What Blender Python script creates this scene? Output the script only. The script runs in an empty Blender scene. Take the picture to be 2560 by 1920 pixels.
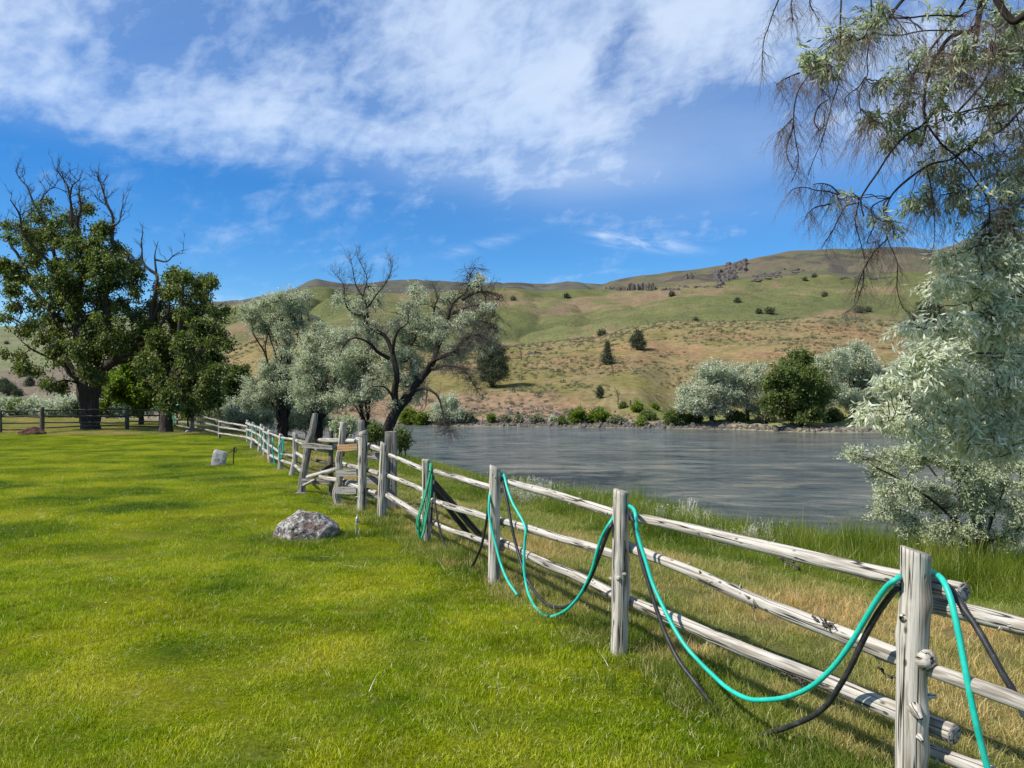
import bpy, math, random
import numpy as np
from mathutils import Vector, Matrix

# ------------------------------------------------------------------ camera, world, sun
R = math.radians
F = 1933.0                       # focal length in pixels of the 2560 px wide photograph
CAMZ = 1.8
HOR = 985.0
PITCH = math.atan((HOR - 960.0) / F)
SC = bpy.context.scene
COL = SC.collection
cam = bpy.data.cameras.new('camera'); camo = bpy.data.objects.new('camera', cam); COL.objects.link(camo)
cam.sensor_width = 36.0; cam.lens = 36.0 * F / 2560.0
cam.clip_start = 0.05; cam.clip_end = 8000
camo.location = (0, 0, CAMZ); camo.rotation_euler = (R(90) + PITCH, 0, 0)
SC.camera = camo

SUNV = Vector((-0.63, -0.22, 0.74)).normalized()      # towards the sun
sun = bpy.data.lights.new('sun', 'SUN'); suno = bpy.data.objects.new('sun', sun); COL.objects.link(suno)
sun.energy = 4.6; sun.angle = R(0.53); sun.color = (1.0, 0.95, 0.87)
suno.rotation_euler = SUNV.to_track_quat('Z', 'Y').to_euler()
suno.location = (-20, 0, 30)

SC.view_settings.view_transform = 'Standard'; SC.view_settings.look = 'None'
SC.view_settings.gamma = 1.0; SC.view_settings.use_curve_mapping = False
SC.view_settings.exposure = 0.52
SC.cycles.max_bounces = 6; SC.cycles.diffuse_bounces = 3; SC.cycles.transmission_bounces = 4
SC.cycles.transparent_max_bounces = 6; SC.cycles.use_denoising = True


class NT:
    """small helper to write node trees"""
    def __init__(s, tree): s.t = tree; s.n = tree.nodes; s.l = tree.links
    def node(s, typ, **kw):
        n = s.n.new(typ)
        for k, v in kw.items(): setattr(n, k, v)
        return n
    def put(s, sock, v):
        if isinstance(v, bpy.types.NodeSocket): s.l.new(v, sock)
        elif v is not None:
            if hasattr(sock.default_value, '__len__'):
                if not hasattr(v, '__len__'): v = (v,) * len(sock.default_value)
                if len(v) == 3 and len(sock.default_value) == 4: v = tuple(v) + (1.0,)
            sock.default_value = v
    def m(s, op, a, b=None, c=None, clamp=False):
        n = s.node('ShaderNodeMath', operation=op); n.use_clamp = clamp
        for i, v in enumerate((a, b, c)):
            if v is not None: s.put(n.inputs[i], v)
        return n.outputs[0]
    def v(s, op, a, b=None):
        n = s.node('ShaderNodeVectorMath', operation=op)
        s.put(n.inputs[0], a)
        if b is not None: s.put(n.inputs[1], b)
        return n.outputs['Value'] if op in ('LENGTH', 'DOT_PRODUCT', 'DISTANCE') else n.outputs[0]
    def noise(s, vec, scale, detail=3, rough=0.55, dist=0.0):
        n = s.node('ShaderNodeTexNoise'); s.put(n.inputs['Vector'], vec)
        n.inputs['Scale'].default_value = scale; n.inputs['Detail'].default_value = detail
        n.inputs['Roughness'].default_value = rough; n.inputs['Distortion'].default_value = dist
        return n.outputs['Fac']
    def ramp(s, fac, stops):
        n = s.node('ShaderNodeValToRGB'); s.put(n.inputs[0], fac)
        el = n.color_ramp.elements
        while len(el) < len(stops): el.new(0.5)
        for e, (p, c) in zip(el, stops):
            e.position = p; e.color = tuple(c) + (1,) if hasattr(c, '__len__') else (c, c, c, 1)
        return n.outputs[0]
    def mix(s, f, a, b, mode='MIX'):
        n = s.node('ShaderNodeMix', data_type='RGBA', blend_type=mode)
        s.put(n.inputs[0], f); s.put(n.inputs[6], a); s.put(n.inputs[7], b)
        return n.outputs[2]
    def sep(s, v):
        n = s.node('ShaderNodeSeparateXYZ'); s.put(n.inputs[0], v); return n.outputs
    def comb(s, x, y, z):
        n = s.node('ShaderNodeCombineXYZ')
        for i, q in enumerate((x, y, z)): s.put(n.inputs[i], q)
        return n.outputs[0]
    def smooth(s, x, a, b):
        n = s.node('ShaderNodeMapRange', interpolation_type='SMOOTHSTEP')
        s.put(n.inputs[0], x); n.inputs[1].default_value = a; n.inputs[2].default_value = b
        return n.outputs[0]


def build_world():
    w = bpy.data.worlds.new('World'); SC.world = w; w.use_nodes = True
    t = NT(w.node_tree); t.n.clear()
    out = t.node('ShaderNodeOutputWorld'); bg = t.node('ShaderNodeBackground')
    t.l.new(bg.outputs[0], out.inputs[0]); bg.inputs[1].default_value = 0.10
    sky = t.node('ShaderNodeTexSky', sky_type='NISHITA')
    sky.sun_disc = False
    sky.sun_elevation = math.asin(SUNV.z); sky.sun_rotation = math.atan2(SUNV.x, SUNV.y)
    sky.air_density = 1.0; sky.dust_density = 0.05; sky.ozone_density = 3.0; sky.altitude = 600
    tc = t.node('ShaderNodeTexCoord'); d = tc.outputs['Generated']
    x, y, z = t.sep(d)
    az = t.m('ARCTAN2', x, y); el = t.m('ARCSINE', z)
    # deepen the blue as a phone camera does
    hs = t.node('ShaderNodeHueSaturation'); hs.inputs['Saturation'].default_value = 1.38
    hs.inputs['Hue'].default_value = 0.502
    t.l.new(sky.outputs[0], hs.inputs['Color'])
    base = t.mix(1.0, hs.outputs[0], (0.74, 0.90, 1.03), 'MULTIPLY')
    # clouds: plane projection
    zz = t.m('ADD', t.m('MAXIMUM', z, 0.0), 0.16)
    cx = t.m('DIVIDE', x, zz); cy = t.m('DIVIDE', y, zz)
    def gauss(a0, e0, sa, se, rot, amp):
        a = t.m('SUBTRACT', az, R(a0)); e = t.m('SUBTRACT', el, R(e0))
        c, s_ = math.cos(R(rot)), math.sin(R(rot))
        p = t.m('ADD', t.m('MULTIPLY', a, c), t.m('MULTIPLY', e, s_))
        q = t.m('SUBTRACT', t.m('MULTIPLY', e, c), t.m('MULTIPLY', a, s_))
        p = t.m('DIVIDE', p, R(sa)); q = t.m('DIVIDE', q, R(se))
        r2 = t.m('ADD', t.m('MULTIPLY', p, p), t.m('MULTIPLY', q, q))
        return t.m('MULTIPLY', t.m('EXPONENT', t.m('MULTIPLY', r2, -1.0)), amp)
    # band with a lower edge that falls from left to right, then rises
    # edge elevation (deg) as a function of azimuth: el_edge = 15.3 + ...
    azd = t.m('MULTIPLY', az, 57.2958); eld = t.m('MULTIPLY', el, 57.2958)
    edge = t.m('ADD', t.m('MULTIPLY', t.m('MINIMUM', azd, 0.0), -0.055), 14.0)
    wob = t.noise(t.comb(t.m('MULTIPLY', azd, 0.05), t.m('MULTIPLY', eld, 0.05), 3.0), 1.0, 3)
    edge = t.m('ADD', edge, t.m('MULTIPLY', t.m('SUBTRACT', wob, 0.5), 4.0))
    above = t.smooth(t.m('SUBTRACT', eld, edge), -0.8, 3.0)
    bias = t.m('MULTIPLY', above, 0.50)
    for g in ((-21, 18.2, 15, 2.8, -2, .34), (-1, 25, 9.5, 4.6, -18, .42), (2, 20, 7, 2.6, 10, .30), (-8, 14, 14, 2.2, -8, .12),
              (13, 27, 9, 2.6, 4, .40), (15, 24.0, 4.0, 1.8, 0, .12), (7.6, 23.6, 1.5, 4.2, -35, -.60),
              (15, 18.5, 7, 2.4, -12, -.55), (7, 13.6, 9, 1.8, 0, .14),
              (-5.5, 28.5, 2.2, 1.2, -10, -.15), (-13, 25, 10, 4, -20, .14), (25, 16, 8, 6, 0, .10), (4, 10.6, 16, 1.2, -2, -.1),
              (-30, 27, 7, 3, 0, -.14), (6.5, 29.5, 3, 1.5, 0, -.45)):
        bias = t.m('ADD', bias, gauss(*g))
    # streaky noise in the cloud plane
    v1 = t.comb(t.m('ADD', t.m('MULTIPLY', cx, 1.0), t.m('MULTIPLY', cy, 0.35)), t.m('MULTIPLY', cy, 1.2), 0.4)
    n1 = t.noise(v1, 1.55, 8, 0.60, 0.3)
    v2 = t.comb(t.m('ADD', t.m('MULTIPLY', cx, 3.4), t.m('MULTIPLY', cy, 1.6)), t.m('MULTIPLY', cy, 2.6), 7.4)
    n2 = t.noise(v2, 2.0, 6, 0.55, 0.2)
    dens = t.m('ADD', t.m('ADD', t.m('MULTIPLY', t.m('SUBTRACT', n1, 0.5), 1.7), t.m('MULTIPLY', t.m('SUBTRACT', n2, 0.5), 0.7)), bias)
    v4 = t.comb(t.m('ADD', t.m('MULTIPLY', azd, 0.5), t.m('MULTIPLY', eld, -0.2)), t.m('MULTIPLY', eld, 0.55), 5.0)
    n4 = t.noise(v4, 1.0, 5, 0.6, 0.3)
    dens = t.m('ADD', dens, t.m('MULTIPLY', t.m('SUBTRACT', n4, 0.5), 0.95))
    fac = t.smooth(dens, 0.0, 1.12)
    # two wisps low over the hills
    v3 = t.comb(t.m('MULTIPLY', azd, 0.35), t.m('ADD', t.m('MULTIPLY', eld, 1.6), t.m('MULTIPLY', azd, 0.3)), 1.0)
    n3 = t.noise(v3, 1.0, 5, 0.6, 0.4)
    w3 = t.m('ADD', gauss(9.9, 10.9, 3.0, .42, -9, .80), gauss(-2.2, 10.9, 3.0, .38, 14, .30))
    w3 = t.m('ADD', w3, gauss(7.0, 11.3, 1.0, .45, -25, .45))
    w3 = t.m('MULTIPLY', w3, t.smooth(n3, 0.32, 0.75))
    veil = t.m('ADD', t.m('MULTIPLY', above, 0.20), gauss(8, 15.5, 17, 3.2, -4, 0.20))
    fac = t.m('MAXIMUM', t.m('MULTIPLY', fac, 0.76), t.m('MULTIPLY', veil, t.m('ADD', 0.55, t.m('MULTIPLY', n1, 0.9))))
    fac = t.m('ADD', fac, w3, clamp=True)
    # no clouds just above the horizon beyond the hills
    shade = t.ramp(n1, [(0.25, (0.72, 0.84, 0.98)), (0.6, (0.88, 0.94, 0.99)), (0.8, (1.0, 1.0, 1.0))])
    cloud = t.mix(1.0, shade, (6.3, 6.9, 7.9), 'MULTIPLY')
    colr = t.mix(fac, base, cloud)
    t.l.new(colr, bg.inputs[0])

build_world()

# ------------------------------------------------------------------ helpers
def PX(px, py, Y):
    """point at depth Y seen at pixel (px, py) of the photograph"""
    u = (px - 1280.0) / F; v = (960.0 - py) / F
    y = math.cos(PITCH) - v * math.sin(PITCH); z = math.sin(PITCH) + v * math.cos(PITCH)
    k = Y / y
    return np.array((u * k, Y, CAMZ + z * k))

def mpp(Y): return Y / F                       # metres per pixel at depth Y

def tag(o, label=None, cat=None, group=None, kind=None):
    if label: o['label'] = label
    if cat: o['category'] = cat
    if group: o['group'] = group
    if kind: o['kind'] = kind
    return o

def empty(name, loc, label=None, cat=None, group=None):
    o = bpy.data.objects.new(name, None); COL.objects.link(o)
    o.location = loc; o.empty_display_size = 0.2
    return tag(o, label, cat, group)

def _hash(ix, iy, iz, seed):
    h = (ix.astype(np.int64) * 374761393 + iy.astype(np.int64) * 668265263 + iz.astype(np.int64) * 2147483647 + seed * 974634777) & 0xffffffff
    h = ((h ^ (h >> 13)) * 1274126177) & 0xffffffff
    h = ((h ^ (h >> 16)) * 2246822519) & 0xffffffff
    return ((h ^ (h >> 15)) & 0xffffff) / float(0xffffff)

def vn(x, y, z=0.0, seed=0):
    """value noise -1..1"""
    x = np.asarray(x, float); y = np.asarray(y, float); z = np.zeros_like(x) + z
    ix, iy, iz = np.floor(x), np.floor(y), np.floor(z)
    fx, fy, fz = x - ix, y - iy, z - iz
    fx = fx * fx * fx * (fx * (fx * 6 - 15) + 10); fy = fy * fy * fy * (fy * (fy * 6 - 15) + 10); fz = fz * fz * (3 - 2 * fz)
    r = 0
    for a in (0, 1):
        for b in (0, 1):
            for c in (0, 1):
                w = (fx if a else 1 - fx) * (fy if b else 1 - fy) * (fz if c else 1 - fz)
                r = r + w * _hash(ix + a, iy + b, iz + c, seed)
    return r * 2 - 1

def fbm(x, y, z=0.0, o=4, seed=0, g=0.5):
    r = 0; a = 1.0; f = 1.0
    for i in range(o):
        r = r + a * vn(np.asarray(x) * f + 17.3 * i, np.asarray(y) * f - 9.1 * i, np.asarray(z) * f, seed + i); a *= g; f *= 2.03
    return r

def mesh_obj(name, V, faces, mat, parent=None, attrs=None, smooth=True):
    """V (n,3); faces: list of int arrays (m,k)"""
    me = bpy.data.meshes.new(name)
    V = np.asarray(V, dtype=np.float32)
    if parent is not None: V = V - np.array(parent.location, dtype=np.float32)
    faces = [np.asarray(f, dtype=np.int32) for f in faces if len(f)]
    nl = sum(f.size for f in faces); nf = sum(len(f) for f in faces)
    me.vertices.add(len(V)); me.vertices.foreach_set('co', V.ravel())
    me.loops.add(nl); me.loops.foreach_set('vertex_index', np.concatenate([f.ravel() for f in faces]))
    me.polygons.add(nf)
    tot = np.concatenate([np.full(len(f), f.shape[1], dtype=np.int32) for f in faces])
    st = np.concatenate([[0], np.cumsum(tot)[:-1]]).astype(np.int32)
    me.polygons.foreach_set('loop_start', st)
    try: me.polygons.foreach_set('loop_total', tot)
    except Exception: pass
    me.polygons.foreach_set('use_smooth', np.full(nf, smooth, dtype=bool))
    for k, a in (attrs or {}).items():
        a = np.asarray(a, dtype=np.float32)
        if a.ndim == 1:
            at = me.attributes.new(k, 'FLOAT', 'POINT'); at.data.foreach_set('value', a)
        elif a.shape[1] == 3:
            at = me.attributes.new(k, 'FLOAT_VECTOR', 'POINT'); at.data.foreach_set('vector', a.ravel())
        else:
            at = me.attributes.new(k, 'FLOAT_COLOR', 'POINT'); at.data.foreach_set('color', a.ravel())
    me.update(calc_edges=True)
    if mat: me.materials.append(mat)
    o = bpy.data.objects.new(name, me); COL.objects.link(o)
    if parent is not None: o.parent = parent
    return o

def tubes(P, Rr, sides):
    """P (N,S,3), Rr (N,S) -> verts, quads, grain"""
    P = np.asarray(P, float); Rr = np.asarray(Rr, float)
    N, S, _ = P.shape
    T = np.gradient(P, axis=1); T /= np.linalg.norm(T, axis=2, keepdims=True) + 1e-9
    ref = np.zeros_like(T); avg = T.mean(axis=1)
    ref[:] = np.where(np.abs(avg[:, 2:3]) > 0.8, np.array([[1.0, 0, 0]]), np.array([[0, 0, 1.0]]))[:, None, :]
    A = np.cross(T, ref); A /= np.linalg.norm(A, axis=2, keepdims=True) + 1e-9
    B = np.cross(T, A)
    th = np.arange(sides) * 2 * np.pi / sides
    c = np.cos(th)[None, None, :, None]; s = np.sin(th)[None, None, :, None]
    V = P[:, :, None, :] + Rr[:, :, None, None] * (A[:, :, None, :] * c + B[:, :, None, :] * s)
    L = np.concatenate([np.zeros((N, 1)), np.cumsum(np.linalg.norm(np.diff(P, axis=1), axis=2), axis=1)], axis=1)
    G = np.stack([(Rr[:, :, None] * c[..., 0]), (Rr[:, :, None] * s[..., 0]), np.repeat(L[:, :, None], sides, 2) + np.arange(N)[:, None, None] * 1.7], axis=-1)
    i = np.arange(N)[:, None, None] * S * sides; j = np.arange(S - 1)[None, :, None] * sides; k = np.arange(sides)[None, None, :]
    k2 = (k + 1) % sides
    Q = np.stack([i + j + k, i + j + k2, i + j + sides + k2, i + j + sides + k], axis=-1).reshape(-1, 4)
    return V.reshape(-1, 3), Q, G.reshape(-1, 3)

def catmull(pts, n):
    pts = np.asarray(pts, float)
    if len(pts) == 2: return pts[0] + (pts[1] - pts[0]) * np.linspace(0, 1, n)[:, None]
    p = np.vstack([2 * pts[0] - pts[1], pts, 2 * pts[-1] - pts[-2]])
    seg = np.linalg.norm(np.diff(pts, axis=0), axis=1); cum = np.concatenate([[0], np.cumsum(seg)])
    s = np.linspace(0, cum[-1], n); out = []
    for q in s:
        i = min(max(np.searchsorted(cum, q, side='right') - 1, 0), len(pts) - 2)
        t = (q - cum[i]) / max(seg[i], 1e-9)
        a, b, c, d = p[i], p[i + 1], p[i + 2], p[i + 3]
        out.append(0.5 * ((2 * b) + (-a + c) * t + (2 * a - 5 * b + 4 * c - d) * t * t + (-a + 3 * b - 3 * c + d) * t ** 3))
    return np.array(out)

class Geo:
    """collects geometry for one mesh"""
    def __init__(s): s.V = []; s.F = {}; s.G = []; s.n = 0
    def add(s, V, F, G=None):
        V = np.asarray(V, float); F = np.asarray(F)
        s.V.append(V); s.F.setdefault(F.shape[1], []).append(F + s.n)
        s.G.append(np.asarray(G, float) if G is not None else V.copy()); s.n += len(V)
    def more(s, F):                      # faces on the last added verts
        F = np.asarray(F); s.F.setdefault(F.shape[1], []).append(F + s.n - len(s.V[-1]))
    def build(s, name, mat, parent=None, smooth=True, extra=None):
        at = {'grain': np.vstack(s.G)}
        if extra: at.update(extra)
        return mesh_obj(name, np.vstack(s.V), [np.vstack(f) for f in s.F.values()], mat, parent, at, smooth)

def boxgeo(g, c, half, rot=None, grain_axis=0):
    v = np.array([(x, y, z) for x in (-1, 1) for y in (-1, 1) for z in (-1, 1)], float) * np.array(half)
    Fc = np.array([(0, 1, 3, 2), (4, 6, 7, 5), (0, 4, 5, 1), (2, 3, 7, 6), (0, 2, 6, 4), (1, 5, 7, 3)])
    gr = np.roll(v, 2 - grain_axis, axis=1)
    if rot is not None: v = v @ np.array(rot).T
    g.add(v + np.array(c), Fc, gr)

# ------------------------------------------------------------------ materials
def material(name, fn):
    m = bpy.data.materials.new(name); m.use_nodes = True
    t = NT(m.node_tree); t.n.clear(); t.out = t.node('ShaderNodeOutputMaterial'); fn(t); return m

def principled(t, col, rough=0.8, spec=0.3, bump=None, bstr=0.3, bdist=0.01, metal=0.0):
    b = t.node('ShaderNodeBsdfPrincipled')
    t.put(b.inputs['Base Color'], col); t.put(b.inputs['Roughness'], rough)
    b.inputs['Specular IOR Level'].default_value = spec; b.inputs['Metallic'].default_value = metal
    if bump is not None:
        n = t.node('ShaderNodeBump'); n.inputs['Strength'].default_value = bstr; n.inputs['Distance'].default_value = bdist
        t.put(n.inputs['Height'], bump); t.l.new(n.outputs[0], b.inputs['Normal'])
    t.l.new(b.outputs[0], t.out.inputs[0]); return b

def attr(t, name, out='Vector'):
    n = t.node('ShaderNodeAttribute'); n.attribute_name = name; return n.outputs[out]

def wood_mat(name, light, mid, dark, warm=0.0, crack=0.55):
    def fn(t):
        g = attr(t, 'grain'); x, y, z = t.sep(g)
        oi = t.node('ShaderNodeObjectInfo').outputs['Random']
        off = t.m('MULTIPLY', oi, 37.0)
        v = t.comb(t.m('MULTIPLY', x, 34.0), t.m('MULTIPLY', y, 34.0), t.m('ADD', t.m('MULTIPLY', z, 1.6), off))
        fine = t.comb(t.m('MULTIPLY', x, 150.0), t.m('MULTIPLY', y, 150.0), t.m('ADD', t.m('MULTIPLY', z, 5.0), off))
        n1 = t.noise(v, 1.0, 4, 0.6, 0.5); n2 = t.noise(fine, 1.0, 3, 0.6, 0.3)
        blot = t.noise(t.comb(t.m('MULTIPLY', x, 9.0), t.m('MULTIPLY', y, 9.0), t.m('ADD', t.m('MULTIPLY', z, 4.0), off)), 1.0, 3, 0.5)
        c = t.ramp(n1, [(0.34, [q * .7 for q in mid]), (0.42, mid), (0.52, light), (0.72, [q * 0.92 for q in light])])
        c = t.mix(t.m('MULTIPLY', t.smooth(n2, 0.45, 0.75), 0.5), c, mid)
        c = t.mix(t.m('MULTIPLY', t.smooth(blot, 0.52, 0.75), 0.55 + warm), c, [0.30, 0.24, 0.17])
        # long drying cracks: thin level lines of a stretched noise
        cr = t.noise(t.comb(t.m('MULTIPLY', x, 22.0), t.m('MULTIPLY', y, 22.0), t.m('ADD', t.m('MULTIPLY', z, 0.7), off)), 1.0, 2, 0.5)
        line = t.m('ABSOLUTE', t.m('SUBTRACT', cr, 0.5))
        line = t.m('SUBTRACT', 1.0, t.smooth(line, 0.006, 0.026), clamp=True)
        gate = t.smooth(blot, 0.34, 0.46)
        line = t.m('MULTIPLY', line, gate)
        c = t.mix(t.m('MULTIPLY', line, crack), c, dark)
        kn = t.node('ShaderNodeTexVoronoi'); kn.inputs['Scale'].default_value = 1.0
        t.put(kn.inputs['Vector'], t.comb(t.m('MULTIPLY', x, 14.0), t.m('MULTIPLY', y, 14.0), t.m('ADD', t.m('MULTIPLY', z, 7.0), off)))
        k = t.m('SUBTRACT', 1.0, t.smooth(kn.outputs['Distance'], 0.05, 0.16), clamp=True)
        c = t.mix(t.m('MULTIPLY', k, 0.8), c, dark)
        h = t.m('SUBTRACT', t.m('ADD', t.m('MULTIPLY', n1, 0.6), t.m('MULTIPLY', n2, 0.5)), t.m('ADD', t.m('MULTIPLY', line, 1.2), k))
        principled(t, c, 0.85, 0.15, h, 0.7, 0.006)
    return material(name, fn)

M = {}
M['wood'] = wood_mat('weathered_wood', (0.48, 0.445, 0.385), (0.25, 0.22, 0.18), (0.025, 0.02, 0.015), 0.0, 0.95)
M['wood_post'] = wood_mat('weathered_post', (0.54, 0.50, 0.425), (0.27, 0.235, 0.185), (0.025, 0.02, 0.015), 0.0, 0.98)
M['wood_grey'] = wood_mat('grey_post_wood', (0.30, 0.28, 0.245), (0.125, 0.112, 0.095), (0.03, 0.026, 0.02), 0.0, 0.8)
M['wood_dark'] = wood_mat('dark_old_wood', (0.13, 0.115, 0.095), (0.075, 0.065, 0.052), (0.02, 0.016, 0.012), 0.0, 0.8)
M['wood_warm'] = wood_mat('warm_plank_wood', (0.40, 0.24, 0.12), (0.30, 0.18, 0.09), (0.06, 0.035, 0.02), 0.0, 0.8)

def bark_mat(name, a, b):
    def fn(t):
        g = attr(t, 'grain'); x, y, z = t.sep(g)
        n1 = t.noise(t.comb(t.m('MULTIPLY', x, 14.0), t.m('MULTIPLY', y, 14.0), t.m('MULTIPLY', z, 2.2)), 1.0, 5, 0.65, 0.6)
        c = t.ramp(n1, [(0.3, b), (0.62, a)])
        principled(t, c, 0.95, 0.1, n1, 1.0, 0.05)
    return material(name, fn)
M['bark'] = bark_mat('dark_bark', (0.085, 0.07, 0.056), (0.022, 0.018, 0.015))
M['bark_olive'] = bark_mat('olive_bark', (0.055, 0.045, 0.036), (0.015, 0.012, 0.010))
M['twig'] = bark_mat('bare_twig_bark', (0.13, 0.108, 0.09), (0.05, 0.04, 0.034))
M['twig_red'] = bark_mat('reddish_twig_bark', (0.22, 0.165, 0.135), (0.10, 0.07, 0.058))

def leaf_mat(name, stops, trans=0.35, rough=0.55, spec=0.25, back=None, tcol=None):
    def fn(t):
        r = attr(t, 'tint', 'Fac')
        c = t.ramp(r, stops)
        pos = t.node('ShaderNodeNewGeometry')
        n = t.noise(pos.outputs['Position'], 0.9, 2)
        c = t.mix(t.m('MULTIPLY', t.smooth(n, 0.4, 0.7), 0.35), c, t.mix(1.0, c, (0.62, 0.72, 0.55), 'MULTIPLY'))
        if back: c = t.mix(pos.outputs['Backfacing'], c, t.mix(1.0, c, back, 'MULTIPLY'))
        b = t.node('ShaderNodeBsdfPrincipled'); t.put(b.inputs['Base Color'], c)
        b.inputs['Roughness'].default_value = rough; b.inputs['Specular IOR Level'].default_value = spec
        tr = t.node('ShaderNodeBsdfTranslucent'); t.put(tr.inputs[0], t.mix(1.0, c, tcol or (1.2, 1.35, 0.6), 'MULTIPLY'))
        m = t.node('ShaderNodeMixShader'); m.inputs[0].default_value = trans
        t.l.new(b.outputs[0], m.inputs[1]); t.l.new(tr.outputs[0], m.inputs[2]); t.l.new(m.outputs[0], t.out.inputs[0])
    return material(name, fn)
M['leaf_olive'] = leaf_mat('silver_olive_leaf', [(0.0, (0.28, 0.295, 0.20)), (0.5, (0.53, 0.55, 0.41)), (1.0, (0.77, 0.78, 0.64))], 0.40, 0.55, 0.3, tcol=(1.0, 1.1, .75))
M['leaf_olive_near'] = leaf_mat('pale_silver_leaf', [(0.0, (0.35, 0.37, 0.24)), (0.5, (0.66, 0.665, 0.52)), (1.0, (0.87, 0.865, 0.77))], 0.45, 0.5, 0.35, tcol=(1.0, 1.1, .75))
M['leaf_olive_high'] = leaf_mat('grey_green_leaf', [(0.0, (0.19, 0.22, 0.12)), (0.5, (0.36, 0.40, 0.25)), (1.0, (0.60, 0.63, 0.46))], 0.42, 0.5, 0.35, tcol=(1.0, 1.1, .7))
M['leaf_shrub'] = leaf_mat('yellowish_silver_leaf', [(0.0, (0.24, 0.28, 0.14)), (0.5, (0.45, 0.49, 0.31)), (1.0, (0.68, 0.70, 0.52))], 0.28, 0.5, 0.3, tcol=(1.0, 1.1, .6))
M['leaf_locust'] = leaf_mat('locust_leaf', [(0.0, (0.04, 0.065, 0.018)), (0.55, (0.09, 0.128, 0.028)), (0.85, (0.19, 0.215, 0.045)), (1.0, (0.42, 0.38, 0.17))], 0.38, 0.5, 0.3)
M['leaf_yellow'] = leaf_mat('yellow_green_leaf', [(0.0, (0.07, 0.11, 0.015)), (0.6, (0.14, 0.19, 0.02)), (1.0, (0.33, 0.40, 0.05))], 0.5, 0.5, 0.3)
M['leaf_green'] = leaf_mat('green_leaf', [(0.0, (0.06, 0.085, 0.022)), (0.6, (0.13, 0.17, 0.045)), (1.0, (0.23, 0.27, 0.08))], 0.35, 0.5, 0.25)
M['leaf_juniper'] = leaf_mat('juniper_foliage', [(0.0, (0.045, 0.055, 0.03)), (0.6, (0.085, 0.10, 0.055)), (1.0, (0.17, 0.18, 0.11))], 0.1, 0.8, 0.1)
M['leaf_sage'] = leaf_mat('sage_foliage', [(0.0, (0.12, 0.13, 0.06)), (0.6, (0.22, 0.22, 0.12)), (1.0, (0.34, 0.33, 0.22))], 0.1, 0.8, 0.1)

# grass colours from position: same function for soil cover and blades
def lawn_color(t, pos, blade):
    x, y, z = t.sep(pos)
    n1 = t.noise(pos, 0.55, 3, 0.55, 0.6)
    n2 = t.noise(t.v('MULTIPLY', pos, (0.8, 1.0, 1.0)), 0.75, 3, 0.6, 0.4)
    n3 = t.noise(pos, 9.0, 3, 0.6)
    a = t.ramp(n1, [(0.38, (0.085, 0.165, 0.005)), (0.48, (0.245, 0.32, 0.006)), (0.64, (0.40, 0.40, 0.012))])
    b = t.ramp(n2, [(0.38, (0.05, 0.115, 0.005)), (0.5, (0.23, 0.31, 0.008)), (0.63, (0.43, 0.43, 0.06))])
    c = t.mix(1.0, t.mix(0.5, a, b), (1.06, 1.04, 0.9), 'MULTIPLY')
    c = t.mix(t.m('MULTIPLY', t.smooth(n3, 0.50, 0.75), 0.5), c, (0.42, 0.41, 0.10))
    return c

def meadow_color(t, pos):
    n1 = t.noise(pos, 0.5, 4, 0.6, 0.6); n3 = t.noise(pos, 6.0, 3, 0.6)
    c = t.ramp(n1, [(0.38, (0.22, 0.26, 0.06)), (0.52, (0.38, 0.33, 0.12)), (0.68, (0.54, 0.39, 0.18))])
    return t.mix(t.m('MULTIPLY', t.smooth(n3, 0.45, 0.7), 0.55), c, (0.24, 0.24, 0.07))

def bank_color(t, pos):
    n1 = t.noise(pos, 0.7, 3, 0.6, 0.5)
    return t.ramp(n1, [(0.3, (0.07, 0.12, 0.012)), (0.5, (0.145, 0.20, 0.022)), (0.7, (0.27, 0.28, 0.07))])

def blade_shader(t, c, trans=0.35):
    r = attr(t, 'tint', 'Fac')
    oi = t.node('ShaderNodeObjectInfo').outputs['Random']
    c = t.mix(t.smooth(r, 0.0, 1.0), t.mix(1.0, c, (0.55, 0.65, 0.5), 'MULTIPLY'), t.mix(1.0, c, (1.6, 1.45, 1.6), 'MULTIPLY'))
    c = t.mix(t.smooth(r, 0.955, 0.97), c, (0.70, 0.66, 0.36))
    b = t.node('ShaderNodeBsdfPrincipled'); t.put(b.inputs['Base Color'], c)
    b.inputs['Roughness'].default_value = 0.55; b.inputs['Specular IOR Level'].default_value = 0.12
    tr = t.node('ShaderNodeBsdfTranslucent'); t.put(tr.inputs[0], t.mix(1.0, c, (1.3, 1.35, 0.5), 'MULTIPLY'))
    m = t.node('ShaderNodeMixShader'); m.inputs[0].default_value = trans
    t.l.new(b.outputs[0], m.inputs[1]); t.l.new(tr.outputs[0], m.inputs[2]); t.l.new(m.outputs[0], t.out.inputs[0])

def pos_of(t): return t.node('ShaderNodeNewGeometry').outputs['Position']
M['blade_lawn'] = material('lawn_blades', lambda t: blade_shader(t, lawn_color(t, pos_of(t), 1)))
M['blade_meadow'] = material('meadow_blades', lambda t: blade_shader(t, meadow_color(t, pos_of(t)), 0.3))
M['blade_bank'] = material('bank_blades', lambda t: blade_shader(t, bank_color(t, pos_of(t)), 0.4))

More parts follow.
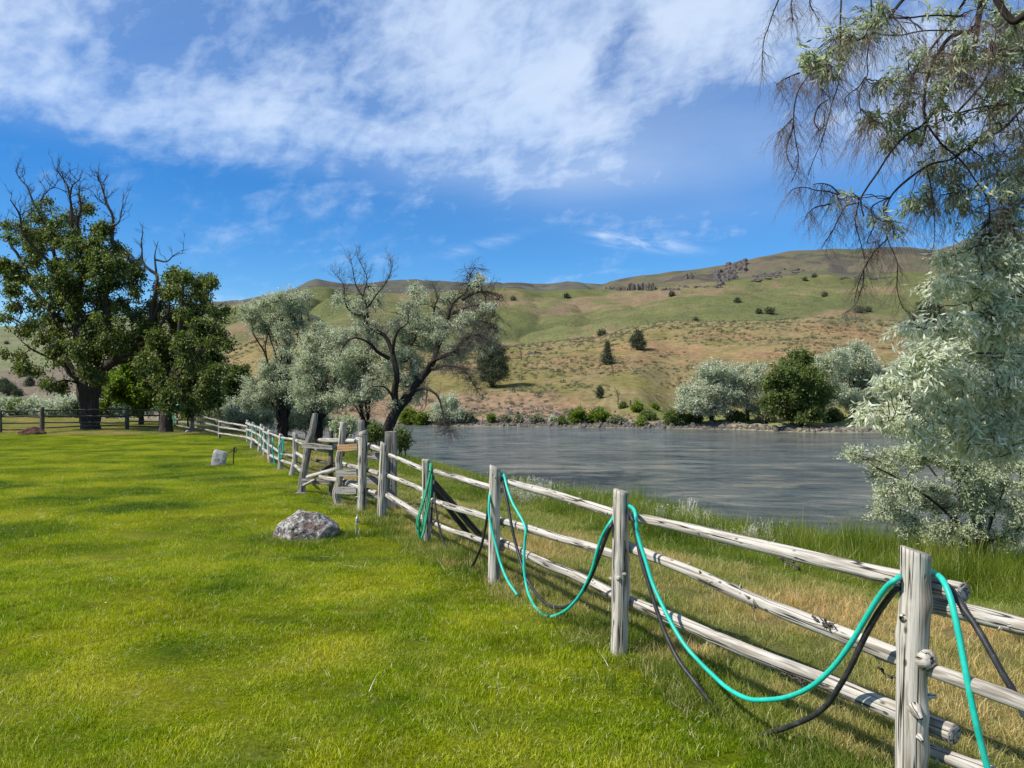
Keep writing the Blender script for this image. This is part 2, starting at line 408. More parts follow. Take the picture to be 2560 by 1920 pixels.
def ground_fn(t):
    pos = pos_of(t)
    z = attr(t, 'zone', 'Color'); zr, zg, zb = t.sep(z)     # lawn, meadow, bank/mud
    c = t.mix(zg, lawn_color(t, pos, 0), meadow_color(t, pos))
    c = t.mix(zr, c, bank_color(t, pos))
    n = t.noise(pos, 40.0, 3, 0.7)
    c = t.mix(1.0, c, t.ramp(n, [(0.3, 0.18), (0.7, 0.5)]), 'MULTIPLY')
    mud = t.ramp(t.noise(pos, 1.5, 4), [(0.3, (0.10, 0.08, 0.06)), (0.7, (0.22, 0.18, 0.13))])
    c = t.mix(zb, c, mud)
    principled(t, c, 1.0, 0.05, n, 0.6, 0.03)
M['ground'] = material('grass_ground', ground_fn)

def hill_fn(t):
    pos = pos_of(t)
    base = attr(t, 'tone', 'Color')
    x, y, z = t.sep(pos)
    n1 = t.noise(pos, 0.9, 5, 0.7); n2 = t.noise(pos, 0.12, 5, 0.65, 0.5); n3 = t.noise(pos, 0.025, 4, 0.6)
    c = t.mix(1.0, base, t.ramp(n1, [(0.3, 0.55), (0.5, 1.0), (0.72, 1.35)]), 'MULTIPLY')
    c = t.mix(1.0, c, t.ramp(n2, [(0.3, (0.80, 0.86, 0.84)), (0.5, (1, 1, 1)), (0.7, (1.14, 1.12, 1.02))]), 'MULTIPLY')
    c = t.mix(0.5, c, t.mix(1.0, c, t.ramp(n3, [(0.35, (0.85, 1.0, 0.8)), (0.65, (1.1, 1.05, 0.98))]), 'MULTIPLY'))
    h = t.m('ADD', t.m('MULTIPLY', n1, 0.25), t.m('MULTIPLY', n2, 1.2))
    principled(t, c, 1.0, 0.0, h, 0.7, 1.0)
M['hill'] = material('dry_hillside', hill_fn)

def water_fn(t):
    pos = pos_of(t)
    x, y, z = t.sep(pos)
    def st(ax, ay, o): return t.comb(t.m('ADD', t.m('MULTIPLY', x, ax), t.m('MULTIPLY', y, ax * .35)), t.m('MULTIPLY', y, ay), o)
    w1 = t.noise(st(0.75, 1.2, 0.0), 1.0, 4, 0.6, 0.8)
    w2 = t.noise(st(2.6, 3.8, 4.0), 1.0, 3, 0.6, 0.6)
    big = t.noise(st(0.07, 0.30, 9.0), 1.0, 4, 0.6, 0.6)
    mid = t.noise(st(0.36, 0.75, 2.0), 1.0, 7, 0.74, 0.6)
    c = t.ramp(mid, [(0.36, (0.030, 0.042, 0.040)), (0.46, (0.075, 0.090, 0.082)), (0.54, (0.125, 0.130, 0.108)), (0.64, (0.19, 0.165, 0.11))])  # ripple reflections of hill and sky put into the base colour as streaks
    c = t.mix(1.0, c, t.ramp(big, [(0.35, 0.75), (0.65, 1.25)]), 'MULTIPLY')
    h = t.m('ADD', t.m('ADD', t.m('MULTIPLY', w1, 0.30), t.m('MULTIPLY', w2, 0.09)), t.m('MULTIPLY', mid, 0.35))
    b = principled(t, c, t.ramp(mid, [(0.35, 0.03), (0.65, 0.20)]), 0.5, h, 0.75, 1.0)
    b.inputs['IOR'].default_value = 1.33
M['water'] = material('river_water', water_fn)

def rock_fn(cols, lich):
    def fn(t):
        tc = t.node('ShaderNodeTexCoord').outputs['Object']
        n1 = t.noise(tc, 5.0, 6, 0.7, 0.4); n2 = t.noise(tc, 16.0, 4, 0.65, 0.8); n3 = t.noise(tc, 60.0, 3, 0.6)
        c = t.ramp(n1, [(0.35, cols[0]), (0.55, cols[1]), (0.7, cols[2])])
        if lich:
            c = t.mix(t.m('MULTIPLY', t.smooth(n3, 0.52, 0.60), 0.8), c, (0.030, 0.027, 0.024))
            c = t.mix(t.m('MULTIPLY', t.smooth(n2, 0.51, 0.56), lich), c, t.ramp(n3, [(0.3, (0.20, 0.205, 0.18)), (0.6, (0.50, 0.52, 0.49))]))
            red = t.noise(tc, 3.1, 2); c = t.mix(t.m('MULTIPLY', t.smooth(red, 0.58, 0.66), 0.6), c, (0.11, 0.05, 0.035))
        principled(t, c, 0.95, 0.1, t.m('ADD', n1, t.m('MULTIPLY', n2, 0.5)), 0.9, 0.04)
    return fn
M['rock'] = material('lichen_rock', rock_fn([(0.10, 0.075, 0.06), (0.24, 0.20, 0.17), (0.38, 0.35, 0.31)], 0.85))
M['rock_slab'] = material('pale_slab_rock', rock_fn([(0.28, 0.27, 0.25), (0.42, 0.41, 0.39), (0.55, 0.50, 0.44)], 0.5))
M['rock_brown'] = material('brown_rock', rock_fn([(0.06, 0.03, 0.022), (0.12, 0.065, 0.045), (0.18, 0.11, 0.08)], 0.0))
M['basalt'] = material('basalt', rock_fn([(0.05, 0.045, 0.045), (0.095, 0.085, 0.08), (0.15, 0.13, 0.115)], 0.0))
M['shore_rock'] = material('shore_rock', rock_fn([(0.07, 0.062, 0.052), (0.14, 0.122, 0.10), (0.22, 0.195, 0.16)], 0.0))

def hose_fn(c0, c1, rough):
    def fn(t):
        tc = t.node('ShaderNodeTexCoord').outputs['Object']
        n = t.noise(tc, 18.0, 4, 0.7); n2 = t.noise(tc, 3.0, 2)
        c = t.mix(t.smooth(n, 0.4, 0.75), c0, c1)
        c = t.mix(t.m('MULTIPLY', t.smooth(n2, 0.5, 0.75), 0.45), c, [q * 0.55 for q in c0])
        n5 = t.noise(tc, 70.0, 3, 0.7); c = t.mix(t.m('MULTIPLY', t.smooth(n5, 0.58, 0.72), 0.4), c, (0.26, 0.30, 0.25) if c0[1] > .1 else (0.16, 0.15, 0.13))
        principled(t, c, rough, 0.35, n, 0.15, 0.002)
    return fn
M['hose_green'] = material('green_hose_rubber', hose_fn((0.008, 0.42, 0.31), (0.03, 0.50, 0.38), 0.42))
M['litter'] = material('dry_clippings', lambda t: principled(t, t.ramp(attr(t, 'tint', 'Fac'), [(0, (0.45, 0.36, 0.20)), (0.7, (0.62, 0.56, 0.38)), (1, (0.75, 0.74, 0.68))]), 0.8, .1))
M['hose_dull'] = material('old_green_hose_rubber', hose_fn((0.02, 0.28, 0.13), (0.07, 0.42, 0.22), 0.5))
M['hose_black'] = material('black_hose_rubber', hose_fn((0.018, 0.018, 0.018), (0.05, 0.05, 0.048), 0.5))
M['metal'] = material('galvanised_metal', lambda t: principled(t, t.ramp(t.noise(pos_of(t), 30, 3), [(0.3, (0.30, 0.30, 0.29)), (0.7, (0.48, 0.47, 0.45))]), 0.5, 0.4, metal=0.5))
M['iron'] = material('dark_iron', lambda t: principled(t, t.ramp(t.noise(pos_of(t), 30, 3), [(0.3, (0.018, 0.016, 0.015)), (0.7, (0.05, 0.04, 0.035))]), 0.6, 0.3))
M['white_flower'] = material('pale_flower', lambda t: principled(t, (0.62, 0.60, 0.50), 0.8, 0.1))

# ------------------------------------------------------------------ terrain
WATER_Z = -1.4
BANK = np.array([(60, -22), (22, -2), (11, 5.2), (6.3, 7.9), (4.3, 9.1), (3.3, 10.8), (2.1, 12.9), (0.5, 15.2), (-0.6, 17.3), (-3.2, 22.6), (-6.3, 29), (-10, 37), (-16, 47), (-26, 58), (-60, 70), (-140, 82)], float)

def bank_dist(x, y):
    """signed distance to the top of the near bank, positive on the river side"""
    x = np.asarray(x, float); y = np.asarray(y, float)
    best = np.full(x.shape, 1e9); sg = np.ones(x.shape)
    for a, b in zip(BANK[:-1], BANK[1:]):
        d = b - a; L2 = d @ d
        t = np.clip(((x - a[0]) * d[0] + (y - a[1]) * d[1]) / L2, 0, 1)
        qx, qy = x - (a[0] + t * d[0]), y - (a[1] + t * d[1])
        ds = np.hypot(qx, qy); cr = d[0] * qy - d[1] * qx
        m = ds < best - 1e-9
        sg = np.where(m, np.where(cr < 0, 1.0, -1.0), sg); best = np.where(m, ds, best)
    return best * sg

def sstep(x, a, b):
    t = np.clip((x - a) / (b - a), 0, 1); return t * t * (3 - 2 * t)

# BANK runs right to left; make the sign positive toward the river
_s = bank_dist(np.array([0.0]), np.array([0.0]))[0]
if _s > 0:                                   # camera side must be negative
    near_sign = 1.0
else:
    near_sign = -1.0
def river_side(x, y): return -near_sign * bank_dist(x, y)
def near_h(x, y):
    x = np.asarray(x, float); y = np.asarray(y, float)
    d = river_side(x, y) + 0.35 * vn(x * 0.5, y * 0.5, 0, 5)
    h = -0.38 * sstep(d, -3.5, 0.4) - 0.25 * sstep(d, 0.2, 1.5) - 2.0 * sstep(d, 1.2, 5.0)
    return h + 0.02 * vn(x * 0.35, y * 0.35, 0, 8) * sstep(np.hypot(x, y), 2, 8)

# fence plan line: x = A - B*(y)
def fence_x(y): return 1.724 - 0.4646 * (y - 3.3)
def FY(px, off=0.0): return (3.257 - off) / ((px - 1280.0) / F + 0.4646)

def lawn_edge_back(x):        # where the mown lawn ends at the back
    return 33.6 + 0.05 * (x + 20)

def zones(x, y):
    """1 where meadow, 1 where bank, 1 where mud"""
    d = river_side(x, y)
    rightof = sstep(x - (1.724 - 0.4646 * (np.minimum(y, 40) - 3.3)) + 0.25 * vn(x * 1.3, y * 1.3, 0, 31), 0.05, 0.35)
    back = sstep(y - lawn_edge_back(x) + 0.6 * vn(x * .5, y * .5, 0, 3), 0, 1.0)
    meadow = np.clip(np.maximum(rightof, back), 0, 1)
    # greener under the trees far left and on the river side of the meadow
    bank = sstep(d + 0.7 * vn(x * 0.6, y * 0.6, 0, 77), -2.6, -1.2)
    far = sstep(y, 15, 21) * sstep(-x, 1, 4) * rightof * sstep(40 - y, 0, 5) * 0.6
    bank = np.maximum(bank, far)
    mud = sstep(d, 2.6, 3.2)
    return meadow, bank, mud

def grid_axis(lo, hi, fine_lo, fine_hi, fine, growth=1.06):
    a = list(np.arange(fine_lo, fine_hi, fine)); s = fine; v = a[-1]
    while v < hi: s *= growth; v += s; a.append(v)
    s = fine; v = a[0]; pre = []
    while v > lo: s *= growth; v -= s; pre.append(v)
    return np.array(pre[::-1] + a)

def build_near_ground():
    gx = grid_axis(-130, 70, -8, 8, 0.16, 1.045); gy = grid_axis(-40, 95, 1, 18, 0.18, 1.035)
    X, Y = np.meshgrid(gx, gy); Z = near_h(X, Y)
    Z = Z + 0.012 * fbm(X * 3, Y * 3, 0, 2, 4) * (np.hypot(X, Y) < 30)
    V = np.stack([X, Y, Z], -1).reshape(-1, 3)
    ny, nx = X.shape
    i = np.arange(ny - 1)[:, None] * nx + np.arange(nx - 1)[None, :]
    Q = np.stack([i, i + 1, i + nx + 1, i + nx], -1).reshape(-1, 4)
    keep = (Z.reshape(-1)[Q] > -2.55).any(axis=1)
    Q = Q[keep]
    m, b, mu = zones(X, Y)
    zone = np.stack([b.ravel(), m.ravel(), mu.ravel(), np.ones(b.size)], -1)
    used = np.unique(Q); re = np.full(len(V), -1); re[used] = np.arange(len(used))
    o = mesh_obj('grass_ground', V[used], [re[Q]], M['ground'], None, {'zone': zone[used]})
    tag(o, 'green lawn ground sloping past the rail fence to the river', None, None, 'structure')
build_near_ground()

SKY_PX = [-700, -300, 0, 200, 400, 543, 602, 690, 742, 768, 791, 814, 843, 886, 935, 983, 1032, 1114, 1200, 1280, 1368, 1410, 1452, 1508, 1528, 1550, 1602, 1724, 1812, 1860, 1899, 1971, 2082, 2137, 2220, 2276, 2342, 2387, 2415, 2560, 2900, 3300]
SKY_PY = [850, 838, 816, 800, 775, 754, 750, 734, 716, 703, 695.6, 700, 705, 709.6, 705, 699, 699, 701, 707, 707, 708, 704, 705, 710, 702, 696, 686, 674, 661, 652, 640, 626, 620, 620, 616, 616, 624, 609, 595, 572, 560, 580]
MID_PX = [-700, -300, 0, 200, 400, 543, 700, 760, 820, 900, 1000, 1114, 1200, 1287, 1357, 1445, 1515, 1637, 1707, 1829, 1899, 2026, 2303, 2560, 3300]
MID_PY = [872, 862, 845, 830, 795, 764, 745, 728, 722, 732, 737, 726, 717, 719, 726, 721, 725, 725, 717, 710, 702, 695, 684, 672, 672]
NR_PX = [-700, 0, 100, 240, 400, 560, 640, 750, 900, 1000, 1150, 1252, 1375, 1497, 1567, 1690, 1794, 1900, 2082, 2300, 2560, 3300]
NR_PY = [935, 930, 925, 908, 900, 884, 850, 838, 850, 868, 870, 861, 853, 843, 829, 805, 796, 791, 792, 806, 815, 825]
RF_PX = [-900, 0, 600, 870, 1000, 1150, 1400, 1800, 2000, 2190, 2560, 3300]
RF_Y = [108, 100, 84, 80.3, 80.3, 77.3, 75, 71, 65, 63.8, 60, 52]

def zpy(py, Y): return CAMZ + (HOR - py) / F * Y

def build_hills():
    u = np.concatenate([np.linspace(-1.25, -0.7, 40)[:-1], np.linspace(-0.7, 0.7, 520), np.linspace(0.7, 1.4, 40)[1:]])
    px = 1280 + F * u
    sky = np.interp(px, SKY_PX, SKY_PY); mid = np.interp(px, MID_PX, MID_PY)
    nr = np.interp(px, NR_PX, NR_PY); rf = np.interp(px, RF_PX, RF_Y)
    rows = np.concatenate([np.linspace(0, 1, 110) ** 1.15 * 130 + 52, np.geomspace(183, 1100, 230), np.geomspace(1120, 3500, 20)])
    mesa = sstep(px, 1500, 1560)                     # right: the mesa steps up behind the green hill
    right = sstep(px, 1580, 1700)
    Z = np.zeros((len(rows), len(u)))
    for j in range(len(u)):
        r = rf[j]; ny = 190.0
        steep = 1 - right[j]
        ctl_y = [40, r - 8, r - 0.4, r + 1.5, r + 6, r + 14, 0.5 * (r + 14) + 0.5 * ny, ny - 8, ny + 8, 250, 400, 560, 590, 1000, 1030, 1300, 3500]
        z0 = WATER_Z
        zr = zpy(nr[j], ny)
        zb = -0.7 + 0.4 * steep; zc = z0 + 0.9 + 2.3 * steep
        zm = zpy(mid[j], 560); zs = zpy(sky[j], 1000)
        left = 1 - sstep(px[j], 150, 600)
        z14 = zc
        zmid = z14 + (zr - z14) * (0.50 + 0.04 * steep)
        z250 = zr + 0.5; z400 = 0.42 * zm + 0.58 * zr + 2
        zl = [z0 - 2, z0 - 2, z0 - 0.05, z0 + 0.45, zb, z14, zmid, zr - 0.7, zr, z250 - 1.0, z400, zm, zm - 1, zs, zs - 2, zs - 40, zs - 80]
        Z[:, j] = np.interp(rows, ctl_y, zl)
    # soften the creases along the view direction away from the shore
    ker = np.array([1, 3, 4, 3, 1.0]); ker /= ker.sum()
    Zs = np.apply_along_axis(lambda c: np.convolve(np.pad(c, 2, mode='edge'), ker, 'valid'), 0, Z)
    w = sstep(rows[:, None], rf[None, :] + 6, rf[None, :] + 25)
    Z = Z * (1 - w) + Zs * w
    X = u[None, :] * rows[:, None]; Yg = np.repeat(rows[:, None], len(u), 1)
    Dn = Yg - rf[None, :]
    # relief
    a1 = sstep(Dn, 8, 60) * (1 - sstep(Yg, 215, 260))
    Z += a1 * (0.8 * fbm(X / 26, Yg / 26, 0, 4, 11) + 0.16 * fbm(X / 5, Yg / 5, 0, 3, 12))
    bankr = sstep(Dn, 0.5, 3) * (1 - sstep(Dn, 12, 22))
    Z += bankr * (0.28 * fbm(X / 2.2, Yg / 1.6, 0, 3, 15))
    a2 = sstep(Yg, 215, 300) * (1 - sstep(Yg, 520, 570))
    rd = np.abs(vn(X / 62 + 0.6 * vn(X / 90, Yg / 90, 0, 3), Yg / 75, 0, 21)); rd2 = np.abs(vn(X / 27, Yg / 34, 0, 22))
    Z += a2 * (11 * (np.sqrt(rd + 0.03) - 0.55) + 2.6 * (np.sqrt(rd2 + 0.04) - 0.6) + 0.8 * fbm(X / 14, Yg / 14, 0, 3, 23))
    # a drainage cut in the green slope
    gy = np.exp(-((X - (0.085 * Yg + 4 * vn(Yg / 22, 0 * Yg, 0, 9) * 1.0 + 5)) / 6.0) ** 2) * sstep(Yg, 250, 290) * (1 - sstep(Yg, 420, 500))
    Z -= 2.0 * gy
    a3 = sstep(Yg, 575, 680) * (1 - sstep(Yg, 900, 985))
    gl = np.abs(vn(X / 60 + 0.3 * vn(X / 60, Yg / 120, 0, 2), Yg / 300, 0, 41)); gl2 = np.abs(vn(X / 24, Yg / 160, 0, 42))
    Z += a3 * (9 * (np.sqrt(gl + .03) - 0.6) + 4 * (np.sqrt(gl2 + .03) - .6) + 1.6 * fbm(X / 20, Yg / 30, 0, 3, 43))
    Z += (1 - sstep(Yg, 1060, 1200)) * sstep(Yg, 950, 1000) * 0.6 * fbm(X / 30, Yg / 200, 0, 3, 44)
    # colours of the soil and the plants on it, plus a haze tint on the far mesa
    def C(r, g, b): return np.array([r, g, b])[None, None, :]
    k1 = fbm(X / 14, Yg / 14, 0, 4, 51)[..., None]; k2 = fbm(X / 5, Yg / 5, 0, 3, 52)[..., None]; k3 = fbm(X / 70, Yg / 70, 0, 4, 53)[..., None]
    PXg = (1280 + F * u)[None, :, None] + 0 * k1; Y3 = Yg[..., None]
    tan = C(0.205, 0.157, 0.083); red = C(0.222, 0.146, 0.084); grn = C(0.17, 0.142, 0.06); sagec = C(0.215, 0.175, 0.105)
    col = tan + 0 * k1
    col = col + (red - col) * sstep(k1 + 0.25 * np.exp(-((PXg - 1420) / 220) ** 2) * 1.0, 0.12, 0.5)
    col = col + (grn - col) * sstep(k2 * 0.5 + k3 * 0.5 - 0.3 * k1 + 0.20 * (1 - sstep(PXg, 1500, 1800)), 0.02, 0.45)
    ridge = sstep(Y3, 160, 185) ; col = col + (sagec - col) * ridge * 0.6
    bank = (1 - sstep(Dn[..., None], 9, 20)) * (1 - sstep(PXg, 1330, 1450)); col = col + (C(0.23, 0.15, 0.105) - col) * bank
    terr = (1 - sstep(Dn[..., None], 10, 17)) * sstep(PXg, 1560, 1700); col = col + (C(0.17, 0.19, 0.055) - col) * terr * 0.8
    shore = (1 - sstep(Dn[..., None], 1.0, 3.2)); col = col + (C(0.20, 0.175, 0.14) - col) * shore
    sand = (1 - sstep(Dn[..., None], 2.5, 5)) * np.exp(-((PXg - 1920) / 110) ** 2); col = col + (C(0.30, 0.245, 0.18) - col) * sand
    gcol = C(0.112, 0.117, 0.052) + (C(0.150, 0.135, 0.070) - C(0.112, 0.117, 0.052)) * sstep(k3 + 0.4 * k1, -0.05, 0.7)
    gcol = gcol + (C(0.108, 0.112, 0.056) - gcol) * sstep(-k1 - k3 * .5, 0.15, 0.6) * 0.7
    gcol = gcol + (C(0.19, 0.135, 0.09) - gcol) * sstep(k3 * 0.8 + 0.6 * k1 + 0.5 * sstep(PXg, 1900, 2100) * (1 - sstep(Y3, 260, 330)), 0.55, 0.9)
    w = sstep(Y3, 194, 206); col = col + (gcol - col) * w
    mcol = C(0.118, 0.100, 0.074) + (C(0.10, 0.098, 0.065) - C(0.118, 0.100, 0.074)) * sstep(k3, -0.3, 0.4)
    mcol = mcol + (C(0.095, 0.095, 0.085) - mcol) * (1 - sstep(PXg, 1480, 1530)) * 0.8  # far mesa turned bluer grey: distance haze put into its colour
    mcol = mcol + (C(0.07, 0.06, 0.06) - mcol) * sstep(fbm(X / 45, Yg / 90, 0, 4, 61)[..., None], 0.35, 0.6) * 0.75
    w = sstep(Y3, 570, 620); col = col + (mcol - col) * w
    lcol = C(0.155, 0.16, 0.095) + 0.02 * k3
    lrock = C(0.16, 0.13, 0.105)
    wl = 1 - sstep(PXg, 250, 620); lc = lcol + (lrock - lcol) * (1 - sstep(Y3, 185, 240)); col = col + (lc - col) * wl * sstep(Dn[..., None], 3, 12)
    V = np.stack([X, Yg, Z], -1).reshape(-1, 3); ny, nx = X.shape
    i = np.arange(ny - 1)[:, None] * nx + np.arange(nx - 1)[None, :]
    Q = np.stack([i, i + 1, i + nx + 1, i + nx], -1).reshape(-1, 4)
    keep = (Z.reshape(-1)[Q] > -3.3).any(axis=1)
    tone = np.concatenate([np.clip(col, 0.01, 1), np.ones_like(k1)], -1).reshape(-1, 4)
    o = mesh_obj('hills', V, [Q], M['hill'], None, {'tone': tone})
    tag(o, 'dry grassy hills and dark mesa rising beyond the river', None, None, 'structure')
    return u, rows, Z
HU, HR, HZ = build_hills()

def hill_z(x, y):
    x = np.asarray(x, float); y = np.asarray(y, float)
    uu = x / y
    i = np.clip(np.searchsorted(HR, y) - 1, 0, len(HR) - 2); j = np.clip(np.searchsorted(HU, uu) - 1, 0, len(HU) - 2)
    a = (y - HR[i]) / (HR[i + 1] - HR[i]); b = (uu - HU[j]) / (HU[j + 1] - HU[j])
    return (HZ[i, j] * (1 - a) * (1 - b) + HZ[i + 1, j] * a * (1 - b) + HZ[i, j + 1] * (1 - a) * b + HZ[i + 1, j + 1] * a * b)

def hit(px, py, y0=50, y1=1500):
    """first far-side terrain point seen at a pixel"""
    u = (px - 1280) / F
    ys = np.geomspace(max(y0, np.interp(px, RF_PX, RF_Y) + 0.5), y1, 3000); zt = hill_z(u * ys, ys); zray = PX(px, py, 1.0)[2] - CAMZ
    ok = np.where(zt >= CAMZ + zray * ys)[0]
    k = ok[0] if len(ok) else len(ys) // 6
    return np.array((u * ys[k], ys[k], zt[k]))

def build_river():
    xs = grid_axis(-220, 160, -20, 20, 2.0, 1.1); ys = grid_axis(-40, 130, 5, 60, 2.0, 1.1)
    X, Y = np.meshgrid(xs, ys); V = np.stack([X, Y, 0 * X + WATER_Z], -1).reshape(-1, 3); ny, nx = X.shape
    i = np.arange(ny - 1)[:, None] * nx + np.arange(nx - 1)[None, :]
    o = mesh_obj('river', V, [np.stack([i, i + 1, i + nx + 1, i + nx], -1).reshape(-1, 4)], M['water'])
    tag(o, 'wide muddy grey river flowing between the fence and the hills', None, None, 'structure')
build_river()

# ------------------------------------------------------------------ instancing of uncountable cover
def gn_scatter(name, pts, rot, scl, idx, sources, label, cat=None):
    col = bpy.data.collections.new(name + '_sources')
    for k, s in enumerate(sources):
        for c in list(s.users_collection): c.objects.unlink(s)
        s.name = '%s_piece_%02d' % (name, k); col.objects.link(s)
    me = bpy.data.meshes.new(name); n = len(pts)
    me.vertices.add(n); me.vertices.foreach_set('co', np.asarray(pts, np.float32).ravel())
    a = me.attributes.new('rot', 'FLOAT_VECTOR', 'POINT'); a.data.foreach_set('vector', np.asarray(rot, np.float32).ravel())
    a = me.attributes.new('scl', 'FLOAT_VECTOR', 'POINT'); a.data.foreach_set('vector', np.asarray(scl, np.float32).ravel())
    a = me.attributes.new('idx', 'INT', 'POINT'); a.data.foreach_set('value', np.asarray(idx, np.int32))
    o = bpy.data.objects.new(name, me); COL.objects.link(o)
    g = bpy.data.node_groups.new(name + '_nodes', 'GeometryNodeTree')
    g.interface.new_socket('Geometry', in_out='INPUT', socket_type='NodeSocketGeometry')
    g.interface.new_socket('Geometry', in_out='OUTPUT', socket_type='NodeSocketGeometry')
    N = g.nodes; L = g.links
    gi = N.new('NodeGroupInput'); go = N.new('NodeGroupOutput')
    ci = N.new('GeometryNodeCollectionInfo'); ci.inputs['Collection'].default_value = col
    ci.inputs['Separate Children'].default_value = True; ci.inputs['Reset Children'].default_value = True
    ip = N.new('GeometryNodeInstanceOnPoints'); ip.inputs['Pick Instance'].default_value = True
    def na(nm, typ):
        q = N.new('GeometryNodeInputNamedAttribute'); q.data_type = typ; q.inputs['Name'].default_value = nm
        return [s for s in q.outputs if s.enabled and s.name == 'Attribute'][0]
    L.new(gi.outputs[0], ip.inputs['Points']); L.new(ci.outputs[0], ip.inputs['Instance'])
    L.new(na('idx', 'INT'), ip.inputs['Instance Index'])
    er = N.new('FunctionNodeEulerToRotation'); L.new(na('rot', 'FLOAT_VECTOR'), er.inputs[0]); L.new(er.outputs[0], ip.inputs['Rotation'])
    L.new(na('scl', 'FLOAT_VECTOR'), ip.inputs['Scale']); L.new(ip.outputs[0], go.inputs[0])
    mod = o.modifiers.new('scatter', 'NODES'); mod.node_group = g
    tag(o, label, cat, None, 'stuff')
    return o

def blades(name, size, count, hlo, hhi, w, mat, seed, lean=0.35, clump=0.0, segs=2, flower=0):
    r = np.random.default_rng(seed)
    if clump > 0:
        nc = max(3, int(count / 14)); cc = r.uniform(-size / 2, size / 2, (nc, 2))
        b = cc[r.integers(0, nc, count)] + r.normal(0, clump, (count, 2))
    else: b = r.uniform(-size / 2, size / 2, (count, 2))
    h = r.uniform(hlo, hhi, count) * (0.6 + 0.4 * r.random(count)); th = r.uniform(0, 2 * np.pi, count)
    ld = r.uniform(0, 2 * np.pi, count); lm = h * lean * r.random(count) * 1.6
    wd = w * r.uniform(0.6, 1.2, count)
    side = np.stack([np.cos(th), np.sin(th), 0 * th], 1) * wd[:, None] * 0.5
    base = np.stack([b[:, 0], b[:, 1], 0 * h - 0.01], 1)
    lv = np.stack([np.cos(ld) * lm, np.sin(ld) * lm, 0 * h], 1)
    up = np.array([0, 0, 1.0])
    midp = base + lv * 0.35 + up * (h * 0.6)[:, None]; tip = base + lv + up * h[:, None]
    tint = r.random(count)
    if segs == 2:
        V = np.stack([base - side, base + side, midp + side * .75, midp - side * .75, tip], 1).reshape(-1, 3)
        i = np.arange(count)[:, None] * 5
        Fq = i + np.array([[0, 1, 2, 3]]); Ft = i + np.array([[3, 2, 4]]); k = 5; fs = [Fq, Ft]
    else:
        V = np.stack([base - side, base + side, tip], 1).reshape(-1, 3); i = np.arange(count)[:, None] * 3
        fs = [i + np.array([[0, 1, 2]])]; k = 3
    return mesh_obj(name, V, fs, mat, None, {'tint': np.repeat(tint, k)}, smooth=False)

def scatter_points(u0, u1, y0, y1, step, seed, jitter=0.5):
    """roughly even points over the view wedge, spacing step"""
    r = np.random.default_rng(seed); out = []
    y = y0
    xs = []; ys = []
    while y < y1:
        a, b = u0 * y - step, u1 * y + step
        n = int((b - a) / step) + 1
        x = a + (np.arange(n) + r.uniform(-jitter, jitter, n) + 0.5) * step
        xs.append(x); ys.append(y + r.uniform(-jitter, jitter, n) * step); y += step
    return np.concatenate(xs), np.concatenate(ys), r

def in_fence_lawn(x, y):
    return (x < fence_x(y) + 0.16 * vn(x * 1.7, y * 1.7, 0, 31)) & (y < lawn_edge_back(x))

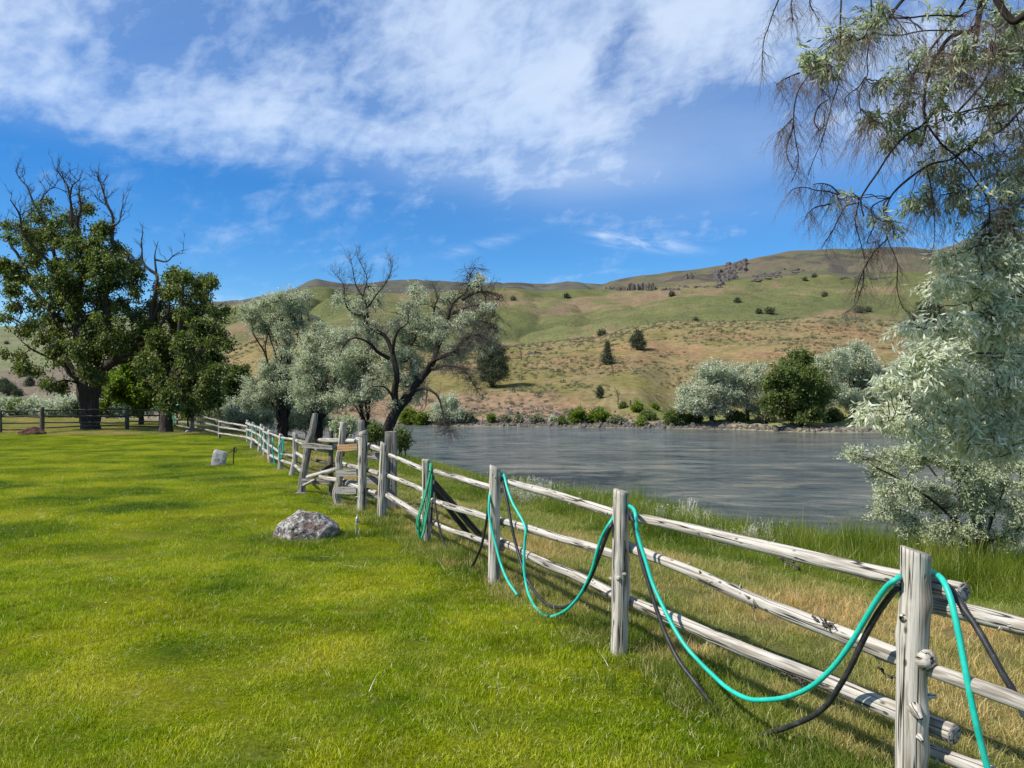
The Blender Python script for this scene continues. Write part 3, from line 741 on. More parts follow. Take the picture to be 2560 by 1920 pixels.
GRASS_ON = True
def build_grass():
    # mown lawn, near: small dense tiles; farther: larger tiles of wider blades
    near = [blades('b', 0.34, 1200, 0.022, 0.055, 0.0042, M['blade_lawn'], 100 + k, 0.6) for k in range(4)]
    P = []; Rt = []; S = []; I = []
    x, y, r = scatter_points(-0.80, 0.85, 1.8, 8.5, 0.28, 1)
    m = in_fence_lawn(x, y); x, y = x[m], y[m]
    P.append(np.stack([x, y, near_h(x, y)], 1)); n = len(x)
    Rt.append(np.stack([0 * x, 0 * x, r.uniform(0, 6.28, n)], 1))
    hs = 0.85 + 0.25 * vn(x * 1.1, y * 1.1, 0, 9)
    S.append(np.stack([np.ones(n), np.ones(n), hs * r.uniform(.8, 1.25, n)], 1)); I.append(r.integers(0, 4, n))
    gn_scatter('lawn_grass', np.concatenate(P), np.concatenate(Rt), np.concatenate(S), np.concatenate(I), near, 'short green lawn grass in the foreground left of the fence')
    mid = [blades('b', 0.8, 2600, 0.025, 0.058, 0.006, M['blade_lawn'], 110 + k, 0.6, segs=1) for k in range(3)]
    x, y, r = scatter_points(-0.75, 0.3, 8.3, 34.5, 0.66, 2)
    m = in_fence_lawn(x, y); x, y = x[m], y[m]; n = len(x)
    gn_scatter('distant_lawn_grass', np.stack([x, y, near_h(x, y)], 1), np.stack([0 * x, 0 * x, r.uniform(0, 6.28, n)], 1),
               np.stack([np.ones(n), np.ones(n), r.uniform(.8, 1.3, n)], 1), r.integers(0, 3, n), mid, 'short green lawn grass around the boulder and the trees')
    # dry meadow strip
    me_ = [blades('b', 0.34, 520, 0.03, 0.11, 0.0034, M['blade_meadow'], 120 + k, 0.8, clump=0.03) for k in range(4)]
    x, y, r = scatter_points(-0.40, 0.85, 2.2, 12, 0.27, 3)
    d = river_side(x, y); m = (x > fence_x(y) - .1) & (d < -0.8); x, y = x[m], y[m]; n = len(x)
    gn_scatter('dry_meadow_grass', np.stack([x, y, near_h(x, y)], 1), np.stack([0 * x, 0 * x, r.uniform(0, 6.28, n)], 1),
               np.stack([np.ones(n), np.ones(n), r.uniform(.7, 1.3, n)], 1), r.integers(0, 4, n), me_, 'short dry yellow grass between the fence and the riverbank')
    me2 = [blades('b', 0.8, 1300, 0.03, 0.10, 0.007, M['blade_meadow'], 125 + k, 0.8, segs=1) for k in range(3)]
    x, y, r = scatter_points(-0.75, 0.2, 11.8, 62, 0.7, 4)
    d = river_side(x, y); m = (~in_fence_lawn(x, y)) & (d < -0.8); x, y = x[m], y[m]; n = len(x)
    gn_scatter('distant_meadow_grass', np.stack([x, y, near_h(x, y)], 1), np.stack([0 * x, 0 * x, r.uniform(0, 6.28, n)], 1),
               np.stack([np.ones(n), np.ones(n), r.uniform(.7, 1.3, n)], 1), r.integers(0, 3, n), me2, 'pale grass of the field behind the far fence')
    # tall bank grass
    tall = [blades('b', 0.34, 420, 0.16, 0.42, 0.0055, M['blade_bank'], 130 + k, 0.55, clump=0.05) for k in range(5)]
    x, y, r = scatter_points(-0.45, 0.95, 4, 34, 0.27, 5)
    d = river_side(x, y) + 0.3 * vn(x * 0.8, y * 0.8, 0, 71)
    m = (d > -2.0) & (d < 3.2); x, y, d = x[m], y[m], d[m]; n = len(x)
    sc = (0.25 + 1.1 * sstep(d, -1.9, 0.0)) * r.uniform(.6, 1.25, n) * (1 + 0.35 * vn(x * .7, y * .7, 0, 14)) * (1 - 0.45 * sstep(y, 14, 20))
    gn_scatter('riverbank_grass', np.stack([x, y, near_h(x, y)], 1), np.stack([0 * x, 0 * x, r.uniform(0, 6.28, n)], 1),
               np.stack([np.ones(n), np.ones(n), sc], 1), r.integers(0, 5, n), tall, 'tall green grass along the edge of the riverbank')
    # unmown tufts along the foot of the fence
    tuft = [blades('b', 0.26, 170, 0.06, 0.17, 0.0040, M['blade_bank'], 140 + k, 0.5, clump=0.03) for k in range(4)]
    r = np.random.default_rng(9); n = 420
    y = 2.2 + 10.5 * r.random(n) ** 1.3; x = fence_x(y) + r.normal(0.08, 0.20, n)
    k = (r.random(n) < 0.6 + 0.6 * vn(x * 1.5, y * 1.5, 0, 40)); x, y = x[k], y[k]
    for cx_, cy_, rx_, ry_, q in ((-2.6, 9.72, .44, .38, 46), (-7.34, 19.4, .24, .14, 22), (-5.9, 19.8, .1, .1, 6), (-1.98, 9.9, .07, .07, 7), (-20.9, 34.2, .62, .42, 30), (-2.3, 11.7, .14, .14, 9), (-1.9, 11.2, .14, .14, 9), (-2.8, 12.6, .14, .14, 8), (-3.85, 14.1, .16, .14, 9)):
        a = r.uniform(0, 6.28, q); x = np.concatenate([x, cx_ + np.cos(a) * rx_ * r.uniform(.95, 1.12, q)]); y = np.concatenate([y, cy_ + np.sin(a) * ry_ * r.uniform(.95, 1.12, q)])
    nf = len(k[k]); n = len(x)
    gn_scatter('fence_tufts', np.stack([x, y, near_h(x, y)], 1), np.stack([0 * x, 0 * x, r.uniform(0, 6.28, n)], 1),
               np.stack([np.ones(n), np.ones(n), r.uniform(.5, 1.1, n) * np.where(np.arange(n) < nf, 1, .5)], 1), r.integers(0, 4, n), tuft, 'longer unmown grass under the lowest fence rail')
    # flowering wisps and pale plumes on the bank
    fl = []
    for k in range(3):
        rr = np.random.default_rng(150 + k); n0 = 26
        b = rr.normal(0, 0.10, (n0, 2)); h = rr.uniform(0.30, 0.62, n0); tip = np.stack([b[:, 0] * 1.9, b[:, 1] * 1.9, h], 1)
        c = rr.integers(0, n0, 460); p = tip[c] * np.array([1, 1, 1]) - np.stack([0 * h[c], 0 * h[c], h[c] * rr.random(460) * 0.45], 1) + rr.normal(0, 0.02, (460, 3))
        d1 = rr.normal(0, 1, (460, 3)) * 0.007; d2 = rr.normal(0, 1, (460, 3)) * 0.004
        V = np.stack([p - d1, p + d2, p + d1, p - d2], 1).reshape(-1, 3); i = np.arange(460)[:, None] * 4
        st = np.concatenate([np.stack([b[:, 0], b[:, 1], 0 * h], 1)[:, None], tip[:, None]], 1)
        sV, sQ, _ = tubes(st, np.full((n0, 2), 0.0022), 3)
        fl.append(mesh_obj('f', np.vstack([V, sV]), [i + np.array([[0, 1, 2, 3]]), sQ + len(V)], M['plume'] if k else M['white_flower'], None, {'tint': np.concatenate([np.repeat(rr.random(460), 4), np.full(len(sV), .5)])}, False))
    r = np.random.default_rng(12); pts = []
    for (cx_, cy_, s, q) in ((0.55, 14.6, 0.45, 13), (0.1, 15.6, 0.5, 11), (2.4, 12.0, 0.4, 6), (3.3, 10.7, 0.35, 6), (1.7, 13.0, 0.5, 5), (-0.8, 17.6, 0.7, 5)):
        a = r.normal(0, s, (q, 2)) + (cx_, cy_); pts.append(a)
    p = np.concatenate(pts); n = len(p)
    gn_scatter('bank_flowers', np.stack([p[:, 0], p[:, 1], near_h(p[:, 0], p[:, 1])], 1), np.stack([0 * p[:, 0], 0 * p[:, 0], r.uniform(0, 6.28, n)], 1),
               np.repeat(r.uniform(.5, 0.95, n)[:, None], 3, 1), r.integers(0, 3, n), fl, 'pale feathery weeds flowering at the water edge')
    # dry clippings and a few fallen petals lying in the lawn
    lit = [blades('b', 0.12, 5, 0.015, 0.05, 0.0035, M['litter'], 160 + k, 3.0) for k in range(3)]
    x, y, r = scatter_points(-0.75, 0.6, 2.4, 16, 0.42, 21, 1.0); m = in_fence_lawn(x, y) & (r.random(len(x)) < .55); x, y = x[m], y[m]; n = len(x)
    gn_scatter('lawn_litter', np.stack([x, y, near_h(x, y) + .035], 1), np.stack([r.normal(0, .5, n), r.normal(0, .5, n), r.uniform(0, 6.28, n)], 1), np.repeat(r.uniform(.5, 1.2, n)[:, None], 3, 1), r.integers(0, 3, n), lit, 'dry pale clippings scattered over the lawn')
M['plume'] = leaf_mat('pale_plume', [(0, (0.30, 0.30, 0.18)), (1, (0.58, 0.55, 0.42))], 0.3)
if GRASS_ON: build_grass()

# ------------------------------------------------------------------ logs, posts, rails
def log_mesh(name, pts, r0, r1, mat, parent=None, sides=14, seed=0, knots=5, cut=None, rough=0.09, bend=0.006, flat=None, stubs=0, dens=None, cap_tilt=0.0):
    """an uneven weathered log along pts (world points)"""
    rng = np.random.default_rng(seed)
    pts = np.asarray(pts, float); L = np.linalg.norm(np.diff(pts, axis=0), axis=1).sum()
    n = int(np.clip(L / (dens or max(0.02, 0.45 * min(r0, r1) + 0.012)), 6, 90))
    P = catmull(pts, n); s = np.linspace(0, 1, n)
    off = np.stack([vn(s * L * 1.3 + seed * 3.1, s * 0 + k * 7.7, seed, 3) for k in range(3)], 1) * bend * (s * (1 - s) * 4)[:, None]
    P = P + off
    Rr = r0 + (r1 - r0) * s
    Rr = Rr * (1 + rough * 0.6 * vn(s * L * 4.5, s * 0 + seed, 0, 4))
    V, Q, G = tubes(P[None], Rr[None], sides)
    V3 = V.reshape(n, sides, 3); C = P[:, None, :]; D = V3 - C
    th = np.arange(sides) * 2 * np.pi / sides
    A_, S_ = np.meshgrid(th, s * L)
    dis = 1 + rough * vn(np.cos(A_) * 1.3 + seed, np.sin(A_) * 1.3, S_ * 1.7, 6) + rough * 0.45 * vn(np.cos(A_) * 4 + seed, np.sin(A_) * 4, S_ * 2.5, 7)
    for k in range(knots):
        ks = rng.uniform(0.08, 0.92) * L; ka = rng.uniform(0, 6.28); kw = rng.uniform(0.6, 1.1) * max(r0, r1); kh = rng.uniform(0.10, 0.26)
        da = (A_ - ka + np.pi) % (2 * np.pi) - np.pi
        dis += kh * np.exp(-((S_ - ks) / kw) ** 2 - (da / 0.5) ** 2)
    if flat is not None: dis *= 1 - flat * np.abs(np.cos(A_ * 1)) ** 2 * 0.5
    V3 = C + D * dis[..., None]
    if cut is not None:            # slanted end: shift the last rings along the axis
        ax = (P[-1] - P[-2]); ax /= np.linalg.norm(ax)
        for k in range(1, 4):
            V3[-k] += ax[None, :] * ((D[-k] @ np.array([math.cos(cut[0]), math.sin(cut[0]), 0]))[:, None] * cut[1]) * (1 - (k - 1) / 3)
    g = Geo(); g.add(V3.reshape(-1, 3), Q, G)
    for end, ring in ((0, 0), (1, (n - 1) * sides)):
        idx = np.arange(sides) + ring
        base = V3[-1 if end else 0]; ctr = base.mean(axis=0); inner = ctr + (base - ctr) * 0.9
        ax = (P[-1] - P[-2]) if end else (P[0] - P[1]); ax = ax / np.linalg.norm(ax)
        inner = inner + ax * 0.1 * (r1 if end else r0)
        vv = np.vstack([inner, ctr + ax * 0.06 * r0]); k0 = g.n
        g.add(vv, np.array([[i, (i + 1) % sides, sides] for i in range(sides)]), np.column_stack([inner @ np.eye(3)[0] * 0 + np.cos(th) * r0, np.sin(th) * r0, 0 * th + 9]).tolist() + [[0, 0, 9]])
        g.F.setdefault(4, []).append(np.array([[idx[i], idx[(i + 1) % sides], k0 + (i + 1) % sides, k0 + i] for i in range(sides)]))
    for k in range(stubs):         # broken branch stubs
        q = rng.integers(2, n - 2); a = rng.integers(0, sides); dirv = V3[q, a] - P[q]; dirv /= np.linalg.norm(dirv)
        axv = P[q + 1] - P[q]; axv /= np.linalg.norm(axv)
        ln = rng.uniform(0.25, 0.7) * r0 * rng.choice([0.6, 1, 1.3]); rr = rng.uniform(0.10, 0.2) * r0
        e = V3[q, a] + dirv * ln + axv * ln * rng.uniform(-.5, .5)
        tp = np.stack([V3[q, a] - dirv * rr, (V3[q, a] + e) / 2 + axv * rr * .3, e]); rv = np.array([rr * 1.7, rr, rr * 0.7])
        sv, sq, sg = tubes(tp[None], rv[None], 6)
        g.add(sv, sq, sg); m6 = g.n - 6
        g.F.setdefault(3, []).append(np.array([[m6, m6 + i, m6 + i + 1] for i in range(1, 5)]))
    return g.build(name, mat, parent)

def bark_flakes(g, c, axis, nrm, size, n, rng):
    """ragged strips of bark hanging off a log"""
    axis = axis / np.linalg.norm(axis)
    for k in range(n):
        o = c + axis * rng.uniform(-size, size) + nrm * rng.uniform(-0.006, 0.006)
        d = (axis * rng.choice([-1, 1]) * rng.uniform(.5, 1) + nrm * rng.uniform(0, .5) + rng.normal(0, .25, 3)); d /= np.linalg.norm(d)
        ln = size * rng.uniform(.25, .9); rr = rng.uniform(0.002, 0.006)
        p = np.stack([o, o + d * ln * .5 + rng.normal(0, .004, 3), o + d * ln + rng.normal(0, .01, 3)])
        v, q, gg = tubes(p[None], np.array([[rr * 1.5, rr, rr * .3]]), 4); g.add(v, q, gg)

def post_at(name, parent, base, top, r0, r1, mat='wood_post', seed=1, **kw):
    base = np.array(base, float).copy(); base[2] -= 0.12
    return log_mesh(name, [base, np.array(top)], r0, r1, M[mat], parent, seed=seed, **kw)

# main rail fence --------------------------------------------------
fence = empty('rail_fence', (1.724, 3.3, 0.0), 'long weathered rail fence running from the right foreground back to the trees', 'fence')
# posts: px centre, base py, top py, half width px, mat, cut
YA, YB, YC, YD, YE = 3.3, 5.39, 7.36, 9.30, 11.0
def pt(px, py, Y): return PX(px, py, Y)
post_at('post', fence, pt(2276, 2024, YA), pt(2288, 1378, YA), 0.064, 0.060, seed=3, sides=26, knots=7, cut=(0.0, -0.30), rough=0.07, stubs=5, dens=0.02)
post_at('post', fence, pt(1547, 1630, YB), pt(1553, 1228, YB), 0.062, 0.057, seed=4, sides=20, knots=6, cut=(0.0, -0.22), rough=0.08, stubs=4, dens=0.025)
post_at('post', fence, pt(1236, 1458, YC), pt(1238, 1168, YC), 0.059, 0.050, seed=5, sides=16, knots=5, cut=(0.0, -0.42), rough=0.08, stubs=3, dens=0.03)
post_at('post', fence, pt(1067, 1353, YD), pt(1065, 1150, YD), 0.055, 0.050, seed=6, sides=14, knots=5, cut=(0.0, -0.10), rough=0.09, stubs=2)
post_at('post', fence, pt(954, 1293, 11.1), pt(960, 1109, 11.1), 0.060, 0.052, seed=7, sides=14, knots=5, cut=(0.0, -0.55), rough=0.12, stubs=2)
# a knot the size of a sawn branch on the near post
def big_knot():
    g = Geo(); c = PX(2322, 1648, YA - 0.066); d = np.array([0.25, -0.95, 0.18]); d /= np.linalg.norm(d)
    P = np.stack([c - d * 0.05, c - d * 0.015, c + d * 0.008, c + d * 0.014, c + d * 0.0145])
    v, q, gg = tubes(P[None], np.array([[0.058, 0.045, 0.034, 0.026, 0.004]]), 16)
    v = v + 0.003 * vn(v[:, 0] * 60, v[:, 1] * 60, v[:, 2] * 60, 3)[:, None]
    g.add(v, q, gg); g.build('sawn_knot', M['wood_post'], fence)
    g = Geo(); c = PX(2294, 1785, YA - 0.072); P = np.stack([c + (0, 0.03, 0.02), c, c + (0.004, -0.022, -0.012)])
    v, q, gg = tubes(P[None], np.array([[0.030, 0.020, 0.008]]), 10); g.add(v, q, gg); g.build('knot', M['wood_post'], fence); g = Geo()
    c = PX(2256, 1545, YA - 0.02); P = np.stack([c + (0.03, 0.01, 0.0), c, c + (-0.012, -0.01, 0.004)])
    v, q, gg = tubes(P[None], np.array([[0.035, 0.018, 0.006]]), 10); g.add(v, q, gg)
    g.build('knot', M['wood_post'], fence)
big_knot()
def small_post(pxb, pyb, pxt, pyt, hw, seed, bendx=0, mat='wood_post'):
    Y = F * CAMZ / (pyb - HOR)
    base = PX(pxb, pyb, Y); top = PX(pxt, pyt, Y); base[2] -= 0.1
    mid = (base + top) / 2 + np.array((bendx, 0, 0))
    return log_mesh('post', [base, mid, top], hw * mpp(Y), hw * .9 * mpp(Y), M[mat], fence, sides=9, seed=seed, knots=3, rough=0.14, stubs=1, cut=(0.0, -0.5), dens=0.06)
for a in ((726, 1190, 738, 1083, 7.0, 20, 0.05), (700, 1176, 703, 1086, 6.2, 21, 0.0), (676, 1156, 676, 1077, 7.4, 22, 0.0), (661, 1137, 662, 1069, 4.6, 23, 0.0),
          (648, 1128, 655, 1062, 5.0, 24, 0.0), (630, 1119, 634, 1057, 4.8, 25, 0.0), (619, 1105, 619, 1051, 3.8, 26, 0.0),
          (549, 1097, 549, 1051, 3.6, 27, 0.0, 'wood_grey')):
    small_post(*a)

def rail(p0, p1, h0, h1, seed, off0=0.085, mat='wood', sides=14, parent=None, Y0=None, Y1=None, **kw):
    """rail between two pixels; h0,h1 thickness in px"""
    y0 = Y0 or FY(p0[0], -off0); y1 = Y1 or FY(p1[0], -off0)
    a, b = PX(p0[0], p0[1], y0), PX(p1[0], p1[1], y1)
    return log_mesh('rail', [a, b], h0 / 2 * mpp(y0), h1 / 2 * mpp(y1), M[mat], parent or fence, sides=sides, seed=seed, **kw)
# span between the two nearest posts
rail((1540, 1283), (2408, 1482), 22, 48, 31, 0.125, sides=22, knots=6, stubs=6, rough=0.07, bend=0.012, dens=0.03)
rail((1568, 1366), (2300, 1662), 26, 44, 32, 0.115, sides=22, knots=7, stubs=8, rough=0.12, bend=0.012, dens=0.03)
rail((1540, 1487), (2385, 1836), 26, 50, 33, 0.115, sides=22, knots=6, stubs=4, rough=0.09, bend=0.012, dens=0.03)
# second span
rail((1240, 1194), (1562, 1291), 14, 26, 34, 0.11, knots=5, stubs=12, bend=0.02)
rail((1230, 1296), (1566, 1396), 17, 24, 35, 0.11, knots=5, stubs=10, bend=0.02)
rail((1230, 1343), (1566, 1500), 17, 28, 36, 0.11, knots=5, stubs=5, bend=0.02)
# third span
rail((1058, 1172), (1252, 1226), 12, 18, 37, 0.10, knots=4, stubs=4, bend=0.02)
rail((1058, 1245), (1256, 1306), 14, 19, 38, 0.10, knots=4, stubs=4, rough=0.14, bend=0.02)
rail((1058, 1300), (1256, 1371), 11, 15, 39, 0.10, knots=4, stubs=4, bend=0.02)
# fourth span, from the stile
rail((968, 1135), (1072, 1180), 9, 13, 40, 0.10, knots=3, stubs=7, Y0=11.2)
rail((966, 1187), (1072, 1232), 10, 14, 41, 0.10, knots=3, stubs=7, Y0=11.2)
rail((964, 1235), (1070, 1303), 15, 16, 42, 0.10, knots=3, stubs=2, Y0=11.2)
# right of the nearest post, running out of the picture
rail((2330, 1512), (2760, 1618), 44, 46, 43, 0.17, sides=20, knots=5, stubs=5, Y0=3.46, Y1=2.45, dens=0.03)
rail((2200, 1630), (2760, 1832), 36, 46, 44, 0.17, sides=20, knots=5, stubs=4, Y0=3.65, Y1=2.45, mat='wood', dens=0.03)
rail((2290, 1862), (2760, 2046), 36, 42, 45, 0.17, sides=20, knots=5, stubs=3, Y0=3.55, Y1=2.45, dens=0.03)
def flakes():
    g = Geo(); rng = np.random.default_rng(5)
    for (px, py, n, sz) in ((1990, 1414, 9, .04), (1965, 1404, 5, .04), (2050, 1552, 12, .06), (2075, 1560, 8, .05), (1870, 1490, 10, .07), (1810, 1462, 10, .08), (1780, 1450, 8, .07), (1950, 1672, 14, .07), (1990, 1690, 8, .06), (1895, 1655, 6, .06), (2210, 1678, 6, .05), (1872, 1505, 6, .05)):
        Y = FY(px, -0.10); bark_flakes(g, PX(px, py, Y - 0.03), np.array([0.35, -0.93, -0.15]), np.array([0, -0.3, -1.0]), sz, n, rng)
    tag(g.build('loose_bark', M['wood_dark'], fence), kind='stuff')
flakes()
# far part of the fence: rails between the small posts
fp = [(739, 1190), (703, 1176), (676, 1156), (661, 1137), (651, 1128), (633, 1119), (619, 1105)]
fy = [F * CAMZ / (q[1] - HOR) + 0.1 for q in fp]
tops = [1103, 1098, 1090, 1083, 1075, 1066, 1062]
def frail(i, j, ya, yb, h, seed, ext=3, mat='wood'):
    rail((fp[i][0] + ext, ya), (fp[j][0] - ext, yb), h * 1.15, h, seed, Y0=fy[i], Y1=fy[j], sides=8, knots=3, stubs=2, mat=mat, dens=0.1)
for k, (ya, yb) in enumerate(((1100, 1094), (1096, 1083), (1088, 1078), (1078, 1070), (1072, 1063), (1066, 1058))): frail(k, k + 1, ya, yb, 6, 50 + k)
for k, (ya, yb) in enumerate(((1141, 1134), (1136, 1112), (1118, 1098), (1100, 1088), (1091, 1078), (1080, 1074))): frail(k, k + 1, ya, yb, 6, 60 + k)
for k, (ya, yb) in enumerate(((1165, 1150), (1152, 1138), (1140, 1122), (1122, 1110), (1112, 1098), (1100, 1094))): frail(k, k + 1, ya, yb, 7, 70 + k)
# from the leaning stile post to the first small post
for k, (a, b, h) in enumerate((((738, 1100), (775, 1117), 8), ((740, 1131), (766, 1150), 8), ((736, 1162), (762, 1186), 8))):
    rail(a, b, h, h, 80 + k, Y0=17.2, Y1=14.4, sides=9, knots=3, stubs=2)
# last two spans in the shade to the corner post
Y5, Y6, Y7 = 29.1, 31.0, 36.5
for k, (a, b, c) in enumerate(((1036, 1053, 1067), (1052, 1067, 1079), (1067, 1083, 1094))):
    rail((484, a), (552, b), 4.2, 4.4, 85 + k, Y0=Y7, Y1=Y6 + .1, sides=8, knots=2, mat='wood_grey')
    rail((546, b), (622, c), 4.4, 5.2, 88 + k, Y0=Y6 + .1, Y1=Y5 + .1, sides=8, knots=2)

def brace():
    g = Geo()
    for k, (a, b, w) in enumerate((((1084, 1206), (1212, 1352), 0.036), ((1082, 1222), (1196, 1366), 0.030))):
        A = PX(a[0], a[1], 9.42 + .05 * k); B = PX(b[0], b[1], 9.75 + .05 * k); d = B - A; L = np.linalg.norm(d); x = d / L
        z = np.cross(x, (0, 1, 0.0)); z /= np.linalg.norm(z); y = np.cross(z, x)
        boxgeo(g, (A + B) / 2, (L / 2, 0.022, w), np.stack([x, y, z], 1))
    g.build('brace_plank', M['wood_dark'], fence, smooth=False)
brace()

# stile --------------------------------------------------------------
stile = empty('fence_stile', tuple(PX(850, 1262, 12.56)), 'rustic step stile of posts, planks and logs crossing the rail fence', 'stile')
def spost(pts, Y, w0, w1, seed, mat='wood_post', **kw):
    p = [PX(a, b, Y) for a, b in pts]; p[0] = p[0] - np.array((0, 0, 0.08))
    d = dict(sides=12, knots=3, rough=0.12, dens=0.05); d.update(kw)
    return log_mesh('post', p, w0 / 2 * mpp(Y), w1 / 2 * mpp(Y), M[mat], stile, seed=seed, **d)
spost([(754, 1231), (757, 1195), (766, 1140), (772, 1100), (779, 1083), (785, 1056), (788, 1034)], 14.1, 21, 15, 101, 'wood_grey', cut=(0, 0.1), flat=0.3)
spost([(849, 1262), (840, 1232), (849, 1200), (847, 1150), (853, 1120), (856, 1090), (858, 1056)], 12.56, 18, 15, 102, stubs=3)
spost([(900, 1270), (902, 1160), (903, 1051)], 12.4, 17, 17, 103, 'wood_grey')
spost([(904, 1284), (905, 1190), (907, 1120), (908, 1078)], 11.75, 23, 21, 104, cut=(0, 0.35), stubs=3)
spost([(828, 1240), (828, 1150), (828, 1077)], 13.6, 12, 11, 105, 'wood_dark')
def square_post(px, pyb, pyt, Y, w, mat):
    g = Geo(); b = PX(px, pyb, Y); t_ = PX(px, pyt, Y); h = t_[2] - b[2] + 0.1; n = 14; hw = w / 2 * mpp(Y)
    ring = []; seg = 5
    for s in range(4):
        for k in range(seg):
            f = -1 + 2 * k / seg; q = {0: (f, -1), 1: (1, f), 2: (-f, 1), 3: (-1, -f)}[s]; ring.append(q)
    ring = np.array(ring, float); ring *= (1 - 0.05 * (np.abs(ring).min(1) > .7))[:, None]; m = len(ring); V = []
    for i in range(n):
        z = b[2] - 0.1 + h * i / (n - 1); c = ring * hw * (1 + 0.03 * vn(ring[:, 0] * 3, ring[:, 1] * 3, z * 3, 8)[:, None])
        V.append(np.column_stack([c[:, 0] + b[0], c[:, 1] + Y, np.full(m, z)]))
    V = np.vstack(V); i = np.arange(n - 1)[:, None] * m; k = np.arange(m)[None, :]
    Q = np.stack([i + k, i + (k + 1) % m, i + m + (k + 1) % m, i + m + k], -1).reshape(-1, 4)
    G = V - np.array([b[0], Y, 0]); g.add(V, Q, G)
    top = V[-m:]; g.add(np.vstack([top, top.mean(0) + (0, 0, .006)]), np.array([[q, (q + 1) % m, m] for q in range(m)]), np.vstack([top, top.mean(0)]) - np.array([b[0], Y, 0]))
    g.build('square_post', M[mat], stile, smooth=False)
square_post(977, 1286, 1079, 11.9, 28, 'wood_grey')
def splank(a, b, Ya, Yb, h, depth, seed, mat='wood_grey', name='plank'):
    """plank from pixel a to b (centres), h px high, depth m"""
    A, B = PX(a[0], a[1], Ya), PX(b[0], b[1], Yb); d = B - A; L = np.linalg.norm(d); x = d / L
    z = np.array((0, 0, 1.0)) - x * x[2]; z /= np.linalg.norm(z); y = np.cross(z, x); g = Geo(); n = 12
    hz = h / 2 * mpp(Ya); rng = np.random.default_rng(seed)
    V = []; G = []
    for i in range(n):
        c = A + d * i / (n - 1); e = rng.normal(0, 0.03, 4)
        for k, (sy, sz) in enumerate(((-1, -1), (1, -1), (1, 1), (-1, 1))):
            V.append(c + y * sy * depth / 2 + z * sz * hz * (1 + e[k])); G.append((sy * depth / 2, sz * hz, L * i / (n - 1) + seed))
    i = np.arange(n - 1)[:, None] * 4; k = np.arange(4)[None, :]
    g.add(np.array(V), np.stack([i + k, i + (k + 1) % 4, i + 4 + (k + 1) % 4, i + 4 + k], -1).reshape(-1, 4), np.array(G))
    g.F.setdefault(4, []).append(np.array([[0, 1, 2, 3], [4 * n - 4, 4 * n - 1, 4 * n - 2, 4 * n - 3]]))
    return g.build(name, M[mat], stile, smooth=False)
splank((765, 1113), (841, 1119), 13.9, 13.5, 10, 0.20, 1, 'wood_grey', 'step_plank')
splank((846, 1120), (896, 1118), 12.45, 12.2, 16, 0.05, 2, 'wood_warm', 'step_plank')
splank((842, 1182), (894, 1181), 12.45, 12.2, 17, 0.05, 3, 'wood_grey', 'step_plank')
splank((841, 1226), (893, 1226), 12.45, 12.2, 17, 0.05, 4, 'wood_grey', 'step_plank')
splank((757, 1203), (834, 1204), 14.0, 13.7, 12, 0.05, 5, 'wood_grey', 'step_plank')
splank((921, 1138), (957, 1143), 12.1, 11.95, 19, 0.06, 6, 'wood_grey', 'step_plank')
splank((919, 1198), (960, 1204), 12.1, 11.95, 21, 0.06, 7, 'wood_grey', 'step_plank')
splank((913, 1237), (958, 1242), 12.1, 11.95, 12, 0.06, 8, 'wood_grey', 'step_plank')
splank((741, 1232), (766, 1233), 14.0, 14.0, 3, 0.25, 9, 'wood_grey', 'base_board')
splank((833, 1262), (866, 1261), 12.5, 12.5, 3, 0.25, 10, 'wood_grey', 'base_board')
def slog(a, b, Ya, Yb, h, seed, mat='wood', **kw):
    d = dict(sides=11, knots=3, rough=0.13, stubs=2, dens=0.05); d.update(kw)
    return log_mesh('log', [PX(a[0], a[1], Ya), PX(b[0], b[1], Yb)], h / 2 * mpp(Ya), h / 2 * mpp(Yb), M[mat], stile, seed=seed, **d)
slog((798, 1101), (896, 1103), 13.8, 12.6, 11, 111)
slog((783, 1122), (824, 1128), 14.2, 13.7, 10, 112)
slog((781, 1148), (838, 1164), 14.1, 13.4, 8, 113, 'wood_dark')
slog((748, 1101), (782, 1113), 14.6, 14.1, 8, 114, 'wood_grey')
slog((770, 1193), (843, 1172), 13.85, 12.7, 12, 115, 'wood')
slog((757, 1214), (789, 1198), 13.8, 13.6, 6, 116, 'wood')
splank((804, 1176), (832, 1159), 13.6, 13.4, 5, 0.14, 11, 'wood_dark', 'plank')
slog((856, 1160), (948, 1183), 12.9, 11.4, 12, 117)
slog((800, 1193), (898, 1209), 13.3, 12.3, 11, 118)
slog((858, 1207), (942, 1232), 12.7, 11.5, 10, 119)
slog((921, 1113), (957, 1126), 11.95, 11.3, 13, 120)
slog((892, 1096), (909, 1102), 12.3, 12.0, 9, 121)
def wire():
    th = np.linspace(0, 2 * np.pi, 18); c = PX(907, 1088, 11.75)
    P = np.column_stack([c[0] + 0.072 * np.cos(th), c[1] + 0.072 * np.sin(th), c[2] + 0.02 * np.cos(th + .5)])
    g = Geo(); v, q, gg = tubes(P[None], np.full((1, 18), 0.004), 5); g.add(v, q, gg); g.build('wire_loop', M['iron'], stile)
wire()

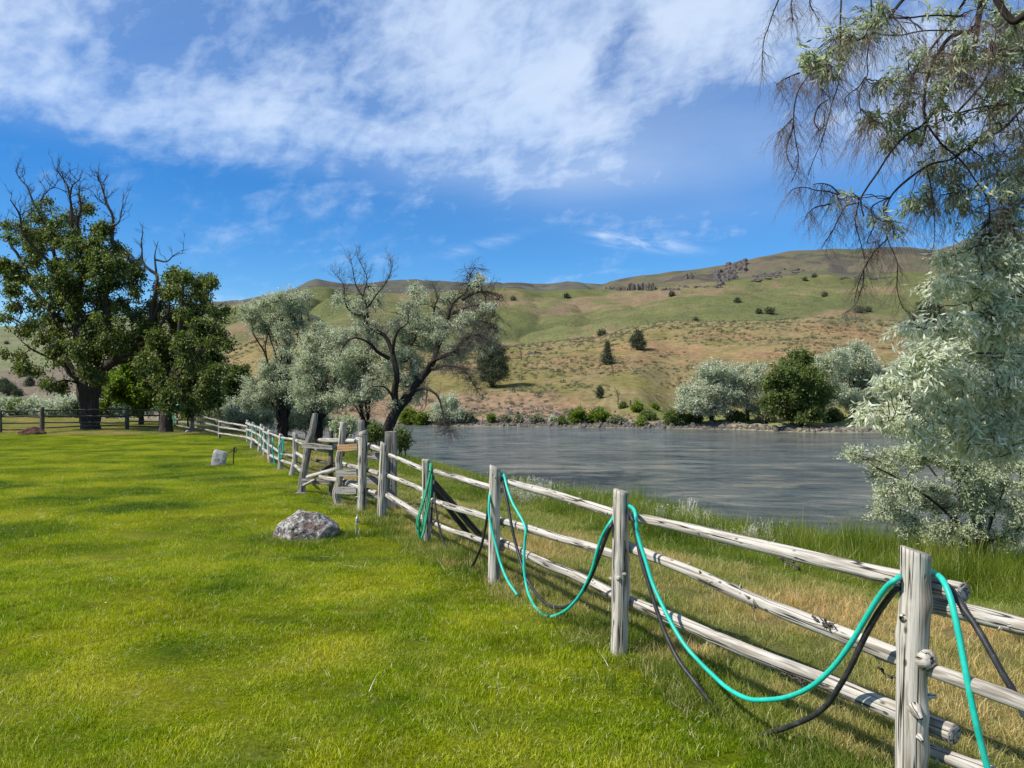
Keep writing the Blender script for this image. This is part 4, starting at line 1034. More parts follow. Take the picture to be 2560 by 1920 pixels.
# corner frame under the far trees with its own posts ----------------
def back_fence():
    f = empty('rail_fence', tuple(PX(105, 1067, 35.5)), 'dark four rail fence across the back of the lawn behind the big tree', 'fence')
    def bp(px, pyb, pyt, hw, Y, seed, mat='wood_dark'):
        b = PX(px, pyb, Y); b[2] = min(b[2], 0.0) - 0.1; t_ = PX(px, pyt, Y)
        log_mesh('post', [b, t_], hw * mpp(Y), hw * mpp(Y) * .95, M[mat], f, sides=8, seed=seed, knots=2, rough=.1, dens=0.12)
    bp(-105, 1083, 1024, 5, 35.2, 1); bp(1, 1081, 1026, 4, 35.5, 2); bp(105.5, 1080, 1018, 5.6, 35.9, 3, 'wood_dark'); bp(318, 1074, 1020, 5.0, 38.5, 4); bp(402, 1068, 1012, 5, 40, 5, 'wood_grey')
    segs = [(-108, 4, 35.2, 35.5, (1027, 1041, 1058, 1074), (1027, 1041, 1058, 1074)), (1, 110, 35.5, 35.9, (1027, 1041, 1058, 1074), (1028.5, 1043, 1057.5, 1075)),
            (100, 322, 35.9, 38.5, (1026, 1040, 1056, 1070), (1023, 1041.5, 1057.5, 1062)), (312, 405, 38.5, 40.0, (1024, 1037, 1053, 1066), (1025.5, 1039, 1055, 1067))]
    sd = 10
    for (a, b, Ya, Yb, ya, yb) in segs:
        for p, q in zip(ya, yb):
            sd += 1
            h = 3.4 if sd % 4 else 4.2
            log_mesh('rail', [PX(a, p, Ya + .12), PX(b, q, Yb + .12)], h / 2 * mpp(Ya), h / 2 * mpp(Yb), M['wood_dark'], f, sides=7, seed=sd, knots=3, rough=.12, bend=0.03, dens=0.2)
back_fence()
def corner_rack():
    f = empty('corner_frame', tuple(PX(460, 1072, 37)), 'weathered corner posts with short rails where the two fences meet under the tree', 'fence corner')
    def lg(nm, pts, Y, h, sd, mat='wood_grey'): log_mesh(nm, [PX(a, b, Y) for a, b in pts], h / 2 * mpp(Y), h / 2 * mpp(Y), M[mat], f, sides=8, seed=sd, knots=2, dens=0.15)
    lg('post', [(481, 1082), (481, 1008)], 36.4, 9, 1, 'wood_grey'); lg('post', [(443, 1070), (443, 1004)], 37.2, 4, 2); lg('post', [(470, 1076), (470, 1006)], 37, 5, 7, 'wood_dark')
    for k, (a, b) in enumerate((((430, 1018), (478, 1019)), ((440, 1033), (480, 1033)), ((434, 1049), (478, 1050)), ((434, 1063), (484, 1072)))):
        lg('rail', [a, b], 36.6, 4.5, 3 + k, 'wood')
corner_rack()

# ------------------------------------------------------------------ hoses
def hose(name, pts, r, mat, label, group=None, parent=None, cat='hose', sides=8, n=70):
    P = catmull([PX(*p) for p in pts], n); _s = np.linspace(0, 1, n) * n / 12.0; P = P + 0.006 * np.stack([vn(_s + q * 31 + len(pts), _s * 0, 0, 6) for q in range(3)], 1)
    V, Q, G = tubes(P[None], np.full((1, n), r), sides); g = Geo(); g.add(V, Q, G)
    for e, s0 in ((0, 0), (1, (n - 1) * sides)):
        g.F.setdefault(3, []).append(np.array([[s0, s0 + i, s0 + i + 1] for i in range(1, sides - 1)]))
    o = g.build(name, M[mat], parent)
    if label: tag(o, label, cat, group)
    return o
def onf(pts, off=0.09): return [(a, b, FY(a, off)) for a, b in pts]
RG = 0.0125
GR = 'hoses hung over the fence'
P1 = [(1530, 1296, 5.40), (1540, 1272, 5.50), (1553, 1258, 5.54), (1570, 1262, 5.42)] + onf([(1586, 1284), (1593, 1339), (1614, 1407), (1639, 1474), (1681, 1559), (1736, 1643), (1795, 1702), (1859, 1740), (1905, 1750), (1964, 1744), (2027, 1717), (2078, 1673), (2124, 1613), (2158, 1559), (2192, 1504), (2217, 1470), (2243, 1449)], 0.10)
P1[3:3] = []
P1 += [(2262, 1436, 3.36), (2290, 1424, 3.42), (2318, 1424, 3.40), (2340, 1434, 3.30), (2357, 1450, 3.18), (2375, 1490, 3.12), (2389, 1544, 3.08), (2404, 1617, 3.05), (2418, 1689, 3.02), (2432, 1761, 3.0), (2450, 1844, 2.98), (2469, 1920, 2.97), (2490, 2000, 2.96), (2520, 2070, 2.93)]
PG0 = [(1379, 1541, 6.22), (1398, 1535, 6.12)] + onf([(1416, 1525), (1434, 1507), (1452, 1483), (1470, 1447), (1482, 1416), (1494, 1380), (1506, 1344), (1518, 1317)], 0.09)
hose('garden_hose', PG0[:0] + PG0 + P1, RG, 'hose_green', 'bright teal green hose looped low between the two nearest posts and over their tops', GR, n=260, sides=10)
hose('garden_hose', [(1292, 1487, 6.75), (1274, 1459, 6.85), (1259, 1425, 7.0), (1247, 1392, 7.08), (1238, 1356, 7.15), (1230, 1323, 7.2), (1224, 1287, 7.26), (1223, 1257, 7.3), (1225, 1230, 7.36), (1232, 1200, 7.46), (1240, 1184, 7.50), (1254, 1184, 7.40), (1262, 1196, 7.28), (1268, 1220, 7.2), (1280, 1251, 7.1), (1295, 1278, 7.0), (1310, 1305, 6.9), (1316, 1329, 6.84), (1313, 1356, 6.84), (1310, 1389, 6.83), (1310, 1425, 6.8), (1315, 1459, 6.75), (1322, 1486, 6.65), (1334, 1513, 6.5), (1344, 1526, 6.4), (1357, 1538, 6.29), (1368, 1543, 6.25)],
     RG, 'hose_green', 'teal green hose hung over the third post from the right and trailing on the lawn', GR, n=140)
PB = [(1176, 1418, 7.95), (1187, 1404, 7.8), (1202, 1371, 7.65), (1211, 1338, 7.6), (1217, 1308, 7.55), (1221, 1278, 7.5), (1227, 1230, 7.48), (1238, 1194, 7.52), (1250, 1192, 7.45), (1258, 1205, 7.34), (1262, 1220, 7.25), (1271, 1263, 7.15), (1280, 1314, 7.06), (1289, 1362, 7.0), (1301, 1404, 6.9), (1313, 1440, 6.8), (1331, 1471, 6.68), (1353, 1498, 6.5), (1377, 1514, 6.35), (1401, 1519, 6.2), (1422, 1513, 6.08), (1440, 1498, 5.98)] + onf([(1459, 1477), (1478, 1443), (1496, 1398), (1514, 1350), (1529, 1312)], 0.07) + [(1542, 1288, 5.55), (1556, 1276, 5.6), (1569, 1274, 5.5)] + onf([(1578, 1290), (1585, 1320), (1601, 1390), (1622, 1462), (1646, 1538), (1669, 1597), (1698, 1656), (1740, 1713)], 0.08) + [(1778, 1760, 4.44), (1830, 1812, 4.27), (1880, 1840, 4.13), (1925, 1832, 4.06)] + onf([(1964, 1820), (2019, 1799), (2061, 1770), (2091, 1732), (2124, 1681), (2146, 1635), (2171, 1580), (2196, 1533), (2226, 1491), (2246, 1470)], 0.07) + [(2266, 1450, 3.40), (2292, 1440, 3.46), (2322, 1442, 3.44), (2345, 1452, 3.36), (2378, 1475, 3.22), (2407, 1519, 3.12), (2440, 1566, 3.06), (2476, 1627, 3.0), (2505, 1678, 2.96), (2530, 1718, 2.93), (2549, 1756, 2.91)]
hose('garden_hose', PB, 0.0135, 'hose_black', 'black rubber hose draped along the three nearest posts and sagging into the grass', GR, n=300, sides=10)
def fitting():
    c0, c1 = PX(2549, 1756, 2.91), PX(2572, 1805, 2.89); g = Geo()
    P = np.stack([c0, c0 + (c1 - c0) * .15, c0 + (c1 - c0) * .2, c0 + (c1 - c0) * .7, c0 + (c1 - c0) * .75, c1]); v, q, gg = tubes(P[None], np.array([[.015, .015, .018, .018, .014, .014]]), 12)
    g.add(v, q, gg); tag(g.build('hose_fitting', M['metal']), 'silver metal coupling at the end of the black hose by the right edge', 'hose fitting')
fitting()
hose('garden_hose', [(1078, 1330, 9.1), (1080, 1214, 9.35), (1083, 1190, 9.4), (1086, 1215, 9.2), (1090, 1269, 9.05), (1099, 1323, 8.95), (1108, 1352, 8.9), (1114, 1368, 8.85), (1117, 1378, 8.8)], 0.012, 'hose_black', 'thin black hose hanging down beside the coiled green hose on the fourth post', GR, n=40)
def coil():
    g = Geo(); r = np.random.default_rng(3)
    S = [[(1077, 1180), (1071, 1200), (1057, 1251), (1042, 1305), (1044, 1329), (1054, 1350), (1075, 1370)],
         [(1077, 1168), (1068, 1215), (1060, 1250), (1049, 1293), (1048, 1329), (1053, 1345)],
         [(1080, 1178), (1072, 1245), (1063, 1281), (1056, 1317), (1050, 1341)],
         [(1078, 1175), (1066, 1230), (1053, 1275), (1045, 1310), (1047, 1338), (1052, 1346), (1058, 1330), (1064, 1290), (1072, 1240), (1080, 1185)],
         [(1080, 1185), (1076, 1240), (1067, 1290), (1060, 1330), (1054, 1346)]]
    for k, s in enumerate(S):
        P = catmull([PX(a, b, 9.18 - 0.012 * k) for a, b in s], 30); v, q, gg = tubes(P[None], np.full((1, 30), 0.0115), 7); g.add(v, q, gg)
    P = catmull([PX(1076, 1178, 9.15), PX(1077, 1166, 9.2), PX(1076, 1160, 9.3), PX(1068, 1160, 9.45)], 10); v, q, gg = tubes(P[None], np.full((1, 10), 0.02), 8); g.add(v, q, gg)
    tag(g.build('garden_hose', M['hose_dull']), 'grass green hose hung in long loops on the fourth post from the right', 'hose', GR)
coil()
far_h = [([(624, 1057), (623, 1081), (623, 1112)], 28, 'teal hose hanging on the far end post of the rail fence, beside the shaded rails'),
         ([(640, 1067), (640, 1088), (643, 1107)], 25, 'short teal hose hanging between the second and third distant fence posts'),
         ([(657, 1078), (653, 1096), (653, 1121), (655, 1133)], 22.8, 'teal hose looped over the fence just left of the fourth distant post'),
         ([(668, 1080), (667, 1106), (670, 1138)], 21.5, 'teal hose hanging straight down just left of the thick distant post'),
         ([(681, 1096), (681, 1125), (684, 1145), (688, 1166)], 19.4, 'teal hose slanting to the ground just right of the thick distant post')]
for pts, Y, lb in far_h:
    top = pts[0]; p = [(top[0] + 2, top[1] - 1, Y + .25)] + [(a, b, Y) for a, b in pts]
    hose('garden_hose', p, 0.016, 'hose_green', lb, 'teal hoses on the distant posts', n=18, sides=6)
def loop_hose(pts, Y, lb, r=0.016):
    hose('garden_hose', [(a, b, Y) for a, b in pts], r, 'hose_green', lb, 'teal hoses on the distant posts', n=40, sides=6)
loop_hose([(625, 1058), (627, 1075), (630, 1090), (627, 1078), (624, 1060)], 27.5, 'narrow teal hose loop between the two farthest pale posts')
loop_hose([(708, 1096), (698, 1115), (698, 1139), (703, 1146), (707, 1125), (709, 1098)], 17.9, 'closed teal hose loop hanging on the crooked short post')
def far_coil():
    g = Geo()
    for k in range(5):
        s = [(455 - k, 1006 + k), (441 - k * 1.2, 1016), (433 - k * .6, 1034), (434 + k * 1.0, 1052 + (k % 2) * 4)]
        P = catmull([PX(a, b, 35.6) for a, b in s], 16); v, q, gg = tubes(P[None], np.full((1, 16), 0.028), 6); g.add(v, q, gg)
    tag(g.build('garden_hose', M['hose_green']), 'bundle of teal hose on the corner frame beneath the second big tree', 'hose')
far_coil()

# ------------------------------------------------------------------ rocks, hydrant, tap
def rock(name, c, size, mat, seed, label, cat='rock', top=None, tilt=(0, 0, 0), sub=5, amp=0.22, flatbase=True, shape=None):
    import bmesh
    bm = bmesh.new(); bmesh.ops.create_icosphere(bm, subdivisions=sub, radius=1.0)
    V = np.array([v.co[:] for v in bm.verts]); Fc = np.array([[v.index for v in f.verts] for f in bm.faces]); bm.free()
    n = V / np.linalg.norm(V, axis=1, keepdims=True)
    # chop with random planes for facets
    r = np.random.default_rng(seed); d = np.ones(len(V))
    planes = r.normal(0, 1, (14, 3)) if shape is None else np.array(shape, float)[:, :3]
    offs = r.uniform(0.62, 0.9, len(planes)) if shape is None else np.array(shape, float)[:, 3]
    planes /= np.linalg.norm(planes, axis=1, keepdims=True)
    for p, o in zip(planes, offs):
        k = n @ p; d = np.where(k > 0.05, np.minimum(d, o / np.maximum(k, 0.05)), d)
    d = d * (1 + amp * 0.35 * fbm(n[:, 0] * 2.5 + seed, n[:, 1] * 2.5, n[:, 2] * 2.5, 4, seed) + amp * 0.16 * fbm(n[:, 0] * 9 + seed, n[:, 1] * 9, n[:, 2] * 9, 3, seed + 3))
    V = n * d[:, None] * np.array(size)
    Rm = np.array(Matrix.Rotation(tilt[2], 3, 'Z') @ Matrix.Rotation(tilt[1], 3, 'Y') @ Matrix.Rotation(tilt[0], 3, 'X'))
    V = V @ Rm.T
    if name is None: return V + np.array(c), Fc
    me_o = mesh_obj(name, V, [Fc], M[mat]); me_o.location = c
    return tag(me_o, label, cat)
c = PX(771, 1316, 9.9)
rock('boulder', (c[0], 9.75, 0.07), (0.43, 0.38, 0.33), 'rock', 7, 'angular lichen covered boulder on the lawn beside the small tap', 'boulder',
     shape=[(0.12, 0.1, 1, 0.74), (-0.62, -0.1, 0.7, 0.68), (0.75, 0.0, 0.65, 0.74), (0.93, -0.35, -0.15, 0.78), (0.1, -1, 0.15, 0.72), (-1, -0.2, 0.1, 0.88), (0.35, -0.75, 0.65, 0.66), (-.6, -.8, .25, .74), (0, 1, 0.3, 0.8), (-.3, -.6, .75, .72), (.3, .5, .9, .76)], amp=0.13, sub=6)
c = PX(548, 1150, 19.4)
rock('stone_slab', (c[0], 19.4, 0.17), (0.215, 0.08, 0.30), 'rock_slab', 9, 'pale flat stone slab standing tilted on the lawn by the hydrant', 'stone',
     shape=[(0, -1, 0.0, 0.9), (0, 1, 0, 0.9), (0.1, 0, 1, 0.70), (1, 0, 0.0, 0.78), (-1, 0, 0.0, 0.78), (0, 0, -1, 0.8)], tilt=(-0.15, 0.16, 0.12), amp=0.10)
c = PX(91, 1079, 34.5)
rock('boulder', (c[0], 34.2, 0.05), (0.60, 0.4, 0.34), 'rock_brown', 12, 'low dark reddish brown boulder in front of the back fence at the left', 'boulder',
     shape=[(0.1, 0, 1, 0.85), (-0.6, -0.1, 0.8, 0.72), (0.7, 0, 0.7, 0.74), (0, -1, 0.2, 0.85), (1, 0, 0, .97), (-1, 0, 0, .97)], amp=0.2)
rk = PX(431, 1092, 33); rock('stone', (PX(478, 1079, 36)[0], 35.6, 0.05), (0.13, 0.12, 0.12), 'rock_slab', 3, 'small white stone at the foot of the shaded corner post', 'stone', sub=3)

def hydrant():
    r = empty('yard_hydrant', tuple(PX(585, 1161, 19.8)), 'thin black yard hydrant standing beside the tilted stone slab', 'hydrant')
    def T(nm, pts, rr, sides=8):
        g = Geo(); P = catmull([PX(a, b, 19.8) for a, b in pts], 14); v, q, gg = tubes(P[None], np.full((1, 14), rr), sides); g.add(v, q, gg)
        g.F.setdefault(3, []).append(np.array([[len(v) - sides, len(v) - sides + i, len(v) - sides + i + 1] for i in range(1, sides - 1)])); g.build(nm, M['iron'], r)
    T('pipe', [(583, 1166), (584, 1140), (585, 1122)], 0.016); T('head', [(585, 1130), (585, 1126), (585, 1119)], 0.028)
    T('spout', [(585, 1127), (579, 1126), (576, 1130)], 0.013); T('handle', [(585, 1119), (588, 1118), (591, 1121), (591, 1128), (588, 1130)], 0.010)
hydrant()
def tap():
    r = empty('standpipe_tap', tuple(PX(891, 1338, 9.9)), 'short galvanised standpipe with a small tap between the boulder and the stile', 'tap')
    def T(nm, pts, rr, mat='metal'):
        g = Geo(); P = np.array([PX(a, b, 9.86) for a, b in pts]); v, q, gg = tubes(P[None], np.array([rr]), 10); g.add(v, q, gg)
        m = len(v); g.F.setdefault(3, []).append(np.array([[m - 10, m - 10 + i, m - 9 + i] for i in range(1, 9)])); g.build(nm, M[mat], r)
    T('pipe', [(890, 1345), (891, 1312), (892, 1304)], [.011, .011, .012]); T('body', [(892, 1306), (892, 1298), (893, 1292)], [.017, .019, .012])
    T('stem', [(893, 1295), (893.5, 1288)], [.006, .006]); T('handle', [(890, 1287.6), (898, 1287.2)], [.007, .007]); T('outlet', [(892, 1300), (897, 1302), (898, 1306)], [.012, .011, .012])
tap()

# ------------------------------------------------------------------ trees
class Tree:
    def __init__(s, seed):
        s.r = np.random.default_rng(seed); s.wood = Geo(); s.fine = Geo(); s.S = np.zeros((0, 3)); s.SR = np.zeros(0)
        s.LV = []; s.LT = []; s.LS = np.zeros((0, 3))
    def limb(s, pts, r0, r1, n=None, wig=0.03, sides=8, skel=True, flare=False):
        pts = np.asarray(pts, float); L = np.linalg.norm(np.diff(pts, axis=0), axis=1).sum()
        n = n or int(np.clip(L / 0.16, 6, 60)); P = catmull(pts, n)
        t = np.linspace(0, 1, n); w = wig * L * 0.15
        P = P + s.r.normal(0, 1, 3) * 0 + np.stack([vn(t * L * 1.1 + s.r.uniform(0, 99), t * 0 + k, 0, 3) for k in range(3)], 1) * w * np.minimum(1, t * 4)[:, None]
        Rr = r0 + (r1 - r0) * t ** 0.85; Rr = Rr * (1 + 0.10 * vn(t * L * 3 + s.r.uniform(0, 99), t * 0, 0, 5))
        if flare: Rr = Rr * (1 + 0.55 * np.exp(-t * L / (r0 * 1.6)))
        V, Q, G = tubes(P[None], Rr[None], sides)
        if r0 > 0.12:
            C = np.repeat(P, sides, 0); D = V - C; th = np.tile(np.arange(sides) * 2 * np.pi / sides, n); ss = np.repeat(t * L, sides)
            V = C + D * (1 + 0.13 * vn(np.cos(th) * 2.2, np.sin(th) * 2.2, ss * 0.8, 7) + 0.07 * vn(np.cos(th) * 6, np.sin(th) * 6, ss * 1.2, 8))[:, None]
        s.wood.add(V, Q, G)
        if skel:
            s.LS = np.vstack([s.LS, P[3:]]); k = max(1, n // 14); s.S = np.vstack([s.S, P[2::k]]); s.SR = np.concatenate([s.SR, Rr[2::k]])
        return P
    def connect(s, T, r0, r1, segs=5, arch=0.15, wig=0.10, sides=4, skel=False, up=0.35, fine=True, maxlen=None):
        """grow a twig from the nearest wood to each target; earlier twigs carry later ones"""
        T = np.asarray(T, float)
        if skel and len(T) > 12:
            d0 = np.linalg.norm(T[:, None, :] - s.S[None, ::2], axis=2).min(1); o = np.argsort(d0 + s.r.random(len(T)) * 0.2 * d0.max()); nb = 7; out = []
            for k in range(nb):
                q = o[k * len(T) // nb:(k + 1) * len(T) // nb]
                if len(q): out.append(s._conn(T[q], r0 * (1 - .45 * k / nb), r1, segs, arch, wig, sides, True, up, fine, maxlen))
            return np.vstack(out)
        return s._conn(T, r0, r1, segs, arch, wig, sides, skel, up, fine, maxlen)
    def _conn(s, T, r0, r1, segs, arch, wig, sides, skel, up, fine, maxlen):
        st = np.zeros_like(T); sr = np.zeros(len(T))
        for i in range(0, len(T), 400):
            d = np.linalg.norm(T[i:i + 400, None, :] - s.S[None], axis=2)
            pen = d + up * np.maximum(0, s.S[None, :, 2] - T[i:i + 400, None, 2] + 0.15 * d) + s.r.random(d.shape) * 0.12 * d
            j = pen.argmin(1); st[i:i + 400] = s.S[j]; sr[i:i + 400] = s.SR[j]
        if maxlen is not None:
            d = T - st; L = np.linalg.norm(d, axis=1, keepdims=True); st = T - d * np.minimum(1, maxlen / np.maximum(L, 1e-6))
        D = T - st; L = np.linalg.norm(D, axis=1, keepdims=True)
        C = st + D * 0.5 + s.r.normal(0, 1, T.shape) * wig * L; C[:, 2] += (arch * L[:, 0])
        t = np.linspace(0, 1, segs)[None, :, None]
        P = st[:, None] * (1 - t) ** 2 + 2 * C[:, None] * t * (1 - t) + T[:, None] * t ** 2
        P[:, 1:-1] += s.r.normal(0, 1, P[:, 1:-1].shape) * (0.03 * L[:, None])
        R0 = np.minimum(r0, sr * 0.8 + 0.002)[:, None]; tt = np.linspace(0, 1, segs)[None, :]
        Rr = R0 * (1 - tt) + np.minimum(r1, R0) * tt
        V, Q, G = tubes(P, Rr, sides); (s.fine if fine else s.wood).add(V, Q, G)
        if skel:
            s.S = np.vstack([s.S, P[:, 1:].reshape(-1, 3)]); s.SR = np.concatenate([s.SR, Rr[:, 1:].ravel()])
        return P
    def leaves(s, P, k, L, W, lo=0.35, spread=0.06, droop=0.2, align=0.6, tlo=0.0, thi=1.0, flutter=1.0):
        N, S, _ = P.shape
        t = s.r.uniform(lo, 1.03, (N, k)) * (S - 1); i = np.clip(t.astype(int), 0, S - 2); f = (t - i)[..., None]
        a = np.take_along_axis(P, i[..., None], 1); b = np.take_along_axis(P, (i + 1)[..., None], 1)
        c = (a + (b - a) * f).reshape(-1, 3); ax = (b - a).reshape(-1, 3); ax /= np.linalg.norm(ax, axis=1, keepdims=True) + 1e-9
        n = len(c); c = c + s.r.normal(0, spread, (n, 3))
        rd = s.r.normal(0, 1, (n, 3)); rd /= np.linalg.norm(rd, axis=1, keepdims=True)
        d = ax * align + rd * flutter + np.array([0, 0, -droop]); d /= np.linalg.norm(d, axis=1, keepdims=True)
        sd = np.cross(d, s.r.normal(0, .75, (n, 3)) + np.array([-.35, 0, .9])); sd /= np.linalg.norm(sd, axis=1, keepdims=True) + 1e-9
        nn = np.cross(d, sd)
        l = L * s.r.uniform(0.6, 1.25, (n, 1)); w = W * s.r.uniform(0.7, 1.2, (n, 1))
        V = np.stack([c, c + d * l * .45 + sd * w * .5 + nn * w * .12, c + d * l, c + d * l * .45 - sd * w * .5 + nn * w * .12], 1)
        s.LV.append(V.reshape(-1, 3)); s.LT.append(np.repeat(s.r.uniform(tlo, thi, n), 4))
    def bare(s, starts, n, L, r, up=0.5, kids=4, sub=3, droop=0.0, skel=False):
        """bare forking twigs from random wood points"""
        B = s.LS[s.r.choice(len(s.LS), n)] if starts is None else starts[s.r.integers(0, len(starts), n)]
        d = s.r.normal(0, 1, (n, 3)); d[:, 2] = np.abs(d[:, 2]) * up * 2 + up - droop; d /= np.linalg.norm(d, axis=1, keepdims=True)
        for lev in range(2):
            ln = L * s.r.uniform(.5, 1.2, len(B)) * (0.45 if lev else 1.0); S_ = 6
            t = np.linspace(0, 1, S_)
            P = B[:, None] + d[:, None] * (t[None, :, None] * ln[:, None, None]); w = np.cumsum(s.r.normal(0, 1, P.shape), axis=1) * (0.055 * ln)[:, None, None]; w[:, 0] = 0
            P = P + w; P[:, :, 2] -= droop * (t ** 2)[None] * ln[:, None] * 0.8
            rr = (r * (0.5 if lev else 1)) * (1 - 0.8 * t)[None] * np.ones((len(B), 1))
            V, Q, G = tubes(P, rr, 3); s.fine.add(V, Q, G)
            if lev == 0:
                k = s.r.integers(1, S_ - 1, (len(B), kids)); B2 = np.take_along_axis(P, k[..., None], 1).reshape(-1, 3)
                d2 = np.repeat(d, kids, 0) + s.r.normal(0, .55, (len(B2), 3)); d2[:, 2] += 0.25 - droop; d2 /= np.linalg.norm(d2, axis=1, keepdims=True); B, d = B2, d2
    def build(s, name, base, bark, leaf, label, cat='tree', group=None, fine_mat=None, crown='crown', trunk='trunk', leafkind=None):
        root = empty(name, tuple(base), label, cat, group)
        if s.wood.n: s.wood.build(trunk, M[bark], root)
        if s.fine.n: tag(s.fine.build('twigs', M[fine_mat or bark], root), kind='stuff')
        if s.LV:
            V = np.vstack(s.LV); i = np.arange(len(V) // 4)[:, None] * 4
            tag(mesh_obj(crown, V, [i + np.array([[0, 1, 2, 3]])], M[leaf], root, {'tint': np.concatenate(s.LT)}, False), kind='stuff')
        return root
    def blob(s, px, py, rx, ry, Y, n, dy=0.0, rd=None, shell=0.35, cl=0, cr=8.0):
        n0 = n; n = max(2, n // cl) if cl else n
        c = PX(px, py, Y + dy); q = s.r.normal(0, 1, (n, 3)); q /= np.linalg.norm(q, axis=1, keepdims=True)
        rad = s.r.random(n)[:, None] ** (1 / 3.0) * (1 - shell) + shell * s.r.random(n)[:, None] ** 0.2
        sd_ = s.r.uniform(0, 99); rad = rad * (0.88 + 0.5 * vn(q[:, 0] * 1.9 + sd_, q[:, 2] * 1.9, q[:, 1] * 1.9, 3))[:, None]
        m = mpp(Y); rd = rd or 0.5 * (rx + ry)
        out = c + q * rad * np.array((rx * m, rd * m, ry * m))
        if cl: out = out[s.r.integers(0, n, n0)] + s.r.normal(0, 1, (n0, 3)) * cr * m * np.array((1, 1, .62))
        return out

def conv(sc, ox, oy): return lambda a: [(ox + q[0] / sc, oy + q[1] / sc) for q in a]

def locust():
    Y = 38.7; cv = conv(2.155, 0, 380); T = Tree(1)
    def lm(pts, r0, r1, dys=None, **k):
        p = cv(pts); dys = dys or [0] * len(p); return T.limb([PX(a, b, Y + d) for (a, b), d in zip(p, dys)], r0 * .8, r1, wig=.10, **k)
    T.limb([np.array((PX(226, 1080, Y)[0], Y, -.15)), PX(222, 1030, Y), PX(216, 985, Y), PX(222, 950, Y)], 0.36, 0.42, sides=20, flare=True, n=20)
    T.limb([PX(236, 1078, Y - .2), PX(232, 1030, Y - .15), PX(240, 960, Y)], 0.22, 0.26, sides=12, flare=True)
    lm([(455, 1240), (375, 1175), (345, 1090), (330, 1000), (250, 840), (130, 680), (70, 500), (0, 390)], .34, .04, [0, 0, .2, .5, 1, 1.5, 2, 2.2])
    lm([(460, 1230), (430, 1100), (410, 900), (440, 700), (435, 560), (425, 400), (425, 170)], .33, .03, [0, .2, .4, 0, -.4, -.6, -.8])
    lm([(430, 1100), (440, 900), (350, 760), (260, 590), (130, 440), (70, 300), (55, 270)], .24, .03, [.2, -.6, -1.2, -1.6, -2, -2.2, -2.2])
    lm([(415, 900), (400, 800), (300, 620), (275, 490), (215, 360), (190, 300), (140, 200), (95, 100)], .22, .02, [.4, .8, 1.2, 1.4, 1.6, 1.7, 1.8, 2])
    lm([(190, 300), (240, 230), (300, 180), (310, 150)], .06, .012, [1.7, 1.7, 1.6, 1.6])
    lm([(435, 700), (430, 620), (390, 420), (370, 230), (340, 150), (295, 90)], .18, .025, [0, -.5, -.9, -1, -1, -1])
    lm([(375, 240), (390, 180), (430, 150), (440, 120)], .07, .012, [-1, -1, -1.1, -1.2])
    lm([(490, 1200), (540, 1050), (575, 850), (600, 650), (605, 500), (600, 400), (590, 270), (560, 190), (535, 150)], .32, .025, [0, 0, -.4, -.8, -1, -1, -.9, -.8, -.8])
    lm([(600, 400), (640, 380), (660, 300), (660, 265)], .05, .01, [-1, -1.1, -1.2, -1.2]); lm([(590, 300), (550, 270), (535, 250)], .05, .01, [-.9, -1, -1])
    lm([(500, 1240), (580, 1160), (700, 1100), (760, 1050), (820, 920), (850, 780), (840, 660), (780, 580), (760, 500), (760, 430)], .34, .025, [0, -.2, -.6, -.9, -1.2, -1.4, -1.3, -1.2, -1.2, -1.2])
    lm([(820, 920), (880, 780), (960, 730), (990, 650)], .13, .02, [-1.2, -1.6, -1.9, -2]); lm([(845, 680), (835, 560), (850, 480)], .09, .012, [-1.3, -1, -.8]); lm([(835, 580), (900, 590), (940, 555), (1000, 545)], .07, .01, [-1, -1.2, -1.3, -1.4])
    lm([(560, 1180), (640, 1130), (740, 1090), (880, 1060)], .16, .04, [0, .8, 1.2, 1.6])
    lm([(365, 1150), (250, 1100), (170, 1060), (120, 1020)], .13, .02, [0, -.8, -1.2, -1.5]); lm([(440, 1250), (340, 1230), (280, 1250)], .1, .02, [0, -1.4, -2.2]); lm([(450, 1150), (460, 1180), (470, 1190)], .12, .03, [0, -1.6, -2.6])
    lm([(330, 1000), (250, 960), (140, 940), (60, 900)], .13, .02, [.5, 1.4, 2, 2.4]); lm([(600, 650), (680, 600), (720, 560)], .1, .02, [-.8, 0, .6])
    bl = [(60, 640, 90, 90, 1), (30, 740, 80, 60, .7), (120, 900, 110, 90, 1), (90, 1095, 60, 45, .9), (150, 1165, 80, 35, .9), (280, 1250, 70, 45, 1), (465, 1195, 95, 45, 1), (300, 700, 120, 110, 1), (240, 560, 130, 100, .9),
          (200, 430, 120, 90, .75), (245, 300, 55, 60, .7), (350, 430, 110, 110, .8), (445, 300, 55, 80, .8), (450, 560, 120, 130, 1), (560, 450, 75, 70, .9), (590, 620, 120, 120, 1), (640, 770, 130, 110, 1), (690, 610, 90, 100, .9),
          (480, 780, 150, 130, 1), (340, 900, 140, 120, 1), (240, 1000, 80, 50, .6), (620, 910, 130, 100, 1), (500, 1010, 160, 110, 1.1), (670, 1050, 120, 80, .9), (760, 850, 100, 110, 1), (800, 980, 90, 80, .9), (860, 800, 70, 80, .7),
          (400, 1090, 120, 70, 1), (60, 420, 60, 70, .4), (100, 800, 90, 80, .8)]
    ts = []; tw = []
    for (x, y, rx, ry, w) in bl:
        px, py = x / 2.155, 380 + y / 2.155; area = rx * ry / 9000.0
        low = y > 1080
        for rep in range(2):
            dy = T.r.uniform(-2.6, 2.6) if not low else T.r.uniform(-2.8, -.5)
            ts.append(T.blob(px, py, rx / 2.155 * .85, ry / 2.155 * .85, Y, max(4, int(9 * area * w)), dy)); tw.append((px, py, rx * 1.14 / 2.155, ry * 1.14 / 2.155, int(66 * area * w), dy))
